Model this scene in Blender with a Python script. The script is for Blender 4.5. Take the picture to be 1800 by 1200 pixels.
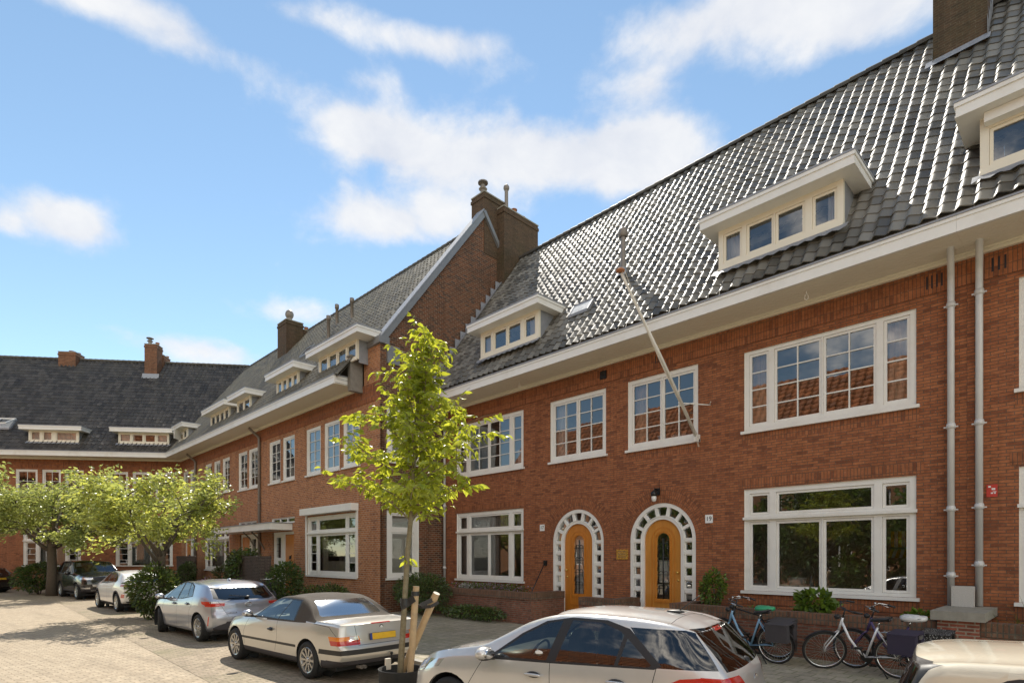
import bpy, bmesh, math, random
from mathutils import Vector, Matrix, noise
random.seed(7)
R = math.radians
scene = bpy.context.scene
COL = scene.collection
for o in list(bpy.data.objects): bpy.data.objects.remove(o, do_unlink=True)

# ------------------------------------------------------------------ camera
cd = bpy.data.cameras.new("camera"); cam = bpy.data.objects.new("camera", cd); COL.objects.link(cam)
cam.location = (0, 0, 2.05); cam.rotation_euler = (R(90), 0, math.atan2(0.72067, 0.69328))
cd.sensor_width = 36; cd.lens = 20; cd.shift_y = 376 / 1800; cd.clip_end = 3000; cd.clip_start = 0.05
scene.camera = cam
scene.view_settings.view_transform = 'Standard'; scene.view_settings.look = 'None'
scene.view_settings.exposure = 1.10; scene.view_settings.gamma = 1.0
scene.cycles.max_bounces = 8; scene.cycles.transparent_max_bounces = 12; scene.cycles.diffuse_bounces = 4
# ------------------------------------------------------------------ sky, clouds, sun
SUN = Vector((-.50, .38, .80)).normalized()
w = bpy.data.worlds.new("World"); scene.world = w; w.use_nodes = True
nt = w.node_tree; nt.nodes.clear()
def N(t, **k):
    n = nt.nodes.new(t)
    for a, b in k.items(): setattr(n, a, b)
    return n
def L(a, b): nt.links.new(a, b)
def mth(op, a, b=None, c=None, clamp=False):
    n = N('ShaderNodeMath', operation=op); n.use_clamp = clamp
    for i, v in enumerate((a, b, c)):
        if v is None: continue
        if isinstance(v, (int, float)): n.inputs[i].default_value = v
        else: L(v, n.inputs[i])
    return n.outputs[0]
def vm(op, a, b=None):
    n = N('ShaderNodeVectorMath', operation=op)
    for i, v in enumerate((a, b)):
        if v is None: continue
        if isinstance(v, (tuple, list, Vector)): n.inputs[i].default_value = tuple(v)
        else: L(v, n.inputs[i])
    return n
sky = N('ShaderNodeTexSky', sky_type='NISHITA'); sky.sun_disc = False
sky.sun_elevation = math.asin(SUN.z); sky.sun_rotation = math.atan2(SUN.x, SUN.y)
sky.air_density = 0.85; sky.dust_density = 0.0; sky.ozone_density = 1.6
tc = N('ShaderNodeTexCoord')
D = vm('NORMALIZE', tc.outputs['Generated']).outputs[0]
nz1 = N('ShaderNodeTexNoise'); nz1.inputs['Scale'].default_value = 6.5; nz1.inputs['Detail'].default_value = 9; nz1.inputs['Roughness'].default_value = .58; nz1.inputs['Distortion'].default_value = .25
L(vm('MULTIPLY', D, (1, 1, 1.7)).outputs[0], nz1.inputs['Vector'])
nz2 = N('ShaderNodeTexNoise'); nz2.inputs['Scale'].default_value = 13.0; nz2.inputs['Detail'].default_value = 6; nz2.inputs['Roughness'].default_value = .6
L(D, nz2.inputs['Vector'])
# each cumulus: direction (as seen from the street), angular half width and height, weight
VD = Vector((-.72067, .69328, 0)); RD = Vector((.69328, .72067, 0))
clouds = [(900, 275, 310, 80, 1.3), (640, 230, 100, 48, .95), (1150, 270, 125, 72, 1.0), (690, 388, 180, 46, 1.1), (230, 20, 280, 48, 1.1), (600, 40, 260, 38, .85), (820, 75, 100, 34, .7),
          (1270, 30, 240, 66, 1.2), (1540, 15, 240, 70, 1.1), (135, 395, 95, 55, 1.1), (350, 615, 190, 36, .85), (520, 548, 150, 34, .7),
          (-20, 385, 60, 22, .6), (1130, 150, 50, 26, .5), (650, 140, 90, 24, .5), (-400, 200, 300, 90, .9), (2300, 200, 500, 160, .8)]
acc = None
for (px, py, rx, ry, wt) in clouds:
    dv = (VD + RD * ((px - 900) / 1000) + Vector((0, 0, (976 - py) / 1000))); ln = dv.length; dv.normalize()
    hx = Vector((dv.y, -dv.x, 0)).normalized(); hz = hx.cross(dv).normalized()
    a = vm('DOT_PRODUCT', D, tuple(hx)).outputs['Value']; b = vm('DOT_PRODUCT', D, tuple(hz)).outputs['Value']
    f = vm('DOT_PRODUCT', D, tuple(dv)).outputs['Value']
    a = mth('DIVIDE', a, rx / 1000 / ln); b = mth('DIVIDE', b, ry / 1000 / ln)
    r2 = mth('ADD', mth('MULTIPLY', a, a), mth('MULTIPLY', b, b))
    g = mth('MULTIPLY', mth('EXPONENT', mth('MULTIPLY', r2, -1.25)), wt)
    g = mth('MULTIPLY', g, mth('GREATER_THAN', f, 0.1))
    acc = g if acc is None else mth('ADD', acc, g)
# unseen bright warm cloud, added behind the viewer to lift the shaded facades
bk = vm('DOT_PRODUCT', D, (.66, -.63, .40)).outputs['Value']
bw = N('ShaderNodeMapRange', interpolation_type='SMOOTHSTEP'); bw.inputs[1].default_value = .15; bw.inputs[2].default_value = .75; L(bk, bw.inputs[0])
acc = mth('ADD', acc, mth('MULTIPLY', bw.outputs[0], .62))
den = mth('ADD', acc, mth('MULTIPLY', mth('SUBTRACT', nz1.outputs['Fac'], .5), 1.55))
den = mth('ADD', den, mth('MULTIPLY', mth('SUBTRACT', nz2.outputs['Fac'], .5), 1.0))
mr = N('ShaderNodeMapRange', interpolation_type='SMOOTHSTEP'); mr.inputs[1].default_value = .38; mr.inputs[2].default_value = 1.12; mr.inputs[4].default_value = .95
L(den, mr.inputs[0])
shade = N('ShaderNodeMapRange'); shade.inputs[1].default_value = .35; shade.inputs[2].default_value = .68; L(nz1.outputs['Fac'], shade.inputs[0])
cl = N('ShaderNodeMix', data_type='RGBA'); cl.inputs[6].default_value = (3.6, 3.75, 4.1, 1); cl.inputs[7].default_value = (4.6, 4.6, 4.6, 1); L(shade.outputs[0], cl.inputs[0])
cb = N('ShaderNodeMix', data_type='RGBA'); cb.inputs[7].default_value = (20.5, 18.2, 15.0, 1); L(bw.outputs[0], cb.inputs[0]); L(cl.outputs[2], cb.inputs[6]); cl = cb  # added cloud behind the viewer gets a far brighter, warmer colour
tint = N('ShaderNodeMix', data_type='RGBA', blend_type='MULTIPLY'); tint.inputs[0].default_value = 1; tint.inputs[7].default_value = (1.08, 1.06, .90, 1)
L(sky.outputs[0], tint.inputs[6])
mx = N('ShaderNodeMix', data_type='RGBA'); L(mr.outputs[0], mx.inputs[0]); L(tint.outputs[2], mx.inputs[6]); L(cl.outputs[2], mx.inputs[7])
bg = N('ShaderNodeBackground'); bg.inputs['Strength'].default_value = 0.1; L(mx.outputs[2], bg.inputs['Color'])
out = N('ShaderNodeOutputWorld'); L(bg.outputs[0], out.inputs['Surface'])
sl = bpy.data.lights.new("sun", 'SUN'); sl.energy = 3.2; sl.angle = R(.5); sl.color = (1, .93, .82)
so = bpy.data.objects.new("sun", sl); COL.objects.link(so); so.rotation_euler = (-SUN).to_track_quat('-Z', 'Y').to_euler(); so.location = (0, 0, 60)

# ------------------------------------------------------------------ materials
MATS = {}
def newmat(name):
    m = bpy.data.materials.new(name); m.use_nodes = True
    global nt; nt = m.node_tree; nt.nodes.clear()
    o = N('ShaderNodeOutputMaterial'); p = N('ShaderNodeBsdfPrincipled'); L(p.outputs[0], o.inputs[0])
    MATS[name] = m
    return m, p, o
def setp(p, col=None, rough=None, metal=None, spec=None, coat=None):
    if col: p.inputs['Base Color'].default_value = (*col, 1)
    if rough is not None: p.inputs['Roughness'].default_value = rough
    if metal is not None: p.inputs['Metallic'].default_value = metal
    if spec is not None: p.inputs['Specular IOR Level'].default_value = spec
    if coat is not None: p.inputs['Coat Weight'].default_value = coat; p.inputs['Coat Roughness'].default_value = .04
def mixc(f, a, b, blend='MIX'):
    n = N('ShaderNodeMix', data_type='RGBA', blend_type=blend)
    for i, v in ((0, f), (6, a), (7, b)):
        if isinstance(v, tuple): n.inputs[i].default_value = (*v, 1)
        elif isinstance(v, (int, float)): n.inputs[i].default_value = v
        else: L(v, n.inputs[i])
    return n.outputs[2]
def nse(scale, detail=4, rough=.6, coord='Object', vec=None):
    n = N('ShaderNodeTexNoise'); n.inputs['Scale'].default_value = scale; n.inputs['Detail'].default_value = detail; n.inputs['Roughness'].default_value = rough
    if vec is None: vec = N('ShaderNodeTexCoord').outputs[coord]
    L(vec, n.inputs['Vector']); return n.outputs['Fac']
def ramp(f, lo, hi, a=0., b=1.):
    n = N('ShaderNodeMapRange'); L(f, n.inputs[0])
    for i, v in enumerate((lo, hi, a, b)): n.inputs[i + 1].default_value = v
    return n.outputs[0]
def bump(p, h, dist=.01, strength=.6):
    b = N('ShaderNodeBump'); b.inputs['Distance'].default_value = dist; b.inputs['Strength'].default_value = strength
    L(h, b.inputs['Height']); L(b.outputs[0], p.inputs['Normal'])
def M(name, col, rough=.5, metal=0, var=.15, scale=6, bmp=0, spec=.5, coat=None, dirt=None):
    if name in MATS: return MATS[name]
    m, p, o = newmat(name); setp(p, col, rough, metal, spec, coat)
    f = nse(scale, 5)
    c = mixc(f, tuple(x * (1 - var) for x in col), tuple(min(1, x * (1 + var)) for x in col))
    if dirt: c = mixc(ramp(nse(scale * .4, 6, .7), .5, .75, 0, .6), c, dirt)
    L(c, p.inputs['Base Color'])
    r = ramp(f, .3, .7, max(0, rough - .06), min(1, rough + .06)); L(r, p.inputs['Roughness'])
    if bmp: bump(p, nse(scale * 6, 4), bmp)
    return m
def brick(name, c1, c2, mortar, bw=.215, rh=.058, ms=.008, stain=(.05, .035, .03), stain_amt=.35, offset=.5, rot=0, rough=.85, dark=(.06, .03, .025), light=None, darkamt=.5):
    m, p, o = newmat(name); setp(p, c1, rough, 0, .3)
    uv = N('ShaderNodeUVMap').outputs[0]
    if rot:
        mp = N('ShaderNodeMapping'); mp.inputs['Rotation'].default_value = (0, 0, rot); L(uv, mp.inputs[0]); uv = mp.outputs[0]
    # slightly wavering courses
    dn = N('ShaderNodeTexNoise'); dn.inputs['Scale'].default_value = 2.2; L(uv, dn.inputs['Vector'])
    uvw = vm('ADD', uv, vm('MULTIPLY', vm('SUBTRACT', dn.outputs['Color'], (.5, .5, .5)).outputs[0], (.012, .016, 0)).outputs[0]).outputs[0]
    b = N('ShaderNodeTexBrick'); L(uvw, b.inputs['Vector']); b.offset = offset
    for k, v in (('Scale', 1), ('Brick Width', bw), ('Row Height', rh), ('Mortar Size', ms), ('Mortar Smooth', .25), ('Bias', 0)): b.inputs[k].default_value = v
    b.inputs['Color1'].default_value = (*c1, 1); b.inputs['Color2'].default_value = (*c2, 1); b.inputs['Mortar'].default_value = (*mortar, 1)
    # second, coarser random pick: some whole bricks are burnt dark
    b2 = N('ShaderNodeTexBrick'); L(uvw, b2.inputs['Vector']); b2.offset = offset
    for k, v in (('Scale', 1), ('Brick Width', bw), ('Row Height', rh), ('Mortar Size', 0), ('Bias', -.15)): b2.inputs[k].default_value = v
    b2.inputs['Color1'].default_value = (0, 0, 0, 1); b2.inputs['Color2'].default_value = (1, 1, 1, 1)
    pick = ramp(b2.outputs['Color'], .62, .95)
    bc = mixc(mth('MULTIPLY', pick, darkamt), b.outputs['Color'], dark)
    bc = mixc(b.outputs['Fac'], bc, mortar)
    big = nse(.55, 6, .65, vec=uv)
    bc = mixc(mth('MULTIPLY', ramp(big, .48, .72), stain_amt), bc, stain)
    fine = nse(9, 5, .7, vec=uv)
    ms_ = N('ShaderNodeMapping'); ms_.inputs['Scale'].default_value = (2.6, .22, 1); L(uv, ms_.inputs[0])
    bc = mixc(mth('MULTIPLY', ramp(nse(1.0, 6, .65, vec=ms_.outputs[0]), .50, .72), .38), bc, tuple(x * .45 for x in c2))
    bc = mixc(mth('MULTIPLY', ramp(nse(38, 2, .5, vec=uv), .70, .74), .55), bc, (.62, .50, .38))
    bc = mixc(1.0, bc, mixc(ramp(fine, .3, .7), (.72, .72, .72), (1.22, 1.2, 1.18)), 'MULTIPLY')
    if light:
        bc = mixc(mth('MULTIPLY', ramp(nse(1.3, 7, .75, vec=uv), .56, .72), .55), bc, light)
    L(bc, p.inputs['Base Color'])
    h = mth('ADD', mth('MULTIPLY', b.outputs['Fac'], -1), mth('MULTIPLY', fine, .5))
    bump(p, h, .008, .7)
    return m
brick('brick_red', (.40, .150, .063), (.295, .100, .043), (.14, .095, .066), ms=.006, stain=(.20, .08, .045), stain_amt=.45)
brick('brick_soldier', (.385, .145, .062), (.285, .098, .043), (.15, .085, .055), bw=.215, rh=.062, ms=.006, rot=R(90), offset=0, stain=(.12, .06, .03))
brick('brick_orange', (.48, .205, .085), (.38, .145, .060), (.44, .34, .24), bw=.20, rh=.075, ms=.009, stain=(.2, .08, .04), dark=(.12, .06, .05), darkamt=.6)
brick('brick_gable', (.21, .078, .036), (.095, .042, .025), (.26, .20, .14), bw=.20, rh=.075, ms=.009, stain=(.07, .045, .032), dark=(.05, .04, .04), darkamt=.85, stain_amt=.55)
brick('brick_orange_soldier', (.36, .13, .05), (.28, .09, .038), (.2, .13, .09), bw=.2, rh=.07, ms=.007, rot=R(90), offset=0)
brick('brick_far', (.40, .150, .066), (.31, .104, .046), (.27, .17, .105), bw=.20, rh=.07, ms=.007)
brick('brick_garden', (.30, .115, .070), (.19, .075, .048), (.20, .155, .115), ms=.010, light=(.36, .29, .21), stain=(.06, .05, .035), stain_amt=.6)
brick('brick_garden_cap', (.24, .12, .072), (.17, .09, .058), (.12, .10, .075), bw=.21, rh=.07, rot=R(90), offset=0, ms=.012, light=(.34, .29, .21), stain=(.06, .06, .035), stain_amt=.6)
brick('brick_pillar', (.33, .105, .065), (.25, .080, .05), (.34, .27, .20), ms=.012, stain_amt=.2)
brick('brick_dark', (.10, .070, .062), (.065, .05, .047), (.15, .12, .10), ms=.010, dark=(.04, .035, .035))
brick('brick_chimney', (.115, .066, .038), (.08, .048, .030), (.12, .092, .058), ms=.010, stain=(.05, .05, .02), stain_amt=.7, dark=(.05, .04, .03))
brick('paver_road', (.45, .375, .275), (.37, .305, .22), (.23, .19, .135), bw=.21, rh=.105, ms=.008, stain=(.36, .29, .205), stain_amt=.5, dark=(.35, .285, .205), rot=R(82), darkamt=.4)
brick('paver_parking', (.38, .31, .23), (.31, .25, .185), (.20, .175, .11), bw=.21, rh=.105, ms=.010, stain=(.13, .135, .06), stain_amt=.6, dark=(.16, .135, .10), rot=R(82))
brick('brick_far_chimney', (.26, .105, .052), (.19, .075, .038), (.17, .12, .08), ms=.010, stain=(.08, .06, .04), stain_amt=.6)
brick('paver_walk', (.36, .32, .245), (.30, .27, .205), (.17, .17, .09), bw=.30, rh=.30, ms=.010, stain=(.19, .19, .09), stain_amt=.7, dark=(.25, .225, .175))
M('white_paint', (.80, .785, .735), .35, var=.05, scale=3, dirt=(.64, .60, .52))
M('cream_paint', (.80, .74, .60), .45, var=.05, scale=2)
M('white_old', (.70, .68, .62), .5, var=.12, scale=3, dirt=(.5, .46, .38))
M('lead', (.30, .31, .33), .55, .3, var=.25, scale=7)
M('zinc', (.24, .25, .26), .5, .3, var=.2, scale=5)
M('pipe_grey', (.60, .595, .575), .4, .08, var=.15, scale=4)
M('pipe_brown', (.22, .19, .16), .5, .2, var=.15)
M('stone_grey', (.30, .28, .23), .9, var=.3, scale=9, bmp=.01, dirt=(.13, .13, .08))
M('stone_white', (.58, .55, .50), .9, var=.3, scale=60, bmp=.02)
M('timber_dark', (.14, .12, .10), .8, var=.4, scale=9, bmp=.01)
M('timber_grey', (.22, .20, .17), .8, var=.4, scale=9, bmp=.01)
M('skylight_pane', (.50, .51, .50), .25)
M('plaster', (.58, .54, .47), .9, var=.1)
M('carpet', (.14, .11, .085), .95)
M('curtain_white', (.72, .70, .66), .9, var=.06)
M('curtain_peach', (.62, .48, .36), .9, var=.06)
M('curtain_grey', (.44, .44, .43), .9, var=.06)
M('blind', (.66, .67, .68), .7, var=.04)
M('black_metal', (.02, .02, .02), .4, .3)
M('black_plastic', (.022, .022, .023), .45)
M('rubber', (.018, .018, .018), .8, bmp=.002, scale=20)
M('chrome', (.62, .62, .62), .15, 1, var=.03)
M('alloy', (.52, .51, .49), .3, .85, var=.05)
M('brass', (.75, .50, .13), .28, .9, var=.12, scale=20)
M('soil', (.05, .04, .028), 1, var=.4, scale=20, bmp=.02)
M('kerb', (.30, .29, .26), .85, var=.2, scale=8, bmp=.006)
M('terracotta', (.36, .15, .07), .85, var=.2)
M('red_sticker', (.52, .05, .035), .4)
M('ink', (.012, .014, .02), .5)
M('enamel', (.82, .82, .80), .2)
M('stake_wood', (.44, .31, .17), .8, var=.3, scale=14, bmp=.008, dirt=(.26, .21, .15))
M('bark_young', (.21, .175, .105), .9, var=.5, scale=24, bmp=.01, dirt=(.34, .33, .25))
M('bark_dark', (.13, .105, .08), .95, var=.4, scale=15, bmp=.02)
M('tan_plastic', (.60, .42, .22), .6)
# wooden door: grain along the height
def wood(name, a, b):
    m, p, o = newmat(name); setp(p, a, .3, 0, .5, .3)
    t = N('ShaderNodeTexCoord').outputs['Object']
    mp = N('ShaderNodeMapping'); mp.inputs['Scale'].default_value = (14, 14, .9); L(t, mp.inputs[0])
    f = nse(2.2, 7, .65, vec=mp.outputs[0]); g = nse(1.4, 3, vec=t)
    c = mixc(ramp(f, .3, .7), a, b); c = mixc(mth('MULTIPLY', ramp(g, .5, .8), .35), c, tuple(x * .6 for x in a)); L(c, p.inputs['Base Color'])
    bump(p, f, .002, .3); return m
wood('oak', (.60, .225, .030), (.45, .150, .018)); wood('oak_light', (.62, .270, .048), (.47, .185, .028)); wood('orange_door', (.60, .20, .02), (.52, .165, .015))
def glass(name, tr=(.72, .74, .74), refl=1.7, base=.06, rough=.003):
    m, p, o = newmat(name); nt.nodes.remove(p)
    t = N('ShaderNodeBsdfTransparent'); t.inputs[0].default_value = (*tr, 1)
    g = N('ShaderNodeBsdfGlossy'); g.inputs['Roughness'].default_value = rough; g.inputs[0].default_value = (.95, .97, 1, 1)
    ge = N('ShaderNodeNewGeometry'); lw = N('ShaderNodeLayerWeight'); lw.inputs['Blend'].default_value = .32
    # old hand-made panes are not quite flat
    b = N('ShaderNodeBump'); b.inputs['Distance'].default_value = .0012; b.inputs['Strength'].default_value = .35; L(nse(1.6, 1), b.inputs['Height']); L(b.outputs[0], g.inputs['Normal'])
    f = mth('ADD', mth('MULTIPLY', lw.outputs['Fresnel'], refl), base, clamp=True)
    mxs = N('ShaderNodeMixShader'); L(f, mxs.inputs[0]); L(t.outputs[0], mxs.inputs[1]); L(g.outputs[0], mxs.inputs[2]); L(mxs.outputs[0], o.inputs[0]); return m
glass('window_glass', (.76, .77, .76), 1.15, .115)
glass('car_glass', (.46, .50, .47), 1.0, .05, .0)
glass('film_window', (.55, .53, .45), 1.1, .42, .10)
glass('car_glass_dark', (.10, .11, .12), 1.0, .06, .0)
def leafmat(name, col, trans, rough=.35, var=.35, trw=.5):
    m, p, o = newmat(name); setp(p, col, rough, 0, .55)
    u = N('ShaderNodeUVMap').outputs[0]; wn = N('ShaderNodeTexWhiteNoise', noise_dimensions='2D'); L(u, wn.inputs['Vector'])
    v = ramp(wn.outputs['Value'], 0, 1, 1 - var, 1 + var)
    cm = N('ShaderNodeVectorMath', operation='SCALE'); cm.inputs[0].default_value = col; L(v, cm.inputs['Scale']); L(cm.outputs[0], p.inputs['Base Color'])
    t = N('ShaderNodeBsdfTranslucent'); ct = N('ShaderNodeVectorMath', operation='SCALE'); ct.inputs[0].default_value = trans; L(v, ct.inputs['Scale']); L(ct.outputs[0], t.inputs[0])
    mxs = N('ShaderNodeMixShader'); mxs.inputs[0].default_value = trw; L(p.outputs[0], mxs.inputs[1]); L(t.outputs[0], mxs.inputs[2]); L(mxs.outputs[0], o.inputs[0]); return m
leafmat('leaf_young', (.21, .27, .030), (.62, .64, .05), .32, .3, .5)
leafmat('leaf_cherry', (.27, .32, .105), (.58, .62, .16), .28, .4, .42)
leafmat('leaf_cherry_yellow', (.28, .32, .075), (.64, .65, .12), .3, .35, .5)
leafmat('leaf_dark', (.055, .088, .024), (.13, .18, .03), .35, .45, .25)
leafmat('leaf_mid', (.085, .13, .028), (.20, .27, .04), .4, .4, .35)
leafmat('leaf_olive', (.075, .085, .030), (.15, .16, .03), .4, .4, .3)
leafmat('leaf_lime', (.11, .19, .022), (.26, .34, .04), .4, .3, .4)
leafmat('petal', (.45, .30, .42), (.4, .3, .4), .6, .4, .3)
leafmat('petal_white', (.65, .62, .60), (.5, .5, .5), .6, .2, .3)
def tiles(name, col, rough, var=.4, moss=None, coat=0):
    m, p, o = newmat(name); setp(p, col, rough, 0, .26, coat)
    u = N('ShaderNodeUVMap').outputs[0]
    fl = vm('FLOOR', u).outputs[0]; wn = N('ShaderNodeTexWhiteNoise', noise_dimensions='2D'); L(fl, wn.inputs['Vector'])
    c = mixc(wn.outputs['Value'], tuple(x * (1 - var) for x in col), tuple(x * (1 + var) for x in col))
    if moss: c = mixc(mth('MULTIPLY', ramp(nse(.8, 7, .7), .5, .7), .6), c, moss)
    L(c, p.inputs['Base Color']); L(ramp(mth('ADD', wn.outputs['Value'], nse(4, 4)), .4, 1.5, rough - .06, rough + .14), p.inputs['Roughness'])
    bump(p, nse(12, 4), .003, .25)
    return m
tiles('tile_glazed', (.150, .142, .122), .40, .5, moss=(.23, .205, .155))
tiles('tile_dark', (.070, .064, .058), .38, .35, moss=(.085, .075, .055))
tiles('tile_mossy', (.14, .128, .098), .5, .3, moss=(.17, .155, .10))
tiles('tile_ridge', (.085, .078, .066), .62, .3, moss=(.13, .12, .08))
tiles('tile_orange', (.42, .14, .05), .6, .35)
def paint(name, col, metal=.55, rough=.28):
    m, p, o = newmat(name); setp(p, col, rough, metal, .5, 1.0)
    d = nse(3, 6, .7); c = mixc(mth('MULTIPLY', ramp(d, .5, .8), .25), col, tuple(x * .75 for x in col)); L(c, p.inputs['Base Color'])
    fl = nse(600, 1); bump(p, fl, .0004, .12); return m
paint('paint_silver', (.66, .65, .63), .45, .30); paint('paint_champagne', (.60, .58, .53), .5, .30); paint('paint_bluegrey', (.40, .42, .48), .65, .28)
paint('paint_white', (.80, .79, .77), 0, .3); paint('paint_black', (.012, .012, .014), .2, .2); paint('paint_cream', (.66, .60, .47), .1, .35)
M('soft_top', (.062, .050, .038), .9, var=.2, scale=3, bmp=.003)
M('lamp_red', (.50, .02, .012), .12, var=.2, scale=30, coat=1); M('lamp_amber', (.75, .22, .02), .12, coat=1); M('lamp_clear', (.62, .62, .62), .1, .6, coat=1)
M('plate_yellow', (.78, .47, .03), .4, var=.25, scale=9); M('plate_blue', (.04, .07, .30), .4)
M('seat_fabric', (.05, .05, .05), .9); M('seat_light', (.30, .29, .27), .8)
M('bike_blue', (.20, .36, .52), .35); M('bike_white', (.72, .73, .74), .3, .3); M('bike_purple', (.07, .045, .13), .35); M('bag_dark', (.055, .05, .055), .8, var=.3, scale=20); M('bag_navy', (.035, .028, .055), .75)
M('green_plastic', (.04, .32, .15), .35, var=.2, scale=30); M('plastic_bag', (.66, .66, .64), .35, var=.3, scale=25, bmp=.01)
M('wire_white', (.7, .7, .7), .4)
M('blue_box', (.12, .42, .62), .5)
M('ivory', (.66, .60, .50), .5)
m_, p_, o_ = newmat('bag_pattern'); setp(p_, (.05, .05, .05), .6)
vn = N('ShaderNodeTexVoronoi'); vn.inputs['Scale'].default_value = 45; L(N('ShaderNodeTexCoord').outputs['Object'], vn.inputs['Vector'])
L(mixc(ramp(vn.outputs['Distance'], .25, .3), (.6, .6, .58), (.02, .02, .02)), p_.inputs['Base Color'])
m_, p_, o_ = newmat('awning_stripe'); setp(p_, (.8, .6, .1), .8)
wv = N('ShaderNodeTexWave'); wv.inputs['Scale'].default_value = 2.2; L(N('ShaderNodeTexCoord').outputs['Object'], wv.inputs['Vector'])
L(mixc(ramp(wv.outputs['Fac'], .45, .55), (.85, .80, .66), (.85, .50, .03)), p_.inputs['Base Color'])

# ------------------------------------------------------------------ mesh helpers
class MB:
    def __init__(s, T=None): s.v = []; s.f = []; s.mi = []; s.uv = []; s.T = T
    def p(s, x, y=None, z=None):
        v = Vector(x) if y is None else Vector((x, y, z))
        if s.T is not None: v = s.T @ v
        s.v.append(v); return len(s.v) - 1
    def poly(s, pts, m=0, uv=None):
        s.f.append([s.p(q) for q in pts]); s.mi.append(m); s.uv.append(uv)
    def idx(s, ids, m=0, uv=None): s.f.append(list(ids)); s.mi.append(m); s.uv.append(uv)
    def box(s, x0, x1, y0, y1, z0, z1, m=0):
        a = [(x0, y0, z0), (x1, y0, z0), (x1, y1, z0), (x0, y1, z0), (x0, y0, z1), (x1, y0, z1), (x1, y1, z1), (x0, y1, z1)]
        for q in ((0, 1, 5, 4), (1, 2, 6, 5), (2, 3, 7, 6), (3, 0, 4, 7), (4, 5, 6, 7), (3, 2, 1, 0)): s.poly([a[i] for i in q], m)
    def bar(s, a, b, w, d, m=0, up=(0, 0, 1)):
        a = Vector(a); b = Vector(b); t = (b - a).normalized(); n = t.cross(Vector(up))
        if n.length < 1e-4: n = t.cross(Vector((0, 1, 0)))
        n.normalize(); k = n.cross(t)
        q = [[c + n * i * w / 2 + k * j * d / 2 for i, j in ((-1, -1), (1, -1), (1, 1), (-1, 1))] for c in (a, b)]
        for i in range(4): s.poly([q[0][i], q[0][(i + 1) % 4], q[1][(i + 1) % 4], q[1][i]], m)
        s.poly(q[0][::-1], m); s.poly(q[1], m)
    def tube(s, pts, r, n=8, m=0, cap=True):
        pts = [Vector(q) for q in pts]; rr = r if isinstance(r, (list, tuple)) else [r] * len(pts)
        rings = []; ref = None
        for i, c in enumerate(pts):
            t = (pts[min(i + 1, len(pts) - 1)] - pts[max(i - 1, 0)]).normalized()
            if ref is None: ref = Vector((0, 0, 1)) if abs(t.z) < .9 else Vector((1, 0, 0))
            u = t.cross(ref)
            if u.length < 1e-5: u = t.cross(Vector((0, 1, 0)))
            u.normalize(); k = u.cross(t).normalized(); ref = k
            rings.append([s.p(c + (u * math.cos(6.28318 * j / n) + k * math.sin(6.28318 * j / n)) * rr[i]) for j in range(n)])
        for a, b in zip(rings, rings[1:]):
            for j in range(n): s.idx((a[j], a[(j + 1) % n], b[(j + 1) % n], b[j]), m)
        if cap: s.idx(rings[0][::-1], m); s.idx(rings[-1], m)
    def lathe(s, prof, c=(0, 0, 0), axis='z', n=24, m=0, a0=0, a1=6.28318531):
        c = Vector(c); full = abs(a1 - a0) > 6.28; rings = []
        for j in range(n if full else n + 1):
            a = a0 + (a1 - a0) * j / n; ca, sa = math.cos(a), math.sin(a); rg = []
            for r, h in prof:
                v = {'z': (r * ca, r * sa, h), 'y': (r * ca, h, r * sa), 'x': (h, r * ca, r * sa)}[axis]
                rg.append(s.p(c + Vector(v)))
            rings.append(rg)
        k = len(rings)
        for j in range(k if full else k - 1):
            a, b = rings[j], rings[(j + 1) % k]
            for i in range(len(prof) - 1): s.idx((a[i], b[i], b[i + 1], a[i + 1]), m)
    def blob(s, c, rx, ry, rz, m=0, nu=12, nv=8, pw=1.0):
        def sg(x): return math.copysign(abs(x) ** pw, x)
        rows = []
        for i in range(nv + 1):
            th = math.pi * i / nv - math.pi / 2
            rows.append([s.p(c[0] + rx * sg(math.cos(th)) * sg(math.cos(6.2832 * j / nu)), c[1] + ry * sg(math.cos(th)) * sg(math.sin(6.2832 * j / nu)), c[2] + rz * sg(math.sin(th))) for j in range(nu)])
        for a, b in zip(rows, rows[1:]):
            for j in range(nu): s.idx((a[j], a[(j + 1) % nu], b[(j + 1) % nu], b[j]), m)
    def holed(s, x0, x1, z0, z1, holes, y=0., depth=.1, m=0, outer=True, mh=None):
        mh = m if mh is None else mh
        hs = [(max(a, x0), min(b, x1), max(c, z0), min(d, z1)) for a, b, c, d in holes if b > x0 and a < x1 and d > z0 and c < z1]
        xs = sorted({round(v, 4) for v in [x0, x1] + [q for h in hs for q in h[:2]]}); zs = sorted({round(v, 4) for v in [z0, z1] + [q for h in hs for q in h[2:]]})
        for j in range(len(zs) - 1):
            cz = (zs[j] + zs[j + 1]) / 2; run = None
            for i in range(len(xs)):
                solid = i < len(xs) - 1 and not any(a < (xs[i] + xs[i + 1]) / 2 < b and c < cz < d for a, b, c, d in hs)
                if solid and run is None: run = xs[i]
                if not solid and run is not None:
                    s.poly([(run, y, zs[j]), (xs[i], y, zs[j]), (xs[i], y, zs[j + 1]), (run, y, zs[j + 1])], m); run = None
        e = y + depth
        for a, b, c, d in hs:
            if a > x0: s.poly([(a, y, c), (a, y, d), (a, e, d), (a, e, c)], mh)
            if b < x1: s.poly([(b, y, d), (b, y, c), (b, e, c), (b, e, d)], mh)
            if c > z0: s.poly([(a, y, c), (a, e, c), (b, e, c), (b, y, c)], mh)
            if d < z1: s.poly([(a, e, d), (a, y, d), (b, y, d), (b, e, d)], mh)
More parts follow.
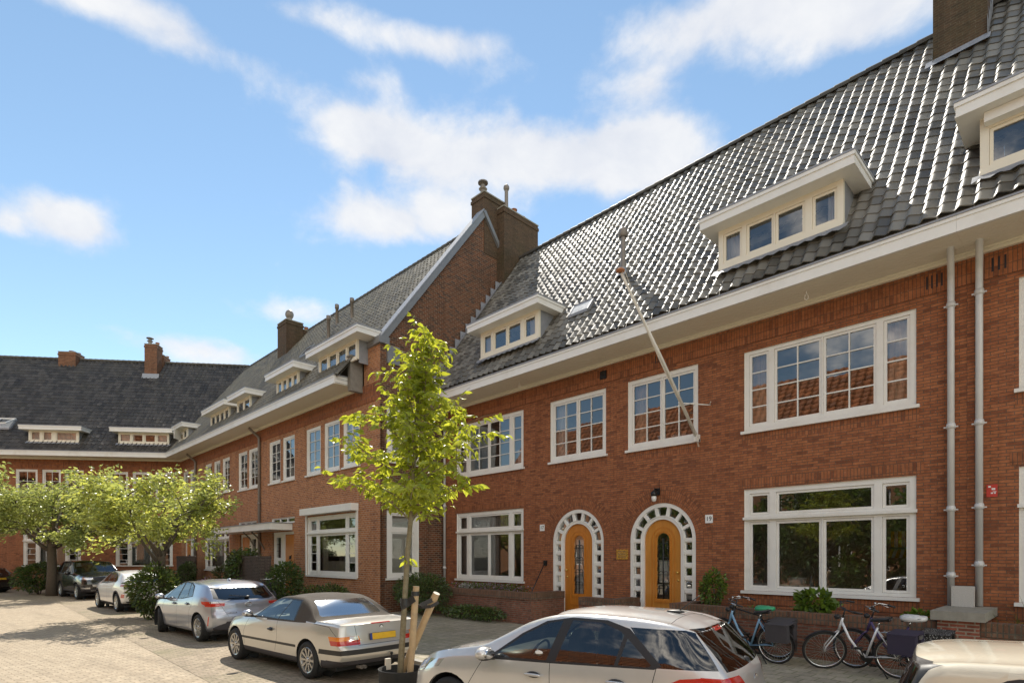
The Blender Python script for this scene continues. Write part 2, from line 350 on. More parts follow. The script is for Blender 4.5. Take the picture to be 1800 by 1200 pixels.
        if outer:
            s.poly([(x0, y, z1), (x0, y, z0), (x0, e, z0), (x0, e, z1)], m); s.poly([(x1, y, z0), (x1, y, z1), (x1, e, z1), (x1, e, z0)], m)
            s.poly([(x0, y, z0), (x1, y, z0), (x1, e, z0), (x0, e, z0)], m); s.poly([(x0, y, z1), (x0, e, z1), (x1, e, z1), (x1, y, z1)], m)
    def build(s, name, mats, parent=None, smooth=False, clip=None, loc=None):
        me = bpy.data.meshes.new(name); me.from_pydata([tuple(q) for q in s.v], [], s.f)
        if not isinstance(mats, (list, tuple)): mats = [mats]
        for m in mats: me.materials.append(MATS[m] if isinstance(m, str) else m)
        me.polygons.foreach_set('material_index', s.mi)
        ul = me.uv_layers.new(name='UVMap').data
        for poly, uv in zip(me.polygons, s.uv):
            if uv is not None:
                for li, q in zip(poly.loop_indices, uv): ul[li].uv = q
            else:
                n = poly.normal; ax, ay, az = abs(n.x), abs(n.y), abs(n.z)
                for li in poly.loop_indices:
                    v = s.v[me.loops[li].vertex_index]
                    ul[li].uv = (v.x, v.y) if az > .8 else ((v.y, v.z) if ax > ay else (v.x, v.z))
        if smooth: me.polygons.foreach_set('use_smooth', [True] * len(me.polygons))
        if clip:
            bm = bmesh.new(); bm.from_mesh(me)
            for co, no in clip: bmesh.ops.bisect_plane(bm, geom=bm.verts[:] + bm.edges[:] + bm.faces[:], plane_co=co, plane_no=no, clear_outer=True)
            bm.to_mesh(me); bm.free()
        me.update()
        o = bpy.data.objects.new(name, me); COL.objects.link(o)
        if parent is not None: o.parent = parent
        if loc is not None: o.location = loc
        return o
def tag(o, label=None, cat=None, group=None, kind=None):
    if label: o['label'] = label
    if cat: o['category'] = cat
    if group: o['group'] = group
    if kind: o['kind'] = kind
    return o
def thing(name, label, cat, loc=(0, 0, 0), rz=0, group=None):
    o = bpy.data.objects.new(name, None); COL.objects.link(o); o.empty_display_size = .3
    o.location = loc; o.rotation_euler = (0, 0, rz); return tag(o, label, cat, group)
def copy_thing(o, loc, rz, label):
    c = o.copy(); COL.objects.link(c); c.location = loc; c.rotation_euler = (0, 0, rz); c['label'] = label
    for ch in list(o.children):
        k = ch.copy(); COL.objects.link(k); k.parent = c
        for g in list(ch.children):
            d = g.copy(); COL.objects.link(d); d.parent = k
    return c
def text_mesh(name, s, size, mat, parent, loc, rot, ext=.004):
    cu = bpy.data.curves.new(name, 'FONT'); cu.body = s; cu.size = size; cu.extrude = ext; cu.align_x = 'CENTER'; cu.align_y = 'CENTER'
    t = bpy.data.objects.new('tmp', cu); COL.objects.link(t)
    me = bpy.data.meshes.new_from_object(t.evaluated_get(bpy.context.evaluated_depsgraph_get())); bpy.data.objects.remove(t, do_unlink=True)
    me.name = name; me.materials.clear(); me.materials.append(MATS[mat])
    o = bpy.data.objects.new(name, me); COL.objects.link(o); o.parent = parent; o.location = loc; o.rotation_euler = rot; return o
# ------------------------------------------------------------------ ground, road, pavement
def slab(name, x0, x1, y0, y1, z, mat, kind='structure', label=None, T=None):
    b = MB(T); b.poly([(x0, y0, z), (x1, y0, z), (x1, y1, z), (x0, y1, z)]); o = b.build(name, mat)
    tag(o, kind=kind); return o
M('earth', (.16, .145, .11), .95, var=.3, scale=1)
slab('ground', -600, 600, -600, 600, -.03, 'earth')
b = MB(); b.poly([(-75, -6.2, 0), (30, -6.2, 0), (30, 6.3, 0), (-36.5, 6.3, 0), (-36.6, 8, 0), (-75, 8, 0)]); tag(b.build('road', 'paver_road'), kind='structure')
LY = math.tan(R(4.5))                                            # the parking lane drifts a little across the street
b = MB(); b.poly([(-32, 2.95, .005), (14, 2.75, .005), (14, 6.02, .005), (-32, 6.02, .005)]); tag(b.build('parking_lane', 'paver_parking'), kind='structure')
b = MB(); b.poly([(-36, 6.14, .09), (30, 6.14, .09), (30, 13.2, .09), (-36, 13.2, .09)]); tag(b.build('pavement', 'paver_walk'), kind='structure')
b = MB(); b.box(-36, 30, 6.02, 6.14, -.02, .105); tag(b.build('kerb', 'kerb'), kind='structure')
b = MB(); b.box(-75, 30, -14.3, -6.2, -.02, .10); tag(b.build('far_pavement', 'paver_walk'), kind='structure')

# ------------------------------------------------------------------ windows, roofs and other building pieces
def cells(x0, x1, z0, z1, cols, rows, edge=.09, gx=.09, gz=.10):
    """cols: (weight, panes across, panes up per row ...)"""
    wx = (x1 - x0 - 2 * edge - gx * (len(cols) - 1)) / sum(c[0] for c in cols); wz = (z1 - z0 - 2 * edge - gz * (len(rows) - 1)) / sum(r[0] for r in rows)
    res = []; x = x0 + edge
    for c in cols:
        z = z0 + edge
        for r in rows:
            res.append((x, x + c[0] * wx, z, z + r[0] * wz, r[2] if len(r) > 2 and len(c) < 3 else c[1], c[2] if len(c) > 2 and r[1] is None else (r[1] or 1)))
            z += r[0] * wz + gz
        x += c[0] * wx + gx
    return res
def drape(mb, x0, x1, z0, z1, y, m=0, amp=.03, per=.11):
    n = max(4, int((x1 - x0) / .02)); pr = None; ph = random.random() * 6
    for i in range(n + 1):
        x = x0 + (x1 - x0) * i / n; yy = y + amp * math.sin(x * 6.283 / per + ph) + amp * .5 * math.sin(x * 17 + ph)
        c = (mb.p(x, yy, z0), mb.p(x, yy, z1))
        if pr: mb.idx((pr[0], c[0], c[1], pr[1]), m)
        pr = c
def window(parent, T, x0, x1, z0, z1, cl, y=.03, sill=True, drapes=(), frame='white_paint', border=.05, munt=.024, drip=None, label=None, glassm='window_glass'):
    b = MB(T); b.holed(x0, x1, z0, z1, [c[:4] for c in cl], y, .09)
    b.holed(x0 - .035, x1 + .035, z0, z1 + .035, [(x0 + .002, x1 - .002, z0 - 1, z1 - .002)], y - .028, .045)     # cover strip round the frame
    if drip is not None: b.box(x0 - .02, x1 + .02, y - .07, y - .001, drip - .03, drip + .03)
    f = b.build('window', frame, parent)
    if label: f['label'] = label
    s = MB(T); g = MB(T)
    for (a, c, d, e, nx, nz) in cl:
        a += .004; c -= .004; d += .004; e -= .004
        bx = min(border, (c - a) * .2); wx = (c - a - 2 * bx - munt * (nx - 1)) / nx; wz = (e - d - 2 * border - munt * (nz - 1)) / nz
        hs = [(a + bx + i * (wx + munt), a + bx + i * (wx + munt) + wx, d + border + j * (wz + munt), d + border + j * (wz + munt) + wz) for i in range(nx) for j in range(nz)]
        s.holed(a, c, d, e, hs, y + .022, .035)
        for h in hs:                                             # every pane sits a hair out of true
            t = [random.uniform(-.0015, .0015) for _ in range(3)]
            g.poly([(h[0], y + .048 + t[0], h[2]), (h[1], y + .048 + t[1], h[2]), (h[1], y + .048 + t[1] + t[2], h[3]), (h[0], y + .048 + t[0] + t[2], h[3])])
    s.build('sash', frame, f); g.build('pane', glassm, f)
    if sill:
        k = MB(T); k.box(x0 - .06, x1 + .06, y - .10, y + .02, z0 - .065, z0 - .002); k.build('sill', frame, f)
    for (fa, fb, za, zb, mt) in drapes:
        k = MB(T); w = x1 - x0; hgt = z1 - z0
        if mt == 'blind':
            n = int(hgt * (zb - za) / .06)
            for i in range(n): zz = z0 + hgt * za + i * .06; k.poly([(x0 + w * fa, .16, zz), (x0 + w * fb, .16, zz), (x0 + w * fb, .19, zz + .052), (x0 + w * fa, .19, zz + .052)])
        else: drape(k, x0 + w * fa, x0 + w * fb, z0 + hgt * za, z0 + hgt * zb, y + .2)
        k.build('curtain' if mt != 'blind' else 'blind', mt, f, smooth=True)
    return f
def tile_field(b, x0, x1, y0, z0, y1, z1, tw=.25, th=.30, holes=(), amp=.030, seed=0):
    """pantiles from the eave (y0,z0) up to the ridge (y1,z1)"""
    sl = math.hypot(y1 - y0, z1 - z0); s = Vector((0, (y1 - y0) / sl, (z1 - z0) / sl)); n = Vector((0, -s.z, s.y))
    nc = max(1, round((x1 - x0) / tw)); nr = max(1, round(sl / th)); tw = (x1 - x0) / nc; th = sl / nr; K = 7
    rnd = random.Random(seed + 3)
    prof = [(k / K, amp * (1 - abs((k / K) * 2 - .62) ** 1.7 * 1.55) if k / K < .62 else amp * (-.55 - .35 * math.sin((k / K - .62) / .38 * math.pi))) for k in range(K + 1)]
    prof = [(t, amp * (math.sin(t * 6.2832) * .75 + math.sin(t * 12.566) * .22)) for t, _ in prof]
    for r in range(nr):
        for c in range(nc):
            xm = x0 + (c + .5) * tw; ym = y0 + s.y * (r + .5) * th
            if any(h[0] < xm < h[1] and h[2] < ym < h[3] for h in holes): continue
            dj = rnd.uniform(-.008, .008); tj = rnd.uniform(-.004, .004); rl = rnd.gauss(0, .004); tp = rnd.gauss(0, .003)
            lo = []; hi = []; lip = []
            for t, hh in prof:
                x = x0 + (c + t) * tw
                base = Vector((x, y0, z0)) + s * (r * th + dj); top = Vector((x, y0, z0)) + s * ((r + 1) * th + .03)
                q_ = (t - .5) * rl + tj; lo.append(b.p(base + n * (hh + .026 + q_ + tp))); hi.append(b.p(top + n * (hh + .004 + q_))); lip.append(b.p(base + n * (hh + .006 + q_ + tp)))
            for i in range(K):
                u0, u1 = c + .02 + .96 * i / K, c + .02 + .96 * (i + 1) / K
                uv = [(u0, r + .05), (u1, r + .05), (u1, r + .95), (u0, r + .95)]
                b.idx((lo[i], lo[i + 1], hi[i + 1], hi[i]), 0, uv); b.idx((lip[i], lip[i + 1], lo[i + 1], lo[i]), 0, uv)
def roof(parent, T, x0, x1, y0, z0, y1, z1, mat, holes=(), clip=None, seed=0, tw=.25, th=.30, yb=None, zb=None, ridge=True):
    b = MB(T); tile_field(b, x0, x1, y0, z0, y1, z1, tw, th, holes, amp=.034 if mat == 'tile_glazed' else .042, seed=seed)
    yu = min([q[2] for q in holes]) - .02 if holes else y1; zu = z0 + (z1 - z0) * (yu - y0) / (y1 - y0)
    b.poly([(x0, y0 + .02, z0 - .06), (x1, y0 + .02, z0 - .06), (x1, yu, zu - .08), (x0, yu, zu - .08)], 0, [(.5, .5)] * 4)
    r = b.build('roof', mat, parent, smooth=False, clip=clip)
    me = r.data; me.polygons.foreach_set('use_smooth', [True] * len(me.polygons))
    try: me.set_sharp_from_angle(angle=R(50))
    except Exception: pass
    k = MB(T)
    if yb: k.poly([(x0, y1, z1), (x1, y1, z1), (x1, yb, zb), (x0, yb, zb)])
    if yb: k.build('rear_slope', mat, r, clip=clip)
    if ridge:
        q = MB(T); n = max(1, round((x1 - x0) / .36)); d = (x1 - x0) / n
        for i in range(n):
            a = x0 + i * d
            q.lathe([(.125, 0), (.135, .03), (.115, d + .02)], (a, y1, z1 - .02), 'x', 10, a0=-.3, a1=math.pi + .3)
        # lathe about x: profile (radius, along)
        q.build('ridge_tiles', 'tile_ridge', r, smooth=True, clip=clip)
    return r
def eaves(parent, T, x0, x1, yf, zb, zt, end0=0., end1=0., ret1=False, clip=None):
    """white gutter board, boarded soffit and cream cornice; end = shift of the front edge for a mitre"""
    b = MB(T)
    def prism(ya, yb_, za, zb_, m):
        q = lambda y: (x0 + end0 * y, x1 + end1 * y)
        A, B_ = q(ya), q(yb_)
        p = [(A[0], ya, za), (A[1], ya, za), (B_[1], yb_, za), (B_[0], yb_, za), (A[0], ya, zb_), (A[1], ya, zb_), (B_[1], yb_, zb_), (B_[0], yb_, zb_)]
        for f in ((0, 1, 5, 4), (1, 2, 6, 5), (2, 3, 7, 6), (3, 0, 4, 7), (4, 5, 6, 7), (3, 2, 1, 0)): b.poly([p[i] for i in f], m)
    prism(yf, yf + .05, zb, zt, 0); prism(yf - .035, yf + .05, zt + .002, zt + .035, 1); prism(yf - .018, yf - .001, zt - .06, zt, 0); prism(yf - .012, yf + .05, zb - .018, zb - .001, 0)
    nb = 8; d = (-.09 - yf - .06) / nb
    for i in range(nb): prism(yf + .055 + i * d, yf + .055 + (i + 1) * d - .008, zb - .01 - .0 * i, zb + .02, 2)
    prism(yf + .055, -.09, zb + .022, zb + .035, 3)
    prism(-.09, -.002, zb - .10, zb + .02, 2); prism(-.125, -.092, zb - .045, zb - .012, 2)
    prism(yf + .06, -.2, zt - .12, zt - .10, 4)
    if ret1: b.box(x1 - .05, x1 + .0, yf + .052, -.12, zb, zt, 0); b.box(x1 - .05, x1 + .035, yf - .03, -.12, zt + .002, zt + .034, 1)
    return b.build('gutter', ['white_paint', 'lead', 'cream_paint', 'timber_dark', 'lead'], parent)
def dormer(parent, T, x0, x1, yf, zs, zt, zroof, slope, cl, oh0=.28, oh1=.28, drapes=(), shutter=None, apron=True, fh=.24):
    yb = (zt - zroof) / slope + .25
    b = MB(T); b.holed(x0, x1, zs, zt, [c[:4] for c in cl], yf, .09)
    b.holed(x0 - .001, x1 + .001, zs - .05, zs, [], yf - .05, .06)
    for x, s in ((x0, -1), (x1, 1)):
        b.box(x - (.0 if s < 0 else .03), x + (.03 if s < 0 else .0), yf + .092, yb, zs - .12, zt, 1)
    d = b.build('dormer', ['cream_paint', 'lead'], parent)
    r = MB(T); ye = yf - .34
    r.box(x0 - oh0, x1 + oh1, ye, yb + .1, zt, zt + fh, 0); r.box(x0 - oh0 - .03, x1 + oh1 + .03, ye - .03, yb + .1, zt + fh + .002, zt + fh + .04, 1)
    r.box(x0 - oh0 - .022, x1 + oh1 + .022, ye - .022, yb, zt + fh - .07, zt + fh - .002, 0); r.box(x0 - oh0 - .012, x1 + oh1 + .012, ye - .012, yb, zt - .004, zt + .03, 0)
    r.build('dormer_roof', ['white_paint', 'lead'], d)
    if apron:
        a = MB(T); n = int((x1 - x0 + .2) / .0625); pr = None
        for i in range(n + 1):
            x = x0 - .1 + (x1 - x0 + .2) * i / n; h = .018 * math.sin(x * 25.13)
            c = (a.p(x, yf - .02, zs - .02), a.p(x, yf - .17, zs - .02 - .15 * slope + .05 + h))
            if pr: a.idx((pr[0], pr[1], c[1], c[0]))
            pr = c
        a.build('apron', 'lead', d, smooth=True)
    s = MB(T); g = MB(T)
    for (a, c, e, f, nx, nz) in cl:
        a += .004; c -= .004; e += .004; f -= .004
        s.holed(a, c, e, f, [(a + .05, c - .05, e + .05, f - .05)], yf + .022, .035); g.poly([(a + .05, yf + .048, e + .05), (c - .05, yf + .048, e + .05), (c - .05, yf + .048, f - .05), (a + .05, yf + .048, f - .05)])
    s.build('sash', 'cream_paint', d); g.build('pane', 'window_glass', d)
    for (fa, fb, mt) in drapes:
        k = MB(T); w = x1 - x0
        if mt == 'blind':
            for i in range(int((zt - zs) * .8 / .06)): zz = zs + .06 + i * .06; k.poly([(x0 + w * fa, yf + .12, zz), (x0 + w * fb, yf + .12, zz), (x0 + w * fb, yf + .15, zz + .052), (x0 + w * fa, yf + .15, zz + .052)])
        else: drape(k, x0 + w * fa, x0 + w * fb, zs + .05, zt - .06, yf + .18)
        k.build('blind' if mt == 'blind' else 'curtain', mt, d, smooth=True)
    if shutter:
        k = MB(T); k.box(shutter[0], shutter[1], yf - .16, yf - .002, zt - .17, zt - .01); k.build('roller_shutter', 'white_paint', d)
    return d
def chimney(parent, T, blocks, pots, mat='brick_chimney', flash=None):
    b = MB(T)
    for (x0, x1, y0, y1, z0, z1) in blocks:
        b.box(x0, x1, y0, y1, z0, z1, 0); b.box(x0 - .03, x1 + .03, y0 - .03, y1 + .03, z1 - .22, z1 - .10, 0); b.box(x0 - .02, x1 + .02, y0 - .02, y1 + .02, z1 + .002, z1 + .05, 1)
    c = b.build('chimney', [mat, 'stone_grey'], parent)
    for (x, y, z, r, h, kind) in pots:
        q = MB(T); q.lathe([(r, 0), (r * .9, h * .75), (r * .9, h)], (x, y, z), 'z', 12)
        if kind == 'cowl': q.lathe([(r * .9, h * .6), (r * 1.6, h * .66), (r * 1.6, h * .7), (r * .6, h * .95), (r * .6, h * 1.15)], (x, y, z), 'z', 12); q.lathe([(r * 1.9, h * 1.15), (r * 1.9, h * 1.25), (.001, h * 1.3)], (x, y, z), 'z', 12)
        elif kind == 'ball': q.blob((x, y, z + h * 1.1), r * 1.5, r * 1.5, r * 1.7)
        else: q.lathe([(r * 1.15, h * .92), (r * 1.15, h), (.001, h * .98)], (x, y, z), 'z', 12)
        q.build('chimney_pot', 'terracotta' if kind == 'pot' else 'pipe_brown', c, smooth=True)
    if flash:
        q = MB(T)
        for f in flash: q.poly(f)
        q.build('flashing', 'lead', c)
    return c
def downpipe(parent, T, x, y, z0, z1, mat, top=None, r=.048, col=(1.6, 3.9, 5.9)):
    b = MB(T); pts = [(x, y, z0), (x, y, z1)]
    if top: pts += [(x, y, z1 + .06), (top[0] * .15 + x * .85, y + (top[1] - y) * .15, z1 + .16), (top[0] * .9 + x * .1, y + (top[1] - y) * .9, z1 + (top[2] - z1) * .88), top]
    b.tube(pts, r, 14)
    for z in col:
        if z0 < z < z1: b.lathe([(r, -.05), (r + .016, -.045), (r + .016, .03), (r + .008, .035), (r + .008, .05), (r, .052)], (x, y, z), 'z', 14); b.box(x - r - .05, x + r + .05, y - .012, y + .012, z - .03, z - .005); b.box(x - .012, x + .012, y, .0, z - .03, z - .005)
    return b.build('downpipe', mat, parent, smooth=True)
def interior(parent, T, x0, x1, floors=(.35, 4.0, 4.4, 7.3), depth=4.2):
    b = MB(T); y0 = .17
    for za, zb in ((floors[0], floors[1]), (floors[2], floors[3])):
        b.poly([(x0, depth, za), (x1, depth, za), (x1, depth, zb), (x0, depth, zb)], 0); b.poly([(x0, y0, za), (x1, y0, za), (x1, depth, za), (x0, depth, za)], 1); b.poly([(x0, y0, zb), (x1, y0, zb), (x1, depth, zb), (x0, depth, zb)], 0)
        b.poly([(x0, y0, za), (x0, depth, za), (x0, depth, zb), (x0, y0, zb)], 0); b.poly([(x1, y0, za), (x1, depth, za), (x1, depth, zb), (x1, y0, zb)], 0)
    return b.build('room', ['plaster', 'carpet'], parent)
def arch_path(cx, zs, r, zb, n=28):
    return [(cx - r, zb)] + [(cx - r * math.cos(math.pi * i / n), zs + r * math.sin(math.pi * i / n)) for i in range(n + 1)] + [(cx + r, zb)]
def arch_strip(b, cx, zs, r0, r1, zb, y, depth, m=0, uv=False, n=28, zb0=None):
    A = arch_path(cx, zs, r0, zb if zb0 is None else zb0, n); B_ = arch_path(cx, zs, r1, zb, n); s = 0
    for i in range(len(A) - 1):
        ds = math.hypot(B_[i + 1][0] - B_[i][0], B_[i + 1][1] - B_[i][1]) * (r0 + r1) / 2 / r1
        if uv and ds < 1e-4: continue
        u = [(s, r1), (s + ds, r1), (s + ds, r0), (s, r0)] if uv else None; s += ds
        b.poly([(B_[i][0], y, B_[i][1]), (B_[i + 1][0], y, B_[i + 1][1]), (A[i + 1][0], y, A[i + 1][1]), (A[i][0], y, A[i][1])], m, u)
        if depth:
            for P in (A, B_): b.poly([(P[i][0], y, P[i][1]), (P[i + 1][0], y, P[i + 1][1]), (P[i + 1][0], y + depth, P[i + 1][1]), (P[i][0], y + depth, P[i][1])], m)
def arch_entrance(parent, T, cx, zb, zsill, hinge, numberplate=False, flap=False):
    zs, Ro, Rd = 2.45, .96, .55
    b = MB(T); y = .03
    arch_strip(b, cx, zs, .86, Ro, zsill - .14, y - .02, .10); arch_strip(b, cx, zs, .54, .625, zb, y - .012, .14)
    arch_strip(b, cx, zs, .615, .635, zb, y - .03, .02)
    for s in (-1, 1):
        xa, xb = sorted((cx + s * .625, cx + s * .86))
        zz = [zsill, zsill + .28, zsill + .60, zsill + .92, zsill + 1.24, zsill + 1.56]
        zz = [zsill + (zs - zsill) * i / 5 for i in range(6)]
        for i, z in enumerate(zz): b.box(xa, xb, y, y + .08, z - (.045 if i else .14), z + (.045 if i else .05))
    for i in range(1, 7):
        a = math.pi * i / 7; d = Vector((math.cos(a), 0, math.sin(a)))
        b.bar(Vector((cx, y + .03, zs)) + d * .615, Vector((cx, y + .03, zs)) + d * .87, .075, .075, 0, up=(0, 1, 0))
    f = b.build('door_surround', 'white_paint', parent)
    g = MB(T); arch_strip(g, cx, zs, .62, .87, zsill - .1, y + .06, 0); g.build('pane', 'window_glass', f)
    s_ = MB(T); arch_strip(s_, cx, zs, .60, .64, zsill, y + .02, .04)
    # little glazing beads round every light
    for s in (-1, 1):
        xa, xb = sorted((cx + s * .64, cx + s * .85)); zz = [zsill + (zs - zsill) * i / 5 for i in range(6)]
        for i in range(5): s_.holed(xa, xb, zz[i] + .046, zz[i + 1] - .046, [(xa + .022, xb - .022, zz[i] + .07, zz[i + 1] - .07)], y + .025, .03)
    s_.build('glazing_bead', 'white_paint', f)
    # the door itself
    d = MB(T); yd = .075; zg = .93; rg = .185
    arch_strip(d, cx, zs, rg, Rd - .012, zg, yd, .05, 0); d.box(cx - Rd + .012, cx + Rd - .012, yd, yd + .05, zb, zg - .002, 0)
    arch_strip(d, cx, zs, .315, .345, zb + .28, yd - .010, .012, 1); arch_strip(d, cx, zs, .205, .245, zg - .06, yd - .02, .022, 1)
    d.box(cx - .25, cx + .25, yd - .022, yd - .001, zg - .10, zg - .04, 1); d.box(cx - .345, cx + .345, yd - .012, yd - .0005, zb + .25, zb + .28, 1)
    dr = d.build('door', ['oak' if not numberplate else 'oak_light', 'oak'], parent)
    g = MB(T); pth = arch_path(cx, zs, rg, zg); g.poly([(p[0], yd + .03, p[1]) for p in pth]); g.build('pane', 'window_glass', dr)
    q = MB(T); q.tube([(cx, yd + .012, zg - .02), (cx, yd + .012, zs + .06)], .017, 6)
    for k in range(4):
        z0 = zg + .06 + k * .36
        for s in (-1, 1):
            pts = [(cx + s * .012, yd + .012, z0 + .22)]
            for i in range(11):
                t = i / 10; a = math.pi * t
                pts.append((cx + s * (.012 + .06 * (1 - math.cos(a))), yd + .012, z0 + .24 + .055 * math.sin(a)))
            pts += [(cx + s * .125, yd + .012, z0 + .12), (cx + s * .165, yd + .012, z0 + .03), (cx + s * .172, yd + .012, z0 - .06)]
            q.tube(pts, .008, 5)
        q.box(cx - .18, cx + .18, yd + .006, yd + .016, z0 + .20, z0 + .212)
    q.build('door_grille', 'black_metal', dr, smooth=True)
    c = MB(T); drape(c, cx - .17, cx + .17, zg + (.0 if not flap else .42), zs + .08 if not flap else zg + 1.0, yd + .10, amp=.01); c.build('lace_curtain', 'curtain_white', dr, smooth=True)
    h = MB(T); hx = cx - hinge * .44; h.blob((hx, yd - .05, 1.62), .033, .03, .033); h.tube([(hx, yd, 1.62), (hx, yd - .05, 1.62)], .012, 8); h.build('door_knob', 'brass', dr, smooth=True); h = MB(T); h.tube([(hx, yd, 1.42), (hx, yd - .012, 1.42)], .028, 10); h.build('keyhole', 'brass', dr, smooth=True)
    if not numberplate:
        pass
    # threshold and steps
    k = MB(T); k.box(cx - .60, cx + .60, -.16, .02, zb - .06, zb - .004); k.box(cx - .95, cx + .95, -.75, -.162, .09, zb - .08); k.build('door_step', 'stone_grey', parent)
    return f

class Frame:
    def __init__(s, ox, oy, th): s.o = (ox, oy); s.th = th; s.c = math.cos(th); s.s = math.sin(th)
    def w(s, x, y, z=0): return (s.o[0] + x * s.c - y * s.s, s.o[1] + x * s.s + y * s.c, z)
FA = Frame(0, 13, 0); FB = Frame(-17.18, 10.26, .018); FC = Frame(-40.276, 9.844, R(53.1))
def house(name, label, F, xo, group, cat='house'):
    return thing(name, label, cat, F.w(xo, 0), F.th, group), Matrix.Translation((-xo, 0, 0))
GA = 'red brick terraced houses on the near side'; GB = 'brick terraced houses round the square'
REDGE = 3.75; ZR = 14.45; ZE = 7.84; YE = -1.01; SA = 1.39

# ================================================================== the near row: numbers 17, 19 and the next house
def wallA(h, T, x0, x1, holes, arches=(), back=9.3):
    b = MB(T)
    hs = [q for q in holes] + [(cx - .96, cx + .96, .09, 3.41) for cx in arches]
    b.holed(x0, x1, 0, 6.92, hs, 0, .16, 0)
    for cx in arches:
        n = 24
        for s in (-1, 1):
            arc = [(cx + s * .96 * math.cos(math.pi / 2 * i / n), 2.45 + .96 * math.sin(math.pi / 2 * i / n)) for i in range(n + 1)]
            for i in range(n):
                b.poly([(cx + s * .96, 0, 3.41), (arc[i][0], 0, arc[i][1]), (arc[i + 1][0], 0, arc[i + 1][1])], 0)
                b.poly([(arc[i][0], 0, arc[i][1]), (arc[i + 1][0], 0, arc[i + 1][1]), (arc[i + 1][0], .16, arc[i + 1][1]), (arc[i][0], .16, arc[i][1])], 0)
        for s in (-1, 1):
            xa, xb = sorted((cx + s * .625, cx + s * .96)); b.box(xa, xb, .0, .16, .09, .80, 0)
    b.box(x0, x1, 6.92, 6.92001, 0, 0, 0) if False else None
    k = MB(T); k.poly([(x0, back, 0), (x1, back, 0), (x1, back, 7), (x0, back, 7)], 0); k.build('rear_wall', 'brick_red', h)
    for x in (x0, x1): b.poly([(x, .16, 0), (x, back, 0), (x, back, 7.0), (x, REDGE, 14.3), (x, .16, 8.8)], 0)
    w_ = b.build('wall', 'brick_red', h)
    s = MB(T); s.holed(x0, x1, 6.92, 7.48, [], -.022, .16); s.build('soldier_course', 'brick_soldier', h)
    for (a, c, d, e) in holes:
        if d < 3: k = MB(T); k.holed(a - .12, c + .12, e + .036, e + .245, [], -.005, .02); k.build('brick_lintel', 'brick_soldier', h); k = MB(T); k.holed(a - .05, c + .05, d - .30, d - .085, [], -.012, .02); k.build('brick_sill_course', 'brick_soldier', h)
        elif d > 4: k = MB(T); k.holed(a - .05, c + .05, d - .27, d - .07, [], -.004, .02); k.build('brick_sill_course', 'brick_soldier', h)
    for cx in arches:
        k = MB(T); arch_strip(k, cx, 2.45, .965, 1.165, 2.15, -.005, .02, uv=True); arch_strip(k, cx, 2.45, 1.18, 1.38, 2.15, -.007, .022, uv=True); k.build('brick_arch', 'brick_soldier', h)
    return w_
# ---- number 17
h17, T = house('terraced_house', 'red brick house numbered 17 with arched oak door, joining the dark gable', FA, -17.18, GA)
g17 = (-16.43, -12.98, 1.22, 3.58); f17 = (-16.43, -12.98, 4.91, 6.76); s17 = (-11.80, -9.70, 4.91, 6.76); C17 = -10.74
wallA(h17, T, -17.17, -9.335, [g17, f17, s17], [C17])
BIG = [(.48, 1), (.86, 1), (.86, 1), (.48, 1)]
def big_ground(x0, x1):
    cl = []
    xs = [x0 + .12, x0 + .52, x0 + .68, x1 - .84, x1 - .68 + .0, x1 - .12]
    a0, a1, m0, m1, c0, c1 = x0 + .11, x0 + .56, x0 + .70, x1 - .70, x1 - .56, x1 - .11
    mm = (m0 + m1) / 2
    for (a, c) in ((a0, a1), (m0, m1), (c0, c1)): cl.append((a, c, 2.98, 3.47, 1, 1))
    for (a, c) in ((a0, a1), (m0, mm - .012), (mm + .012, m1), (c0, c1)): cl.append((a, c, 1.32, 2.82, 1, 1))
    return cl
def big_first(x0, x1, z0=4.91, z1=6.76):
    m0, m1 = x0 + .66, x1 - .66; mm = (m0 + m1) / 2; a, c = z0 + .11, z1 - .10
    return [(x0 + .10, x0 + .54, a, c, 1, 4), (m0, mm - .012, a, c, 2, 4), (mm + .012, m1, a, c, 2, 4), (x1 - .54, x1 - .10, a, c, 1, 4)]
def pair_first(x0, x1, z0=4.91, z1=6.76):
    mm = (x0 + x1) / 2; a, c = z0 + .11, z1 - .10
    return [(x0 + .10, mm - .012, a, c, 2, 4), (mm + .012, x1 - .10, a, c, 2, 4)]
window(h17, T, *g17, big_ground(*g17[:2]), drip=2.90, drapes=[(.02, .17, .05, .98, 'curtain_grey'), (.20, .82, .74, .98, 'curtain_grey'), (.46, .60, .05, .68, 'curtain_grey'), (.86, .98, .74, .98, 'curtain_grey')])
window(h17, T, *f17, big_first(*f17[:2]), sill=True, drapes=[(.03, .16, .03, .97, 'curtain_white'), (.86, .97, .02, .35, 'curtain_white')])
window(h17, T, *s17, pair_first(*s17[:2]), drapes=[(.03, .25, .03, .97, 'curtain_white')])
arch_entrance(h17, T, C17, .34, .86, -1 * -1)
roof(h17, T, -17.05, -9.335, YE, ZE, REDGE, ZR, 'tile_glazed', holes=[(-14.42, -11.72, -.56, .12)], seed=1, yb=9.6, zb=6.9)
eaves(h17, T, -17.17, -9.335, -1.06, 7.47, 7.72)
cl = [(-14.28, -13.86, 8.70, 9.33, 1, 1), (-13.76, -13.14, 8.70, 9.33, 1, 1), (-13.11, -12.49, 8.70, 9.33, 1, 1), (-12.36, -11.86, 8.70, 9.33, 1, 1)]
dormer(h17, T, -14.40, -11.74, -.6, 8.60, 9.44, 9.24, SA, cl, drapes=[(.03, .16, 'curtain_white'), (.82, .96, 'curtain_white')])
interior(h17, T, -17.0, -9.36)
downpipe(h17, T, -17.08, -.07, .12, 7.2, 'pipe_grey', top=(-17.08, -.5, 7.46))
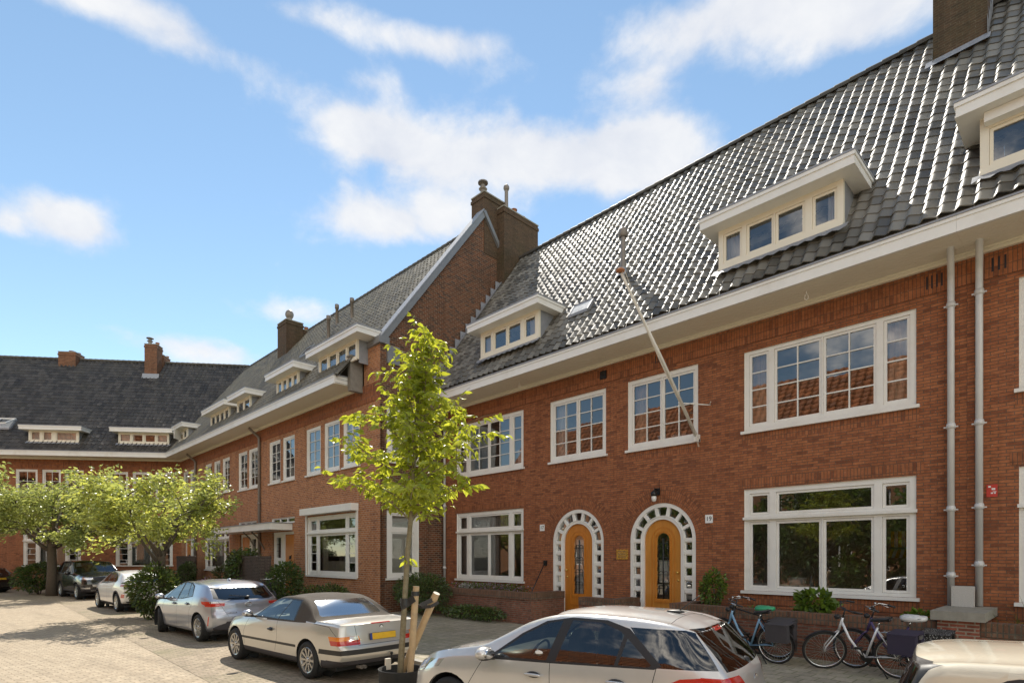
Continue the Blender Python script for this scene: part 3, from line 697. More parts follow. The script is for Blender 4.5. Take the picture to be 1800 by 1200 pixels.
def plate(h, T, x, z, s):
    b = MB(T); b.box(x - .095, x + .095, -.02, -.002, z - .10, z + .10); p = b.build('house_number', 'enamel', h)
    loc = T @ Vector((x, -.0215, z)); text_mesh('number', s, .15, 'ink', p, loc, (R(90), 0, 0), .002)
plate(h17, T, -12.14, 2.92, '17')
b = MB(T); b.box(-9.88, -9.66, -.05, -.023, 7.02, 7.25); 
for i in range(5): b.box(-9.87, -9.67, -.06, -.051, 7.03 + i * .043, 7.055 + i * .043)
b.build('air_vent', 'black_metal', h17)
b = MB(T); bx, by, bz = -9.60, .68, 10.10
b.lathe([(.085, -.15), (.085, .45), (.07, .47), (.07, 1.15)], (bx, by, bz), 'z', 14, 1); b.lathe([(.095, 1.12), (.125, 1.15), (.125, 1.33), (.10, 1.36), (.001, 1.37)], (bx, by, bz), 'z', 14, 1)
b.lathe([(.19, -.04), (.09, .22)], (bx, by, bz), 'z', 14, 0); v = b.build('flue_pipe', ['lead', 'pipe_brown'], h17, smooth=True)
b = MB(T); n = Vector((0, -SA, 1)).normalized(); s_ = Vector((0, 1, SA)).normalized(); c0 = Vector((-10.85, -.16, 9.24 - .16 * SA))
def rp(u, t, k): return c0 + Vector((u, 0, 0)) + s_ * t + n * k
for (u0, u1) in ((0, .30), (.31, .62)): b.poly([rp(u0, 0, .09), rp(u1, 0, .09), rp(u1, .42, .09), rp(u0, .42, .09)], 1)
for q in (((-.04, 0), (.66, 0)), ((.66, 0), (.66, .46)), ((.66, .46), (-.04, .46)), ((-.04, .46), (-.04, 0))): b.bar(rp(*q[0], .06), rp(*q[1], .06), .06, .08, 0)
b.build('roof_window', ['lead', 'skylight_pane'], h17)
# gate-post style handrail of forged iron beside the entrance
b = MB(T); b.tube([(-12.02, -.03, 1.82), (-11.97, -.10, 1.80), (-11.75, -.62, 1.38), (-11.45, -1.25, .92)], .016, 8); b.box(-12.06, -11.94, -.05, -.002, 1.74, 1.90); b.build('handrail', 'black_metal', h17, smooth=True)
# stepped lead soakers where the roof meets the gable
b = MB(T); 
for i in range(17):
    y = -.55 + i * .26; z = 9.24 + SA * y; b.box(-17.168, -17.150, y, y + .27, z + .02, z + .40)
b.box(-17.15, -16.98, -1.0, -.99, 7.9, 7.92); b.poly([(-17.14, YE, ZE + .09), (-16.96, YE, ZE + .09), (-16.96, 3.7, ZR + .05), (-17.14, 3.7, ZR + .05)]); b.build('step_flashing', 'lead', h17)
# ---- number 19
h19, T = house('terraced_house', 'red brick house numbered 19 with arched oak door under a wall lamp', FA, -9.335, GA)
g19 = (-5.76, -2.46, 1.25, 3.57); f19 = (-5.76, -2.46, 4.91, 6.73); s19 = (-8.96, -6.91, 4.90, 6.76); C19 = -7.93
wallA(h19, T, -9.333, -1.702, [g19, f19, s19], [C19])
window(h19, T, *g19, big_ground(*g19[:2]), drip=2.90)
window(h19, T, *f19, big_first(*f19[:2]), drapes=[(.02, .17, .03, .97, 'curtain_peach'), (.8, .98, .03, .97, 'curtain_peach')])
window(h19, T, *s19, pair_first(*s19[:2]), drapes=[(.04, .22, .03, .97, 'curtain_peach')])
arch_entrance(h19, T, C19, .32, .84, -1, numberplate=True, flap=True)
roof(h19, T, -9.333, -1.702, YE, ZE, REDGE, ZR, 'tile_glazed', holes=[(-6.1, -3.55, -.56, .12)], seed=2, yb=9.6, zb=6.9)
eaves(h19, T, -9.333, -1.702, -1.06, 7.47, 7.72)
cl = [(-5.98, -5.55, 8.66, 9.32, 1, 1), (-5.45, -4.86, 8.66, 9.32, 1, 1), (-4.83, -4.24, 8.66, 9.32, 1, 1), (-4.10, -3.64, 8.66, 9.32, 1, 1)]
dormer(h19, T, -6.09, -3.53, -.6, 8.56, 9.43, 9.24, SA, cl, drapes=[(.03, .17, 'curtain_white'), (.87, .97, 'curtain_white')])
interior(h19, T, -9.30, -1.75)
chimney(h19, T, [(-2.67, -1.72, 2.76, 4.3, 11.8, 17.6)], [(-2.3, 3.5, 17.6, .12, .5, 'pot')], flash=[[(-2.8, 2.62, 13.02), (-1.66, 2.62, 13.02), (-1.66, 2.755, 13.22), (-2.8, 2.755, 13.22)]] + [[(-1.715, 2.7 + i * .22, 13.1 + i * .3), (-1.715, 2.95 + i * .22, 13.1 + i * .3), (-1.715, 2.95 + i * .22, 13.6 + i * .3), (-1.715, 2.7 + i * .22, 13.6 + i * .3)] for i in range(4)] + [[(-2.675, 2.7 + i * .22, 13.0 + i * .3), (-2.675, 2.95 + i * .22, 13.0 + i * .3), (-2.675, 2.95 + i * .22, 13.45 + i * .3), (-2.675, 2.7 + i * .22, 13.45 + i * .3)] for i in range(4)])
downpipe(h19, T, -1.92, -.09, 1.16, 7.0, 'pipe_grey', top=(-1.86, -.55, 7.55), col=(1.7, 2.9, 4.4, 6.6), r=.055)
plate(h19, T, -6.62, 2.94, '19')
b = MB(T); b.box(-9.33, -8.95, -.02, -.003, 1.95, 2.22); pq = b.build('name_plaque', 'brass', h19)
b = MB(T)
for i in range(5):
    x = -9.28
    while x < -9.02:
        l = random.uniform(.02, .05); b.box(x, min(x + l, -9.0), -.0225, -.0205, 2.165 - i * .042, 2.178 - i * .042); x += l + .012
b.build('engraving', 'timber_dark', pq)
b = MB(T); lx = -8.03
b.box(lx - .07, lx + .07, -.05, -.002, 3.62, 3.80); b.tube([(lx, -.03, 3.75), (lx, -.16, 3.78), (lx, -.20, 3.72)], .018, 8); b.lathe([(.03, .12), (.075, .08), (.085, .0), (.07, -.02)], (lx, -.2, 3.60), 'z', 14); b.tube([(lx + .05, -.03, 3.8), (lx + .05, -.03, 4.02)], .006, 5)
la = b.build('wall_lamp', 'black_metal', h19, smooth=True)
b = MB(T); b.lathe([(.06, .0), (.068, -.06), (.05, -.13), (.001, -.15)], (lx, -.2, 3.585), 'z', 14); b.build('lamp_glass', 'enamel', la, smooth=True)
for (x, y, hh, n_) in ((-12.6, -.55, h17, 1), (-4.2, -.62, h19, 2)):
    Tx = Matrix.Translation((17.18 if n_ == 1 else 9.335, 0, 0)); b = MB(Tx); pts = [(x, y, 7.45)] + [(x + .035 * math.sin(i / 8 * 6.283), y, 7.38 - .06 * (1 - math.cos(i / 8 * 6.283))) for i in range(9)]; b.tube(pts, .008, 5); b.build('soffit_hook', 'white_paint', hh)
# slots of the cavity vents
b = MB(T)
for i in range(4): b.box(-2.30 + i * .075, -2.275 + i * .075, -.026, -.0225, 7.02, 7.26)
for i in range(3): b.box(-8.1 + i * .07, -8.075 + i * .07, -.026, -.0225, 7.05, 7.25)
b.build('vent_slots', 'ink', h19)
# things standing on the sill inside number 19 and its striped awning seen through the room
b = MB(T); b.lathe([(.001, 0), (.15, 0), (.19, .22), (.175, .22), (.16, .05)], (-4.72, .36, 1.34), 'z', 18); o = b.build('flower_pot', 'white_paint', None, smooth=True)
o.matrix_world = Matrix.Translation(FA.w(-9.335, 0)); tag(o, 'white flower pot on the sill behind the big window of number 19', 'flower pot')
b = MB(T); b.lathe([(.001, 0), (.05, 0), (.06, .05), (.05, .14), (.02, .20), (.022, .27)], (-4.42, .33, 1.34), 'z', 14); o = b.build('glass_bottle', 'lead', None, smooth=True)
o.matrix_world = Matrix.Translation(FA.w(-9.335, 0)); tag(o, 'grey bottle on the window sill beside the white flower pot', 'bottle')
b = MB(T); b.blob((-4.98, .33, 1.37), .09, .05, .07, nu=10, nv=6); o = b.build('shell', 'ivory', None, smooth=True); o.matrix_world = Matrix.Translation(FA.w(-9.335, 0)); tag(o, 'pale pink shell on the window sill left of the white flower pot', 'shell')
b = MB(T); b.box(-3.45, -2.3, 2.6, 2.9, 2.25, 2.62); b.poly([(-3.45, 2.59, 2.20), (-2.3, 2.59, 2.20), (-2.3, 2.3, 2.0), (-3.45, 2.3, 2.0)]); o = b.build('striped_blind', 'awning_stripe', None); o.matrix_world = Matrix.Translation(FA.w(-9.335, 0)); tag(o, 'yellow and white striped valance hanging inside number 19 behind the right pane', 'valance')
for (nm, x, z, sx, sz, mt, lb, ct) in (('storage_box', -8.05, 5.02, .17, .18, 'blue_box', 'light blue box standing on the sill behind the upper window of number 19', 'box'),):
    b = MB(T); b.box(x - sx / 2, x + sx / 2, .16, .3, z, z + sz); b.box(x - sx / 2 - .01, x + sx / 2 + .01, .15, .31, z + sz - .03, z + sz + .002); o = b.build(nm, mt); o.matrix_world = Matrix.Translation(FA.w(-9.335, 0)); tag(o, lb, ct)
b = MB(T)
for i in range(9): b.box(-7.75 + i * .05, -7.735 + i * .05, .18, .30, 5.02, 5.15)
b.box(-7.76, -7.34, .175, .305, 5.145, 5.16); b.box(-7.76, -7.34, .175, .305, 5.015, 5.03); o = b.build('dish_rack', 'white_paint'); o.matrix_world = Matrix.Translation(FA.w(-9.335, 0)); tag(o, 'small white slatted rack on the sill beside the light blue box', 'rack')
# ---- the next house to the right, cut off by the frame
h21, T = house('terraced_house', 'red brick house cut by the right edge, a red sticker on its wall', FA, -1.702, GA)
g21 = (-1.0, 2.4, 1.25, 3.57); f21 = (-1.0, 2.4, 4.90, 6.80)
wallA(h21, T, -1.70, 6.2, [g21, f21])
window(h21, T, *g21, big_ground(*g21[:2]), drip=2.90); window(h21, T, *f21, big_first(*f21[:2]), drapes=[(.02, .17, .03, .97, 'curtain_white')])
roof(h21, T, -1.70, 6.2, YE, ZE, REDGE, ZR, 'tile_glazed', holes=[(-1.45, 1.5, -.56, .12)], seed=3, yb=9.6, zb=6.9)
eaves(h21, T, -1.70, 6.2, -1.06, 7.47, 7.72); interior(h21, T, -1.66, 6.1)
cl = [(-1.33, -.75, 8.6, 9.22, 1, 1), (-.62, .1, 8.6, 9.22, 1, 1), (.2, .9, 8.6, 9.22, 1, 1)]
dormer(h21, T, -1.45, 1.1, -.6, 8.50, 9.43, 9.24, SA, cl, shutter=(-1.38, 1.05))
downpipe(h21, T, -1.52, -.09, 1.16, 7.0, 'pipe_grey', top=(-1.46, -.55, 7.6), col=(1.9, 2.92, 4.4, 6.7), r=.055)
b = MB(T); b.box(-1.43, -1.28, -.012, -.002, 3.08, 3.30); st = b.build('wall_sticker', 'red_sticker', h21)
b = MB(T)
for (x, z, a, c) in ((-1.405, 3.245, .035, .03), (-1.36, 3.20, .05, .035), (-1.37, 3.135, .03, .025), (-1.325, 3.135, .02, .025), (-1.345, 3.165, .05, .01)): b.box(x, x + a, -.0145, -.0125, z, z + c)
b.build('sticker_print', 'enamel', st)
b = MB(T)
for i in range(3): b.box(-1.36 + i * .085, -1.33 + i * .085, -.026, -.0225, 7.02, 7.26)
b.build('vent_slots', 'ink', h21)

# ================================================================== the middle row with the dark gable
ZEB = 8.33; YEB = -.95; SB = 1.24; RB = 4.7; ZRB = 9.508 + SB * RB
biv = Vector((-.488, 1, 0))                                       # valley direction in the middle row's own axes
def wallB(h, T, x0, x1, holes, mat='brick_orange', top=7.42, soldier='brick_orange_soldier', back=9.4, shape=True):
    b = MB(T); b.holed(x0, x1, 0, top, holes, 0, .16)
    k = MB(T); k.poly([(x0, back, 0), (x1, back, 0), (x1, back, 8), (x0, back, 8)]); k.build('rear_wall', mat, h)
    o = b.build('wall', mat, h); s = MB(T); s.holed(x0, x1, top, 8.06, [], -.018, .16); s.build('soldier_course', soldier, h); return o
def tall(x0, x1): return [(x0 + .09, x1 - .09, 5.33 + .09, 7.22 - .09, 2, 4)]
def big_b(x0, x1):
    r = []
    for a, c in ((x0 + .14, x0 + .72), (x1 - .72, x1 - .14)): r += [(a, c, 1.4, 2.88, 1, 4), (a, c, 3.03, 3.5, 1, 1)]
    return r + [(x0 + .86, x1 - .86, 1.4, 2.88, 1, 1), (x0 + .86, x1 - .86, 3.03, 3.5, 1, 1)]
def porch(h, T, xd, s, canopy):
    """door at xd (left edge), side light to its left (s=-1) or right (s=1)"""
    b = MB(T); b.holed(xd - .08, xd + 1.08, .35, 3.1, [(xd, xd + 1.0, .36, 2.98)], .06, .09); f = b.build('door_frame', 'white_paint', h)
    d = MB(T); d.box(xd + .005, xd + .995, .10, .15, .36, 2.97, 0)
    for k in range(5): d.box(xd + .40, xd + .60, .088, .099, 1.1 + k * .2, 1.24 + k * .2, 1); d.bar((xd + .38, .09, 1.1 + k * .2), (xd + .62, .09, 1.26 + k * .2), .03, .03, 2)
    dr = d.build('door', ['orange_door', 'ink', 'black_metal'], h)
    a0 = xd - 1.12 if s < 0 else xd + 1.08
    b = MB(T); b.holed(a0, a0 + 1.04, .9, 3.1, [(a0 + .28, a0 + .76, 1.95, 2.85)], .05, .09); b.box(a0 + .2, a0 + .84, .035, .049, 1.1, 1.7); sl_ = b.build('side_panel', 'white_paint', h)
    g = MB(T); g.poly([(a0 + .28, .1, 1.95), (a0 + .76, .1, 1.95), (a0 + .76, .1, 2.85), (a0 + .28, .1, 2.85)]); g.build('pane', 'window_glass', sl_)
    m = MB(T)
    for i in (1, 2): m.box(a0 + .28, a0 + .76, .07, .095, 1.95 + i * .3, 1.97 + i * .3)
    m.box(a0 + .51, a0 + .53, .072, .094, 1.95, 2.85); m.build('glazing_bar', 'black_metal', sl_)
    k = MB(T); k.box(xd - .2, xd + 1.2, -.5, .05, .1, .35); k.build('door_step', 'stone_grey', h)
def canopy(h, T, x0, x1, brackets):
    b = MB(T); b.box(x0, x1, -.95, -.005, 3.16, 3.42, 0); b.box(x0 - .03, x1 + .03, -.98, -.005, 3.422, 3.46, 1); b.box(x0 - .015, x1 + .015, -.965, -.006, 3.15, 3.19, 0)
    c = b.build('canopy', ['white_paint', 'lead'], h)
    for x in brackets: q = MB(T); q.tube([(x, -.03, 2.35), (x, -.35, 2.9), (x, -.62, 3.14)], .035, 8); q.build('bracket', 'pipe_brown', c)
def fan(h, T, x0, x1, n):
    w = (x1 - x0 - .12 - .05 * (n - 1)) / n
    window(h, T, x0, x1, 3.47, 3.72, [(x0 + .06 + i * (w + .05), x0 + .06 + i * (w + .05) + w, 3.51, 3.68, 1, 1) for i in range(n)], sill=False, border=.02)
# ---- gable house
hB1, T = house('gabled_house', 'orange brick house ending in the tall dark gable, behind the young tree', FB, 0, GB)
gB = (-5.49, -1.57, 1.27, 3.62); holes = [gB, (-5.58, -4.36, 5.33, 7.22), (-4.01, -2.83, 5.33, 7.22), (-2.52, -1.37, 5.33, 7.22), (-9.35, -8.18, 5.33, 7.22), (-7.88, -6.73, 5.33, 7.22),
         (-9.08, -6.80, .35, 3.10), (-9.1, -6.73, 3.47, 3.72)]
wallB(hB1, T, -10.43, 0, holes)
window(hB1, T, *gB, big_b(*gB[:2]), drip=2.95, drapes=[(.22, .34, .05, .68, 'curtain_white'), (.24, .76, .04, .24, 'curtain_white')])
b = MB(T); b.box(-5.62, -1.44, -.30, -.004, 3.68, 3.94); b.box(-5.60, -5.52, -.06, -.004, 1.25, 3.68); b.box(-1.54, -1.46, -.06, -.004, 1.25, 3.68); b.build('roller_shutter', 'white_paint', hB1)
for k_, q in enumerate(holes[1:6]): window(hB1, T, *q, tall(*q[:2]), drapes=[[(.06, .94, .04, .25, 'curtain_white')], [], [(.05, .35, .03, .97, 'curtain_white')], [(.05, .95, .5, .97, 'blind')], [(.06, .94, .04, .4, 'curtain_white')]][k_])
porch(hB1, T, -7.88, -1, True); fan(hB1, T, -9.1, -6.73, 3); canopy(hB1, T, -10.42, -7.0 + .05, (-9.9,)); interior(hB1, T, -10.4, -.2, floors=(.35, 4.3, 4.8, 7.7))
# gable end
Tg = T @ Matrix.Rotation(R(90), 4, 'Z')
b = MB(Tg); gw = [(.26, 1.61, 1.27, 3.62), (.26, 1.61, 5.33, 7.22)]
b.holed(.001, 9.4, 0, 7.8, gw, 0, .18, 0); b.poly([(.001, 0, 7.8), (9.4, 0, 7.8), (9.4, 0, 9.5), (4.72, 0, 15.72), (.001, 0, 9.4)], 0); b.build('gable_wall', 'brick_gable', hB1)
for q in gw: window(hB1, Tg, *q, [(q[0] + .2, q[1] - .2, q[2] + .12, q[3] - (.75 if q[2] < 2 else .12), 1 if q[2] < 2 else 2, 1 if q[2] < 2 else 4)] + ([(q[0] + .2, q[1] - .2, q[3] - .62, q[3] - .12, 1, 1)] if q[2] < 2 else []))
b = MB(T); b.holed(-1.06, -.001, 7.86, 9.32, [], -.003, .5); b.box(-1.06, -.001, .5, 1.0, 7.9, 9.3); b.build('kneeler', 'brick_orange', hB1)
b = MB(T); b.box(-1.5, -.30, -.06, .25, 9.32, 9.50); b.box(-.28, .12, -.10, .30, 9.32, 9.56)
rk = [Vector((-.10, -.02, 9.46)), Vector((-.10, 4.75, 15.86)), Vector((-.10, 9.5, 9.5))]
def sect(p, q, xw0, xw1, h0, h1, m):
    n = Vector((0, -(q - p).z, (q - p).y)).normalized(); A = [Vector((x, p.y, p.z)) + n * hh for x, hh in ((xw0, h0), (xw1, h0), (xw1, h1), (xw0, h1))]; B_ = [v + (q - p) for v in A]
    for i in range(4): b.poly([A[i], A[(i + 1) % 4], B_[(i + 1) % 4], B_[i]], m)
    b.poly(A[::-1], m); b.poly(B_, m)
sect(rk[0], rk[1], -.30, .10, -.16, .04, 0); sect(rk[0], rk[1], -.33, .12, .042, .075, 1); sect(rk[2], rk[1], -.34, .14, -.02, .12, 0)
b.box(-.02, .08, .25, .75, 8.7, 9.32, 0)
b.build('coping', ['zinc', 'lead'], hB1)
b = MB(T); b.box(-1.30, -1.12, -.50, -.022, 7.84, 9.02); b.box(-1.34, -1.08, -.54, -.02, 9.022, 9.08); b.build('gutter_stop', 'timber_grey', hB1)
eaves(hB1, T, -10.43, -1.36, -1.0, 8.05, 8.32, ret1=True)
hl = [(-3.55, -.8, -.42, .3), (-7.5, -5.5, -.42, .3)]
roof(hB1, T, -10.43, -1.10, YEB, ZEB, RB, ZRB, 'tile_mossy', holes=hl, seed=5, yb=9.9, zb=8.2, th=.32)
roof(hB1, T, -1.10, -.30, .35, ZEB + 1.3 * SB, RB, ZRB, 'tile_mossy', seed=6, yb=9.9, zb=8.2, th=.32)
def lights(x0, x1, n, z0, z1, bar=.08):
    w = (x1 - x0 - .14 - bar * (n - 1)) / n; return [(x0 + .07 + i * (w + bar), x0 + .07 + i * (w + bar) + w, z0 + .05, z1 - .05, 1, 1) for i in range(n)]
dormer(hB1, T, -3.62, -.78, -.45, 8.88, 9.56, 9.508, SB, lights(-3.62, -.78, 4, 8.90, 9.54), oh0=.36, oh1=.62, drapes=[(.04, .96, 'blind')], apron=False)
dormer(hB1, T, -7.52, -5.45, -.45, 8.86, 9.54, 9.508, SB, lights(-7.52, -5.45, 4, 8.88, 9.52), oh0=.36, oh1=.36, drapes=[(.04, .96, 'blind')], apron=False)
chimney(hB1, T, [(-.75, .03, 4.78, 6.05, 14.2, 16.66), (-.72, .42, 5.5, 7.54, 12.4, 16.22)], [(-.35, 5.05, 16.7, .11, .5, 'cowl'), (.10, 5.95, 16.25, .085, .95, 'ball'), (.0, 6.5, 16.25, .12, .42, 'pot'), (.0, 7.0, 16.25, .12, .30, 'pot')])
for (x, y, hh) in ((-7.55, 1.96, .95), (-7.1, 2.9, .75), (-9.1, 3.2, .8)):
    b = MB(T); b.lathe([(.08, -.2), (.07, hh), (.10, hh), (.10, hh + .2), (.001, hh + .22)], (x, y, 9.508 + SB * y), 'z', 12); b.build('flue_pipe', 'pipe_brown', hB1, smooth=True)
b = MB(T); s_ = Vector((0, 1, SB)).normalized(); n = Vector((0, -SB, 1)).normalized(); c0 = Vector((-9.95, 1.75, 9.508 + SB * 1.75))
b.poly([rp(0, 0, .1), rp(.75, 0, .1), rp(.75, .6, .1), rp(0, .6, .1)], 1)
for q in (((-.04, 0), (.79, 0)), ((.79, 0), (.79, .64)), ((.79, .64), (-.04, .64)), ((-.04, .64), (-.04, 0))): b.bar(rp(*q[0], .06), rp(*q[1], .06), .06, .1, 0)
b.build('roof_window', ['zinc', 'window_glass'], hB1)
downpipe(hB1, T, -10.40, -.08, .1, 7.5, 'pipe_brown', top=(-10.40, -.55, 8.0), r=.06, col=(2.0, 4.5, 6.6))
# ---- second house of the middle row
hB2, T = house('terraced_house', 'orange brick house with narrow tall windows, between the two brown downpipes', FB, -10.432, GB)
gB2 = (-18.46, -14.6, 1.27, 3.55); holes = [gB2, (-13.22, -12.1, 5.33, 7.22), (-11.85, -10.72, 5.33, 7.22), (-18.36, -17.38, 5.42, 7.22), (-16.91, -15.97, 5.42, 7.22), (-15.55, -14.54, 5.42, 7.22), (-13.1, -10.72, .35, 3.10), (-13.2, -10.9, 3.47, 3.72)]
wallB(hB2, T, -20.13, -10.432, holes)
window(hB2, T, *gB2, big_b(*gB2[:2]), drip=2.95, drapes=[(.24, .76, .05, .7, 'blind')])
for q in holes[1:6]: window(hB2, T, *q, [(q[0] + .09, q[1] - .09, q[2] + .09, 7.13, 2, 4)])
porch(hB2, T, -12.95, 1, True); fan(hB2, T, -13.2, -10.9, 3); canopy(hB2, T, -14.0, -10.434, (-10.9,)); interior(hB2, T, -20.1, -10.46, floors=(.35, 4.3, 4.8, 7.7))
eaves(hB2, T, -20.13, -10.432, -1.0, 8.05, 8.32)
roof(hB2, T, -20.13, -10.432, YEB, ZEB, RB, ZRB, 'tile_mossy', holes=[(-11.2, -9.6, -.42, .3), (-16.1, -13.3, -.42, .3)], seed=7, yb=9.9, zb=8.2, th=.32)
dormer(hB2, T, -12.2, -10.55, -.45, 8.86, 9.54, 9.508, SB, lights(-12.2, -10.55, 2, 8.88, 9.52), oh0=.3, oh1=.36, drapes=[(.04, .96, 'blind')], apron=False)
dormer(hB2, T, -16.1, -13.34, -.45, 8.88, 9.54, 9.508, SB, lights(-16.1, -13.34, 4, 8.9, 9.52), oh0=.36, oh1=.36, drapes=[(.5, .96, 'blind')], apron=False)
chimney(hB2, T, [(-16.2, -15.02, 3.2, 4.2, 12.8, 15.5), (-16.1, -15.1, 4.2, 5.6, 12.8, 15.2)], [(-15.5, 3.6, 15.55, .16, .42, 'ball'), (-15.5, 4.6, 15.2, .12, .35, 'pot'), (-15.4, 5.3, 15.2, .12, .3, 'pot')])
downpipe(hB2, T, -20.02, -.08, .1, 7.5, 'pipe_brown', top=(-20.02, -.55, 8.0), r=.06, col=(2.0, 4.5, 6.6))
# ---- corner house
hB3, T = house('corner_house', 'narrow orange brick house in the inner corner, with an open casement in its small dormer', FB, -20.132, GB)
holes = [(-22.62, -21.66, 5.42, 7.22), (-21.23, -20.3, 5.42, 7.22), (-22.4, -21.2, .35, 3.10), (-21.15, -20.35, .9, 3.1)]
wallB(hB3, T, -23.10, -20.132, holes)
for q in holes[:2]: window(hB3, T, *q, [(q[0] + .09, q[1] - .09, q[2] + .09, 7.13, 2, 4)])
b = MB(T); b.holed(-22.4, -21.2, .35, 3.1, [(-22.3, -21.3, .36, 2.98)], .06, .09); b.build('door_frame', 'white_paint', hB3)
b = MB(T); b.box(-22.29, -21.31, .1, .15, .36, 2.97, 0); [b.box(-21.9, -21.7, .085, .099, 1.2 + k * .25, 1.36 + k * .25, 1) for k in range(4)]; b.build('door', ['orange_door', 'ink'], hB3)
q = (-21.15, -20.35, .9, 3.1); window(hB3, T, *q, [(-21.02, -20.48, 1.7, 3.0, 1, 2)], sill=False)
cl_ = Vector((-23.1, 0, 0)); no_ = Vector((-1, -.488, 0))
vb = [(T @ cl_, no_)]
eaves(hB3, T, -23.10, -20.132, -1.0, 8.05, 8.32, end0=-.488)
roof(hB3, T, -26.2, -20.132, YEB, ZEB, RB, ZRB, 'tile_mossy', holes=[(-20.6, -18.7, -.42, .3)], seed=8, clip=vb, yb=9.9, zb=8.2, th=.32); interior(hB3, T, -23.0, -20.16, floors=(.35, 4.3, 4.8, 7.7))
dd = dormer(hB3, T, -21.9, -20.35, -.45, 8.98, 9.60, 9.508, SB, lights(-21.9, -20.35, 2, 9.0, 9.58), oh0=.2, oh1=.3, apron=False)
b = MB(T); b.bar((-21.45, -.47, 9.28), (-21.0, -.95, 9.28), .03, .56, 0, up=(0, 0, 1)); b.build('open_casement', 'white_paint', dd)
# ================================================================== the far row
ZRC = 9.508 + SB * 5.0
def far_house(label, x0, x1, holes, ends, clip=None, roof_x=None, seed=10):
    h, T = house('terraced_house', label, FC, x0, GB)
    wallB(h, T, x0, x1, holes, mat='brick_far')
    for q in holes:
        if q[2] > 4: window(h, T, *q, [(q[0] + .09, q[1] - .09, q[2] + .09, q[3] - .09, 2, 3)], drapes=[(.05, .95, .03, .6, 'curtain_peach')])
        else: window(h, T, *q, big_b(*q[:2]), drip=2.95, drapes=[(.25, .75, .05, .7, 'curtain_grey')])
    eaves(h, T, x0, x1, -1.0, 8.05, 8.32, end1=ends)
    rx = roof_x or (x0, x1); interior(h, T, x0 + .1, x1 - .1, floors=(.35, 4.3, 4.8, 7.7))
    roof(h, T, rx[0], rx[1], YEB, ZEB, 5.0, ZRC, 'tile_dark', holes=[(-3.4, -.6, -.42, .3)] if x1 > -1 else [(-8.5, -5.75, -.42, .3)], clip=[(T @ c, n) for c, n in clip] if clip else None, seed=seed, yb=10.2, zb=8.2, th=.32)
    return h, T
hC1, T = far_house('brick house of the far row next to the corner, tall stepped chimney on its ridge', -4.95, 0, [(-1.53, -.44, 5.33, 7.26), (-2.86, -1.78, 5.33, 7.26), (-4.18, -3.14, 5.33, 7.26), (-3.85, -.52, 1.45, 3.6)], .488, clip=[(Vector((0, 0, 0)), Vector((1, -.488, 0)))], roof_x=(-4.95, 2.8), seed=11)
dormer(hC1, T, -3.46, -.54, -.45, 8.98, 9.62, 9.508, SB, lights(-3.46, -.54, 4, 9.0, 9.60), oh0=.33, oh1=.33, drapes=[(.04, .30, 'curtain_white'), (.75, .96, 'curtain_white')], apron=True)
chimney(hC1, T, [(-4.07, -3.26, 3.9, 4.7, 13.5, 16.62), (-3.99, -3.2, 4.7, 5.7, 14.5, 16.15)], [(-3.85, 4.2, 16.65, .12, .4, 'cowl'), (-3.5, 4.5, 16.62, .12, .32, 'pot'), (-3.3, 5.5, 16.15, .1, .2, 'pot')], mat='brick_far_chimney', flash=[[(-4.2, 3.78, 14.24), (-3.12, 3.78, 14.24), (-3.12, 3.895, 14.6), (-4.2, 3.895, 14.6)]])
hC2, T = far_house('brick house of the far row with a low wide chimney, behind the bigger cherry tree', -10.0, -4.95, [(-6.74, -5.69, 5.33, 7.32), (-8.02, -6.98, 5.33, 7.32), (-9.5, -8.29, 5.33, 7.32), (-9.09, -5.85, 1.45, 3.6)], 0, seed=12)
dormer(hC2, T, -8.5, -5.7, -.45, 8.98, 9.62, 9.508, SB, [(-8.38, -7.85, 9.03, 9.57, 1, 1), (-7.72, -7.2, 9.03, 9.57, 1, 1), (-6.98, -5.82, 9.03, 9.57, 1, 1)], oh0=.33, oh1=.33, drapes=[(.04, .96, 'curtain_white')])
chimney(hC2, T, [(-9.9, -9.7 + .9, 4.5, 5.5, 14.6, 16.05)], [(-9.3, 5.0, 16.05, .18, .22, 'pot'), (-9.0, 5.2, 16.05, .12, .18, 'pot')], mat='brick_far_chimney')
hC3, T = far_house('brick house of the far row at the left edge, with a roof window propped open', -16.5, -10.0, [(-11.3, -10.5, 5.33, 7.32), (-12.6, -11.6, 5.33, 7.32), (-15.5, -12.2, 1.45, 3.6)], 0, seed=13)
b = MB(T); porch(hC3, T, -11.9, 1, False) if False else None
s_ = Vector((0, 1, SB)).normalized(); n = Vector((0, -SB, 1)).normalized(); c0 = Vector((-10.75, .2, 9.508 + SB * .2))
b = MB(T); b.poly([rp(0, 0, .5), rp(.8, 0, .5), rp(.8, .9, .12), rp(0, .9, .12)], 1)
for q in ((rp(0, 0, .5), rp(.8, 0, .5)), (rp(.8, 0, .5), rp(.8, .9, .12)), (rp(.8, .9, .12), rp(0, .9, .12)), (rp(0, .9, .12), rp(0, 0, .5))): b.bar(*q, .07, .07, 0)
for q in ((rp(0, 0, .06), rp(.8, 0, .06)), (rp(.8, 0, .06), rp(.8, .9, .06)), (rp(0, .9, .06), rp(0, 0, .06))): b.bar(*q, .1, .1, 2)
b.poly([rp(0, 0, .07), rp(.8, 0, .07), rp(.8, .9, .07), rp(0, .9, .07)], 3)
b.build('roof_window', ['white_paint', 'window_glass', 'lead', 'blind'], hC3)

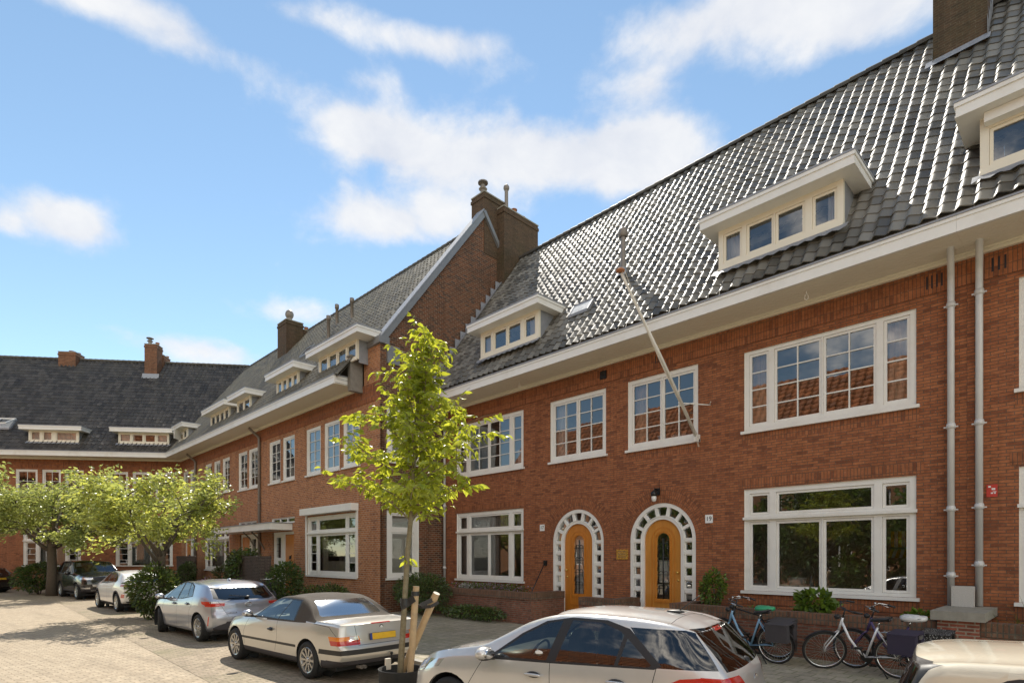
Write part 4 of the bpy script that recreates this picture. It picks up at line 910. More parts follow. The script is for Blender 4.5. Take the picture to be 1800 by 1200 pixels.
# ================================================================== the row across the street, behind the camera, that the panes mirror
FO = Frame(0, -14.4, math.pi)
hO, T = house('terrace_row', 'brick terrace with an orange tiled roof across the street, mirrored in the upper window panes', FO, 30, None)
b = MB(T); b.holed(-12, 44, 0, 8.8, [(-11 + i * 4.4 + k, -11 + i * 4.4 + k + 1.5, zz, zz + 1.7) for i in range(12) for k in (0, 2.1) for zz in (1.2, 4.6)], 0, .2); b.poly([(-12, 8, 0), (44, 8, 0), (44, 8, 8.8), (-12, 8, 8.8)]); b.build('wall', 'brick_orange', hO)
b = MB(Matrix.Translation((0, 0, 0))); b.holed(0, 1.5, 0, 1.7, [(.1, .7, .1, 1.6), (.8, 1.4, .1, 1.6)], .1, .06); fr = b.build('window', 'white_paint', hO)
b = MB(); b.poly([(0, .15, 0), (1.5, .15, 0), (1.5, .15, 1.7), (0, .15, 1.7)]); pn = b.build('pane', 'car_glass_dark', fr)
wspots = [(-11 + i * 4.4 + k - 30, zz) for i in range(12) for k in (0, 2.1) for zz in (1.2, 4.6)]
for n_, (xx, zz) in enumerate(wspots):
    if n_ == 0: fr.location = (xx, 0, zz); continue
    c1 = fr.copy(); COL.objects.link(c1); c1.parent = hO; c1.location = (xx, 0, zz); c2 = pn.copy(); COL.objects.link(c2); c2.parent = c1
r_ = MB(T); tile_field(r_, -12, 44, -.6, 8.6, 4.6, 15.2, .5, .5, amp=.05); ro = r_.build('roof', 'tile_orange', hO, smooth=True)
b = MB(T); b.poly([(-12, 4.6, 15.2), (44, 4.6, 15.2), (44, 9.6, 8.6), (-12, 9.6, 8.6)]); b.build('rear_slope', 'tile_orange', ro)
# ================================================================== flagpole leaning out from number 19
fp = thing('flagpole', 'long white wooden flagpole slanting up from the window corner of number 19', 'flagpole', (-6.90, 12.9, 4.95))
b = MB(); b.tube([(0, 0, 0), (-.0, -1.5, 1.45), (-.03, -3.1, 2.95)], [.042, .038, .026], 10); b.build('pole', 'white_old', fp, smooth=True)
b = MB(); b.lathe([(.02, -.02), (.085, .0), (.095, .03), (.06, .06), (.001, .07)], (-.03, -3.12, 2.97), 'z', 14); b.build('finial', 'terracotta', fp, smooth=True)
b = MB(); b.box(-.05, .05, -.06, .09, -.12, .06); b.bar((-.02, -.72, .70), (.3, .1, .74), .02, .02); b.bar((-.05, -.72, .70), (-.33, .1, .70), .02, .02); b.bar((.29, .1, .74), (.42, -.1, .76), .015, .015); b.build('bracket', 'white_paint', fp)
b = MB()
for s in (0, 1): b.tube([(.06 + .02 * s, -.02, -.25)] + [(.03 + .05 * s + .03 * math.sin(t * 3.1), -3.1 * t - .03, 2.95 * t - .22 * math.sin(math.pi * t) * (1 + .4 * s)) for t in [i / 14 for i in range(1, 15)]], .006, 4)
b.build('halyard', 'ivory', fp)
# ------------------------------------------------------------------ cars
def pchip(keys):
    xs = [k[0] for k in keys]; ys = [k[1] for k in keys]; n = len(xs)
    h = [xs[i + 1] - xs[i] for i in range(n - 1)]; d = [(ys[i + 1] - ys[i]) / h[i] for i in range(n - 1)]
    m = [d[0]] + [0 if d[i - 1] * d[i] <= 0 else 2 * d[i - 1] * d[i] / (d[i - 1] + d[i]) for i in range(1, n - 1)] + [d[-1]]
    def f(x):
        if x <= xs[0]: return ys[0]
        if x >= xs[-1]: return ys[-1]
        i = max(k for k in range(n - 1) if xs[k] <= x); t = (x - xs[i]) / h[i]
        return (2 * t**3 - 3 * t * t + 1) * ys[i] + (t**3 - 2 * t * t + t) * h[i] * m[i] + (-2 * t**3 + 3 * t * t) * ys[i + 1] + (t**3 - t * t) * h[i] * m[i + 1]
    return f
class Car:
    """a body shell lofted through cross sections; outlines of panes, lamps, doors and trim are then cut into the shell"""
    def __init__(s, L_, hw, top, belt, bot, half, xf, xr, lf=.9, lr=1.0, tumble=.34, kf=.22, kr=.12, crown=.05, mid=.5, NS=66):
        s.L = L_; s.hw = hw; s.bm = bmesh.new(); s.g = s.bm.faces.layers.int.new('grp'); s.names = ['body']; s.opts = {}
        top, belt, bot, half, xf, xr = map(pchip, (top, belt, bot, half, xf, xr)); s.top = top; s.belt = belt; s.half = half
        def X(xn, y, z):
            wf = max(0, 1 - xn / lf) ** 2; wr = max(0, 1 - (L_ - xn) / lr) ** 2
            q = (abs(y) / hw) ** 3
            return xn + wf * (xf(z) + kf * q) - wr * (xr(z) + kr * q)
        s.X = X; rings = []; NR = 0
        for i in range(NS + 1):
            t = i / NS; xn = L_ * (t - .035 * math.sin(4 * math.pi * t))
            zb, zs, zt, hb = bot(xn), belt(xn), top(xn), half(xn); g = max(zt - zs, .03); H = zs - zb
            ht = max(.2, hb * .955 - tumble * g - .015)
            ctl = [(0, zb), (.55 * hb, zb), (.86 * hb, zb + .01), (.955 * hb, zb + .06), (.975 * hb, zb + .18 * H), (.992 * hb, zb + .36 * H), (hb, zb + .54 * H), (.997 * hb, zb + .70 * H), (.985 * hb, zb + .86 * H), (.955 * hb, zs)]
            ze = zs + g * .86
            for k in (.25, .5, .75): ctl.append((.955 * hb + (ht - .955 * hb) * (k ** 1.1), zs + (ze - zs) * k))
            ctl += [(ht, ze), (ht - .35 * min(.14, g * .5), ze + (zt - crown * g - ze) * .72), (ht - min(.14, g * .5), zt - min(crown, .35 * g) * .8), (.55 * ht, zt - min(crown, .35 * g) * .3), (.25 * ht, zt - min(crown, .35 * g) * .06), (0, zt)]
            ring = []
            for k in range(len(ctl) - 1):                      # Catmull-Rom through the section
                p0, p1, p2, p3 = ctl[max(k - 1, 0)], ctl[k], ctl[k + 1], ctl[min(k + 2, len(ctl) - 1)]
                for u in (0, .5):
                    ring.append(tuple(.5 * (2 * p1[a] + (p2[a] - p0[a]) * u + (2 * p0[a] - 5 * p1[a] + 4 * p2[a] - p3[a]) * u * u + (3 * p1[a] - p0[a] - 3 * p2[a] + p3[a]) * u**3) for a in (0, 1)))
            ring.append(ctl[-1]); NR = len(ring); rings.append((xn, ring))
        s.NR = NR; bm = s.bm; V = []
        for xn, ring in rings:
            row = []
            for j in range(NR): row.append(bm.verts.new((X(xn, ring[j][0], ring[j][1]), ring[j][0], ring[j][1])))
            for j in range(NR - 2, 0, -1): row.append(bm.verts.new((X(xn, ring[j][0], ring[j][1]), -ring[j][0], ring[j][1])))
            V.append(row)
        Mn = len(V[0])
        for a, b in zip(V, V[1:]):
            for j in range(Mn): bm.faces.new((a[j], a[(j + 1) % Mn], b[(j + 1) % Mn], b[j]))
        for e, (row, (xn, ring)) in ((0, (V[0], rings[0])), (1, (V[-1], rings[-1]))):
            prev = [row[0]] * 13
            for j in range(1, NR):
                if j == NR - 1: cur = [row[j]] * 13
                else:
                    y, z = ring[j]; cur = [row[Mn - j]] + [bm.verts.new((X(xn, y * (k / 6 - 1), z), y * (k / 6 - 1), z)) for k in range(1, 12)] + [row[j]]
                for k in range(12):
                    q = []
                    for v in (prev[k], prev[k + 1], cur[k + 1], cur[k]):
                        if v not in q: q.append(v)
                    if len(q) > 2:
                        try: bm.faces.new(q if e else q[::-1])
                        except ValueError: pass
                prev = cur
        bmesh.ops.recalc_face_normals(bm, faces=bm.faces[:]); bm.normal_update()
    def grp(s, name):
        if name not in s.names: s.names.append(name)
        return s.names.index(name)
    def cut(s, poly, axis, cond, name=None, delete=False, only=None):
        """clip the faces that satisfy cond against a convex outline seen along an axis and give the inside to a part"""
        bm = s.bm; g = s.g; poly = list(poly)
        a, b = {'y': (0, 2), 'x': (1, 2), 'z': (0, 1)}[axis]
        area = sum(poly[i][0] * poly[(i + 1) % len(poly)][1] - poly[(i + 1) % len(poly)][0] * poly[i][1] for i in range(len(poly)))
        if area < 0: poly.reverse()
        lo0, hi0 = min(p[0] for p in poly) - .12, max(p[0] for p in poly) + .12; lo1, hi1 = min(p[1] for p in poly) - .12, max(p[1] for p in poly) + .12
        ins = []
        for f in bm.faces:
            c = f.calc_center_median()
            if lo0 < c[a] < hi0 and lo1 < c[b] < hi1 and cond(c, f.normal) and (only is None or f[g] in only): ins.append(f)
        for i in range(len(poly)):
            p, q = poly[i], poly[(i + 1) % len(poly)]
            no = Vector((0, 0, 0)); co = Vector((0, 0, 0)); no[a] = q[1] - p[1]; no[b] = -(q[0] - p[0]); co[a], co[b] = p
            if no.length < 1e-6: continue
            no.normalize(); es = {e for f in ins for e in f.edges}; vs = {v for f in ins for v in f.verts}
            r = bmesh.ops.bisect_plane(bm, geom=list(vs) + list(es) + ins, dist=1e-5, plane_co=co, plane_no=no)
            ins = [f for f in r['geom'] if isinstance(f, bmesh.types.BMFace) and (f.calc_center_median() - co).dot(no) < 0]
        if delete: bmesh.ops.delete(bm, geom=ins, context='FACES')
        else:
            k = s.grp(name)
            for f in ins: f[g] = k
        return len(ins)
    def side(s, poly, name, sides=(-1, 1), delete=False, zmin=-9, only=None, ny=.25):
        for sd in sides: s.cut(poly, 'y', lambda c, n, sd=sd: c.y * sd > .2 and n.y * sd > ny and c.z > zmin, name if name == 'shut_line' or '#w' in name or len(sides) == 1 else name + ('' if '#' in name else '#') + ('l' if sd < 0 else 'r'), delete, only)
    def seam(s, pts, w=.007, sides=(-1, 1)):
        for (x0, z0), (x1, z1) in zip(pts, pts[1:]):
            d = Vector((x1 - x0, z1 - z0)).normalized(); n = Vector((-d.y, d.x)) * w / 2; d *= .003
            s.side([(x0 - d.x - n.x, z0 - d.y - n.y), (x1 + d.x - n.x, z1 + d.y - n.y), (x1 + d.x + n.x, z1 + d.y + n.y), (x0 - d.x + n.x, z0 - d.y + n.y)], 'shut_line', sides, ny=.05)
    def arch(s, xc, zc, r, trim=None):
        k = 26
        if trim:
            for sd in (-1, 1): s.cut([(xc + (r + trim) * math.cos(6.2832 * i / k), zc + (r + trim) * math.sin(6.2832 * i / k)) for i in range(k)], 'y', lambda c, n, sd=sd: c.y * sd > .45 * s.hw and n.y * sd > .1, 'arch_trim#%d%d' % (xc > 2, sd))
        for sd in (-1, 1): s.cut([(xc + r * math.cos(6.2832 * i / k), zc + r * math.sin(6.2832 * i / k)) for i in range(k)], 'y', lambda c, n, sd=sd: c.y * sd > .45 * s.hw, None, True)
    def finish(s, root, mats, parents=None):
        bm = s.bm; bm.normal_update(); bm.verts.index_update(); P = {}; nrm = {v.index: v.normal.copy() for v in bm.verts}
        groups = {}
        sl_ = s.names.index('shut_line') if 'shut_line' in s.names else -1
        for f in bm.faces: groups.setdefault(0 if f[s.g] == sl_ else f[s.g], []).append(f)
        for k in sorted(groups):
            ids = {}; vv = []; ff = []
            for f in groups[k]:
                fi = []
                for v in f.verts:
                    if v.index not in ids: ids[v.index] = len(vv); vv.append(v.index)
                    fi.append(ids[v.index])
                ff.append(fi)
            bm.verts.ensure_lookup_table()
            nm = s.names[k]; base = nm.split('#')[0]; me = bpy.data.meshes.new(base); me.from_pydata([bm.verts[i].co[:] for i in vv], [], ff)
            me.materials.append(MATS[mats.get(nm, mats.get(base))])
            if k == 0: me.materials.append(MATS['rubber']); me.polygons.foreach_set('material_index', [1 if f[s.g] == sl_ else 0 for f in groups[k]])
            me.polygons.foreach_set('use_smooth', [True] * len(me.polygons))
            me.normals_split_custom_set_from_vertices([nrm[i][:] for i in vv]); me.uv_layers.new(name='UVMap')
            o = bpy.data.objects.new(base, me); COL.objects.link(o); P[nm] = o
        for nm, o in P.items():
            par = 'window_rubber#' + nm[-1] if nm.startswith('side_window') else (parents or {}).get(nm); o.parent = P[par] if par and par in P else root
        bm.free(); return P
def wheel(root, x, y, r, w, side, style, steer=0, rim='alloy', dark='black_plastic', rr=None):
    o = thing('wheel', None, None, (x, y, r), steer); o.parent = root
    b = MB(); rr = rr or r * .70; h = w / 2
    b.lathe([(rr - .01, -h * .8), (rr + .012, -h * .98), (r - .045, -h * 1.02), (r - .014, -h * .86), (r, -h * .62), (r, -h * .2), (r - .006, -h * .17), (r, -h * .14), (r, h * .14), (r - .006, h * .17), (r, h * .2), (r, h * .62), (r - .014, h * .86), (r - .045, h * 1.02), (rr + .012, h * .98), (rr - .01, h * .8)], axis='y', n=40)
    b.build('tyre', 'rubber', o, smooth=True)
    q = MB(Matrix.Rotation(math.pi, 4, 'Z') if side > 0 else None); yf = -h * .86                        # built for the -y side
    q.lathe([(rr - .03, h * .6), (rr - .035, -h * .4), (rr - .022, yf), (rr - .004, yf - .008), (rr + .006, yf)], axis='y', n=40, m=0)
    q.lathe([(rr - .03, -h * .05), (.02, -h * .05)], axis='y', n=24, m=1); q.lathe([(rr * .55, -h * .1), (rr * .55, -h * .2), (.03, -h * .2)], axis='y', n=24, m=2)
    q.lathe([(.001, yf - .004), (.035, yf - .004), (.05, yf + .012), (.075, yf + .02), (.085, yf + .06)], axis='y', n=20, m=0)
    n, wi, wo, tw, sw = style                                   # spokes, width at hub, width at rim, split, sweep
    for i in range(n):
        a = 6.28318 * i / n
        for sgn in ((-1, 1) if tw else (0,)):
            def P(rad, off, yy): return Vector((rad * math.cos(a + sw * rad) - off * math.sin(a + sw * rad), yy, rad * math.sin(a + sw * rad) + off * math.cos(a + sw * rad)))
            r0, r1 = .055, rr - .026; o0, o1 = sgn * tw * .3, sgn * tw
            for (ya, yb, m) in ((yf + .012, yf + .004, 0),):
                f = [P(r0, o0 - wi / 2, ya), P(r1, o1 - wo / 2, yb), P(r1, o1 + wo / 2, yb), P(r0, o0 + wi / 2, ya)]
                bk = [v + Vector((0, .035, 0)) for v in f]
                q.poly(f, m); [q.poly([f[k], f[(k + 1) % 4], bk[(k + 1) % 4], bk[k]], m) for k in range(4)]
    for i in range(5): a = 6.2832 * i / 5 + .3; q.lathe([(.009, yf - .001), (.009, yf + .03)], (.042 * math.cos(a), 0, .042 * math.sin(a)), 'y', 6, 1)
    q.build('rim', [rim, dark, 'lead'], o, smooth=False)
    return o
def wheels(root, xf, xr, y, r, w, style, steer=0, **k):
    for x in (xf, xr):
        for sd in (-1, 1): wheel(root, x, sd * y, r, w, sd, style, steer if x == xf else 0, **k)
def liner(root, xs, yo, yi, r, zc):
    b = MB()
    for x in xs:
        for sd in (-1, 1):
            b.lathe([(r, 0), (r, -sd * (yo - yi))], (x, sd * yo, zc), 'y', 24, a0=-.5, a1=math.pi + .5); b.lathe([(r, -sd * (yo - yi)), (.01, -sd * (yo - yi))], (x, sd * yo, zc), 'y', 24)
    return b
def underbody(root, x0, x1, hw, xs, r, zc, z=.2):
    b = liner(root, xs, hw - .03, hw - .36, r, zc); b.box(x0, x1, -hw + .16, hw - .16, z - .02, z + .06); b.build('underbody', 'rubber', root)
def mirror(parent, x, y, z, sd, mat, rx=.075, ry=.10, rz=.075):
    b = MB(); b.blob((x, y, z), rx, ry, rz, 0, 20, 14, .92); b.blob((x + .005, y - sd * .02, z - rz * .62), rx * .86, ry * .95, rz * .42, 1, 16, 10); b.tube([(x + .02, y - sd * .20, z - .07), (x + .01, y - sd * .05, z - .05)], .025, 8, 1); b.blob((x + rx * .80, y, z), rx * .26, ry * .80, rz * .72, 2, 16, 10)
    return b.build('mirror', [mat, 'black_plastic', 'chrome'], parent, smooth=True)
def handle(parent, x, y, z, sd, mat, l=.105):
    b = MB(); b.blob((x, y + sd * .02, z), l, .018, .017, 0, 14, 8, .8); b.blob((x, y + sd * .0, z), l * .8, .012, .034, 1, 12, 6)
    return b.build('handle', [mat, 'black_plastic'], parent, smooth=True)
def cabin(root, xs, hw, zf, ztop, light=False, wheel_x=None, dash=None):
    b = MB()
    for (x, seats) in xs:
        for y in seats:
            b.blob((x, y, zf + .22), .27, .24, .10, 0, 12, 8, .6); b.blob((x + .24, y, zf + .50), .10, .23, .36, 0, 12, 8, .6); b.blob((x + .28, y, ztop - .16), .055, .13, .085, 0, 10, 6, .7); b.box(x + .26, x + .29, y - .05, y - .035, zf + .7, ztop - .16, 1); b.box(x + .26, x + .29, y + .035, y + .05, zf + .7, ztop - .16, 1)
    b.box(xs[0][0] - .9, xs[-1][0] + .6, -hw + .1, hw - .1, zf, zf + .02, 1)
    b.build('seats', ['seat_light' if light else 'seat_fabric', 'black_plastic'], root, smooth=False)
    if dash:
        q = MB(); q.blob((dash[0], 0, dash[1]), .32, hw - .14, .13, 0, 14, 8, .5); q.build('dashboard', 'black_plastic', root, smooth=True)
    if wheel_x:
        q = MB(); x, y, z = wheel_x
        pts = [(x + .07 * math.sin(a), y + .18 * math.cos(a), z + .165 * math.sin(a)) for a in [6.2832 * i / 20 for i in range(21)]]; q.tube(pts, .015, 6, cap=False); q.bar((x, y - .17, z), (x, y + .17, z), .03, .04); q.bar((x, y, z), (x - .02, y, z - .15), .04, .03); q.blob((x - .01, y, z), .04, .07, .06); q.build('steering_wheel', 'black_plastic', root, smooth=True)
def badge_ring(b, c, ry, rz, t=.007, n=24, tilt=0, rot=0):
    b.tube([(c[0] + tilt * rz * math.sin(a), c[1] + ry * math.cos(a) * math.cos(rot) - rz * math.sin(a) * math.sin(rot), c[2] + rz * math.sin(a) * math.cos(rot) + ry * math.cos(a) * math.sin(rot)) for a in [6.2832 * i / n for i in range(n + 1)]], t, 6, cap=False)
def numplate(root, x, y, z, tilt=0, w=.52, h=.11):
    T_ = Matrix.Translation((x, y, z)) @ Matrix.Rotation(tilt, 4, 'Y'); b = MB(T_); b.box(-.012, .0, -w / 2, w / 2, -h / 2, h / 2, 0); b.box(-.001, .003, -w / 2 + .045, w / 2 - .004, -h / 2 + .004, h / 2 - .004, 1); b.box(-.001, .0032, -w / 2 + .004, -w / 2 + .042, -h / 2 + .004, h / 2 - .004, 2)
    return b.build('number_plate', ['black_plastic', 'plate_yellow', 'plate_blue'], root)
CARG = 'cars parked along the kerb'
def place_car(name, label, X0, Y0, yaw, L_, group=CARG):
    """X0,Y0: middle of the car; local x runs from nose to tail"""
    c, s_ = math.cos(yaw), math.sin(yaw); o = thing(name, label, 'car', (X0 - L_ / 2 * c, Y0 - L_ / 2 * s_, .006), yaw, group); return o
def arc2(cx, cz, rx, rz, a0, a1, n=6): return [(cx + rx * math.cos(R(a0 + (a1 - a0) * i / n)), cz + rz * math.sin(R(a0 + (a1 - a0) * i / n))) for i in range(n + 1)]
rear_ok = lambda c, n: n.x > .25
# ---- silver convertible with a folded-up soft top (tail towards the camera)
def convertible():
    Lc, hw = 4.43, .855
    root = place_car('convertible_car', 'silver convertible with a closed brown fabric roof and yellow number plate', -10.49, 4.815, .095, Lc)
    c = Car(Lc, hw, [(0, .66), (.12, .74), (.5, .82), (1.0, .89), (1.42, .955), (1.62, 1.03), (1.95, 1.215), (2.2, 1.315), (2.5, 1.350), (2.85, 1.345), (3.1, 1.29), (3.35, 1.16), (3.56, 1.005), (3.64, .972), (3.8, .965), (4.2, .955), (4.43, .935)],
            [(0, .58), (.5, .74), (1.3, .845), (2.2, .885), (3.0, .905), (3.6, .925), (4.1, .915), (4.43, .89)], [(0, .24), (.5, .2), (3.8, .2), (4.43, .30)],
            [(0, .70), (.25, .78), (.7, .835), (1.3, .852), (2.5, .855), (3.6, .85), (4.1, .82), (4.43, .785)],
            [(.2, .08), (.42, 0), (.55, 0), (.62, .07), (.8, .12)], [(.25, .10), (.38, .02), (.44, -.015), (.56, -.015), (.60, .045), (.75, .06), (.93, .09)], lr=.45, lf=.6, tumble=.40, kf=.22, kr=.10, crown=.04)
    for f in c.bm.faces:                                        # the fabric: everything above the shoulder between screen and boot
        m = f.calc_center_median()
        if 2.02 < m.x < 3.66 and m.z > c.belt(m.x) + .012 and (m.z > .965 or abs(m.y) > .3): f[c.g] = c.grp('soft_top')
    c.arch(.755, .32, .352); c.arch(3.455, .32, .352)
    c.side([(1.46, .895), (2.0, 1.20), (2.12, 1.262), (2.3, 1.285), (2.98, 1.275), (3.0, .925), (2.2, .905)], 'window_rubber')
    c.side([(1.56, .925), (2.03, 1.19), (2.14, 1.238), (2.3, 1.258), (2.62, 1.26), (2.40, .925)], 'side_window#a'); c.side([(2.43, .925), (2.65, 1.26), (2.93, 1.252), (2.96, .935)], 'side_window#b')
    c.cut([(1.60, -.66), (1.60, .66), (2.06, .56), (2.06, -.56)], 'z', lambda m, n: n.z > .3 and m.z > .98, 'windscreen')
    c.cut([(-.60, 1.015), (-.54, 1.05), (.54, 1.05), (.60, 1.015), (.52, 1.245), (.44, 1.265), (-.44, 1.265), (-.52, 1.245)][0:0] or [(-.62, 1.03), (-.585, 1.015), (.585, 1.015), (.62, 1.03), (.52, 1.245), (.475, 1.262), (-.475, 1.262), (-.52, 1.245)], 'x', lambda m, n: n.x > .25 and 3.0 < m.x < 3.75, 'rear_window')
    c.side([(1.05, .475), (1.05, .52), (3.10, .535), (3.10, .49)], 'rub_strip', ny=.5); c.side([(3.8, .46), (3.82, .54), (4.6, .55), (4.6, .47)], 'bumper_strip#w')
    c.cut([(-.9, .47), (.9, .47), (.9, .55), (-.9, .55)], 'x', rear_ok, 'bumper_strip#w')
    c.side([(1.08, .1), (1.08, .33), (3.12, .33), (3.12, .1)], 'sill', ny=-2); c.side([(3.78, .1), (3.85, .36), (4.6, .37), (4.6, .1)], 'valance#w', ny=-2); c.cut([(-.9, .1), (.9, .1), (.9, .37), (-.9, .37)], 'x', lambda m, n: m.x > 4.0, 'valance#w')
    for sd, nm in ((-1, 'a'), (1, 'b')):
        for lo, hi, k in ((.615, .69, 'tail_lamp#' + nm), (.69, .755, 'tail_indicator#' + nm)):
            c.side([(4.06 + (.755 - lo) * .5, lo), (4.06 + (.755 - hi) * .5, hi), (4.6, hi), (4.6, lo)], k, sides=(sd,)); c.cut([(sd * .42, lo), (sd * .445 if hi > .7 else sd * .43, hi), (sd * .9, hi), (sd * .9, lo)], 'x', lambda m, n: n.x > .3 and m.x > 4.0, k)
        c.cut([(sd * .445, .692), (sd * .46, .752), (sd * .60, .752), (sd * .60, .692)], 'x', lambda m, n: n.x > .3 and m.x > 4.0, 'reversing_lamp#' + nm)
    c.cut([(-.19, .925), (.19, .925), (.19, .94), (-.19, .94)], 'x', lambda m, n: m.x > 4.1, 'brake_lamp')
    c.seam([(1.16, .36), (1.14, .6), (1.30, .86)]); c.seam([(2.42, .915), (2.46, .6), (2.36, .36)]); c.seam([(3.62, .925), (4.05, .90), (4.25, .765)])
    c.cut([(-.465, .61), (-.458, .61), (-.50, .93), (-.507, .93)], 'x', lambda m, n: m.x > 4.0 and n.x > .2, 'shut_line'); c.cut([(.465, .61), (.458, .61), (.50, .93), (.507, .93)], 'x', lambda m, n: m.x > 4.0 and n.x > .2, 'shut_line')
    c.cut([(-.46, .604), (.46, .604), (.46, .61), (-.46, .61)], 'x', lambda m, n: m.x > 4.0, 'shut_line')
    P = c.finish(root, dict(body='paint_champagne', soft_top='soft_top', window_rubber='black_plastic', side_window='car_glass', windscreen='car_glass', rear_window='film_window', rub_strip='black_plastic', bumper_strip='black_plastic', valance='bag_dark', sill='bag_dark', tail_lamp='lamp_red', tail_indicator='lamp_amber', reversing_lamp='lamp_clear', brake_lamp='lamp_red', shut_line='rubber'),
                 dict(rear_window='soft_top'))
    wheels(root, .755, 3.455, .75, .31, .21, (10, .026, .040, 0, 0), rim='alloy'); underbody(root, .4, 4.1, hw, (.755, 3.455), .36, .32)
    mirror(root, 1.52, -.94, .97, -1, 'paint_bluegrey', .06, .10, .065); mirror(root, 1.52, .94, .97, 1, 'paint_bluegrey', .06, .10, .065); handle(P['body'], 2.24, -.86, .73, -1, 'black_plastic', .09)
    numplate(root, 4.40, 0, .725, R(-8)); b = MB(); b.tube([(4.335, 0, .865), (4.352, 0, .865)], .038, 16, 0); b.tube([(4.35, 0, .865), (4.354, 0, .865)], .026, 16, 1); b.build('emblem', ['ink', 'enamel'], root)
    b = MB(); [b.lathe([(.026, 0), (.03, .12), (.024, .13), (.02, .02)], (4.28, y, .25), 'x', 12) for y in (-.42, -.35)]; b.build('exhaust_pipe', 'pipe_brown', root, smooth=True)
    b = MB(); b.tube([(4.25, .12, .26), (4.42, .12, .28), (4.47, .12, .34), (4.47, .12, .40)], .016, 8); b.blob((4.47, .12, .42), .025, .025, .025); b.build('tow_hook', 'black_metal', root, smooth=True)
    cabin(root, [(2.2, (-.36, .36)), (2.75, (-.3, .3))], hw, .42, 1.08, False, (1.78, -.36, .88), (1.55, .80))
convertible()
# ---- generic five-door hatchback or crossover
def hatch(name, label, X0, Y0, yaw, L_, hw, top, belt, bot, half, xf, xr, mats, winpoly, wins, rearwin, lamp_side, lamp_rear, whl, doors, lr=1.0, tumble=.34, screen=(1.25, 1.9), kr=.10, arch_trim=None, group=CARG, steer=0, kf=.25, rear_trim=None, clad=None, crown=.05, cab=None, seams=True, rear_glass='car_glass', cpanel=None, sp=None, lf=.9):
    root = place_car(name, label, X0, Y0, yaw, L_, group); xw0, xw1, r, w, style, ra = whl
    c = Car(L_, hw, top, belt, bot, half, xf, xr, lf=lf, lr=lr, tumble=tumble, kf=kf, kr=kr, crown=crown)
    if arch_trim is None: pass
    if clad: c.side([(-.2, .05), (-.2, clad), (L_ + .2, clad), (L_ + .2, .05)], 'cladding#w', ny=-2); c.cut([(-1, .05), (1, .05), (1, clad * 1.25), (-1, clad * 1.25)], 'x', lambda m, n: abs(n.x) > .4, 'cladding#w')
    for q in (xw0, xw1): c.arch(q, r + .01, ra, arch_trim)
    if cpanel: c.side(cpanel, 'pillar_panel')
    if rear_trim: c.cut(rear_trim, 'x', lambda m, n: n.x > .15 and m.x > L_ - 1.1, 'rear_window_trim')
    if winpoly: c.side(winpoly, 'window_rubber', zmin=belt[2][1] - .1)
    for i, q in enumerate(wins): c.side(q, 'side_window#%d' % i)
    c.cut([(screen[0], -hw * .80), (screen[0], hw * .80), (screen[1], hw * .66), (screen[1], -hw * .66)], 'z', lambda m, n: n.z > .25 and m.z > c.belt(m.x) + .05, 'windscreen')
    if rearwin: c.cut(rearwin, 'x', lambda m, n: n.x > .15 and m.x > L_ - 1.1, 'rear_window')
    for sd, nm in ((-1, 'a'), (1, 'b')):
        for q in lamp_side: c.side(q, 'tail_lamp#' + nm, sides=(sd,), ny=.2)
        for q in lamp_rear: c.cut([(sd * y, z) for y, z in q], 'x', lambda m, n: n.x > .2 and m.x > L_ - .9, 'tail_lamp#' + nm)
    if seams:
        for q in doors: c.seam(q)
    if sp: sp(c)
    P = c.finish(root, mats)
    wheels(root, xw0, xw1, hw - w / 2 - .012, r, w, style, steer); underbody(root, .4, L_ - .3, hw, (xw0, xw1), ra + .005, r + .01)
    if cab: cabin(root, *cab)
    return root, P
BASE = dict(window_rubber='black_plastic', side_window='car_glass', windscreen='car_glass', rear_window='car_glass', tail_lamp='lamp_red', head_lamp='lamp_clear', shut_line='rubber', cladding='bag_dark', arch_trim='bag_dark', pillar_panel='car_glass_dark', rear_window_trim='black_plastic', reflector='lamp_red', lower_trim='bag_dark', grille='black_plastic', brake_lamp='lamp_red', spoiler_gap='rubber', fog_lamp='lamp_clear', splash='alloy', bumper_trim='alloy')
# ---- silver hatchback in the foreground
def sp_i20(c):
    c.side([(.14, .60), (.10, .70), (.42, .80), (.70, .835), (.62, .74)], 'head_lamp#a', sides=(-1,), ny=.1); c.side([(.14, .60), (.10, .70), (.42, .80), (.70, .835), (.62, .74)], 'head_lamp#b', sides=(1,), ny=.1)
    c.cut([(-.12, 1.30), (.12, 1.30), (.12, 1.335), (-.12, 1.335)], 'x', lambda m, n: n.x > .2 and m.x > 3.3, 'brake_lamp')
    c.cut([(-.7, .3), (.7, .3), (.62, .46), (-.62, .46)], 'x', lambda m, n: n.x > .3, 'lower_trim#w')
    for y0, y1 in ((-.565, -.56), (.56, .565)): c.cut([(1.9, y0), (1.9, y1), (3.45, y1 * .93), (3.45, y0 * .93)], 'z', lambda m, n: n.z > .5 and m.z > 1.3, 'spoiler_gap')
    c.cut([(3.32, -.62), (3.327, -.62), (3.327, .62), (3.32, .62)], 'z', lambda m, n: n.z > .4 and m.z > 1.2, 'spoiler_gap')
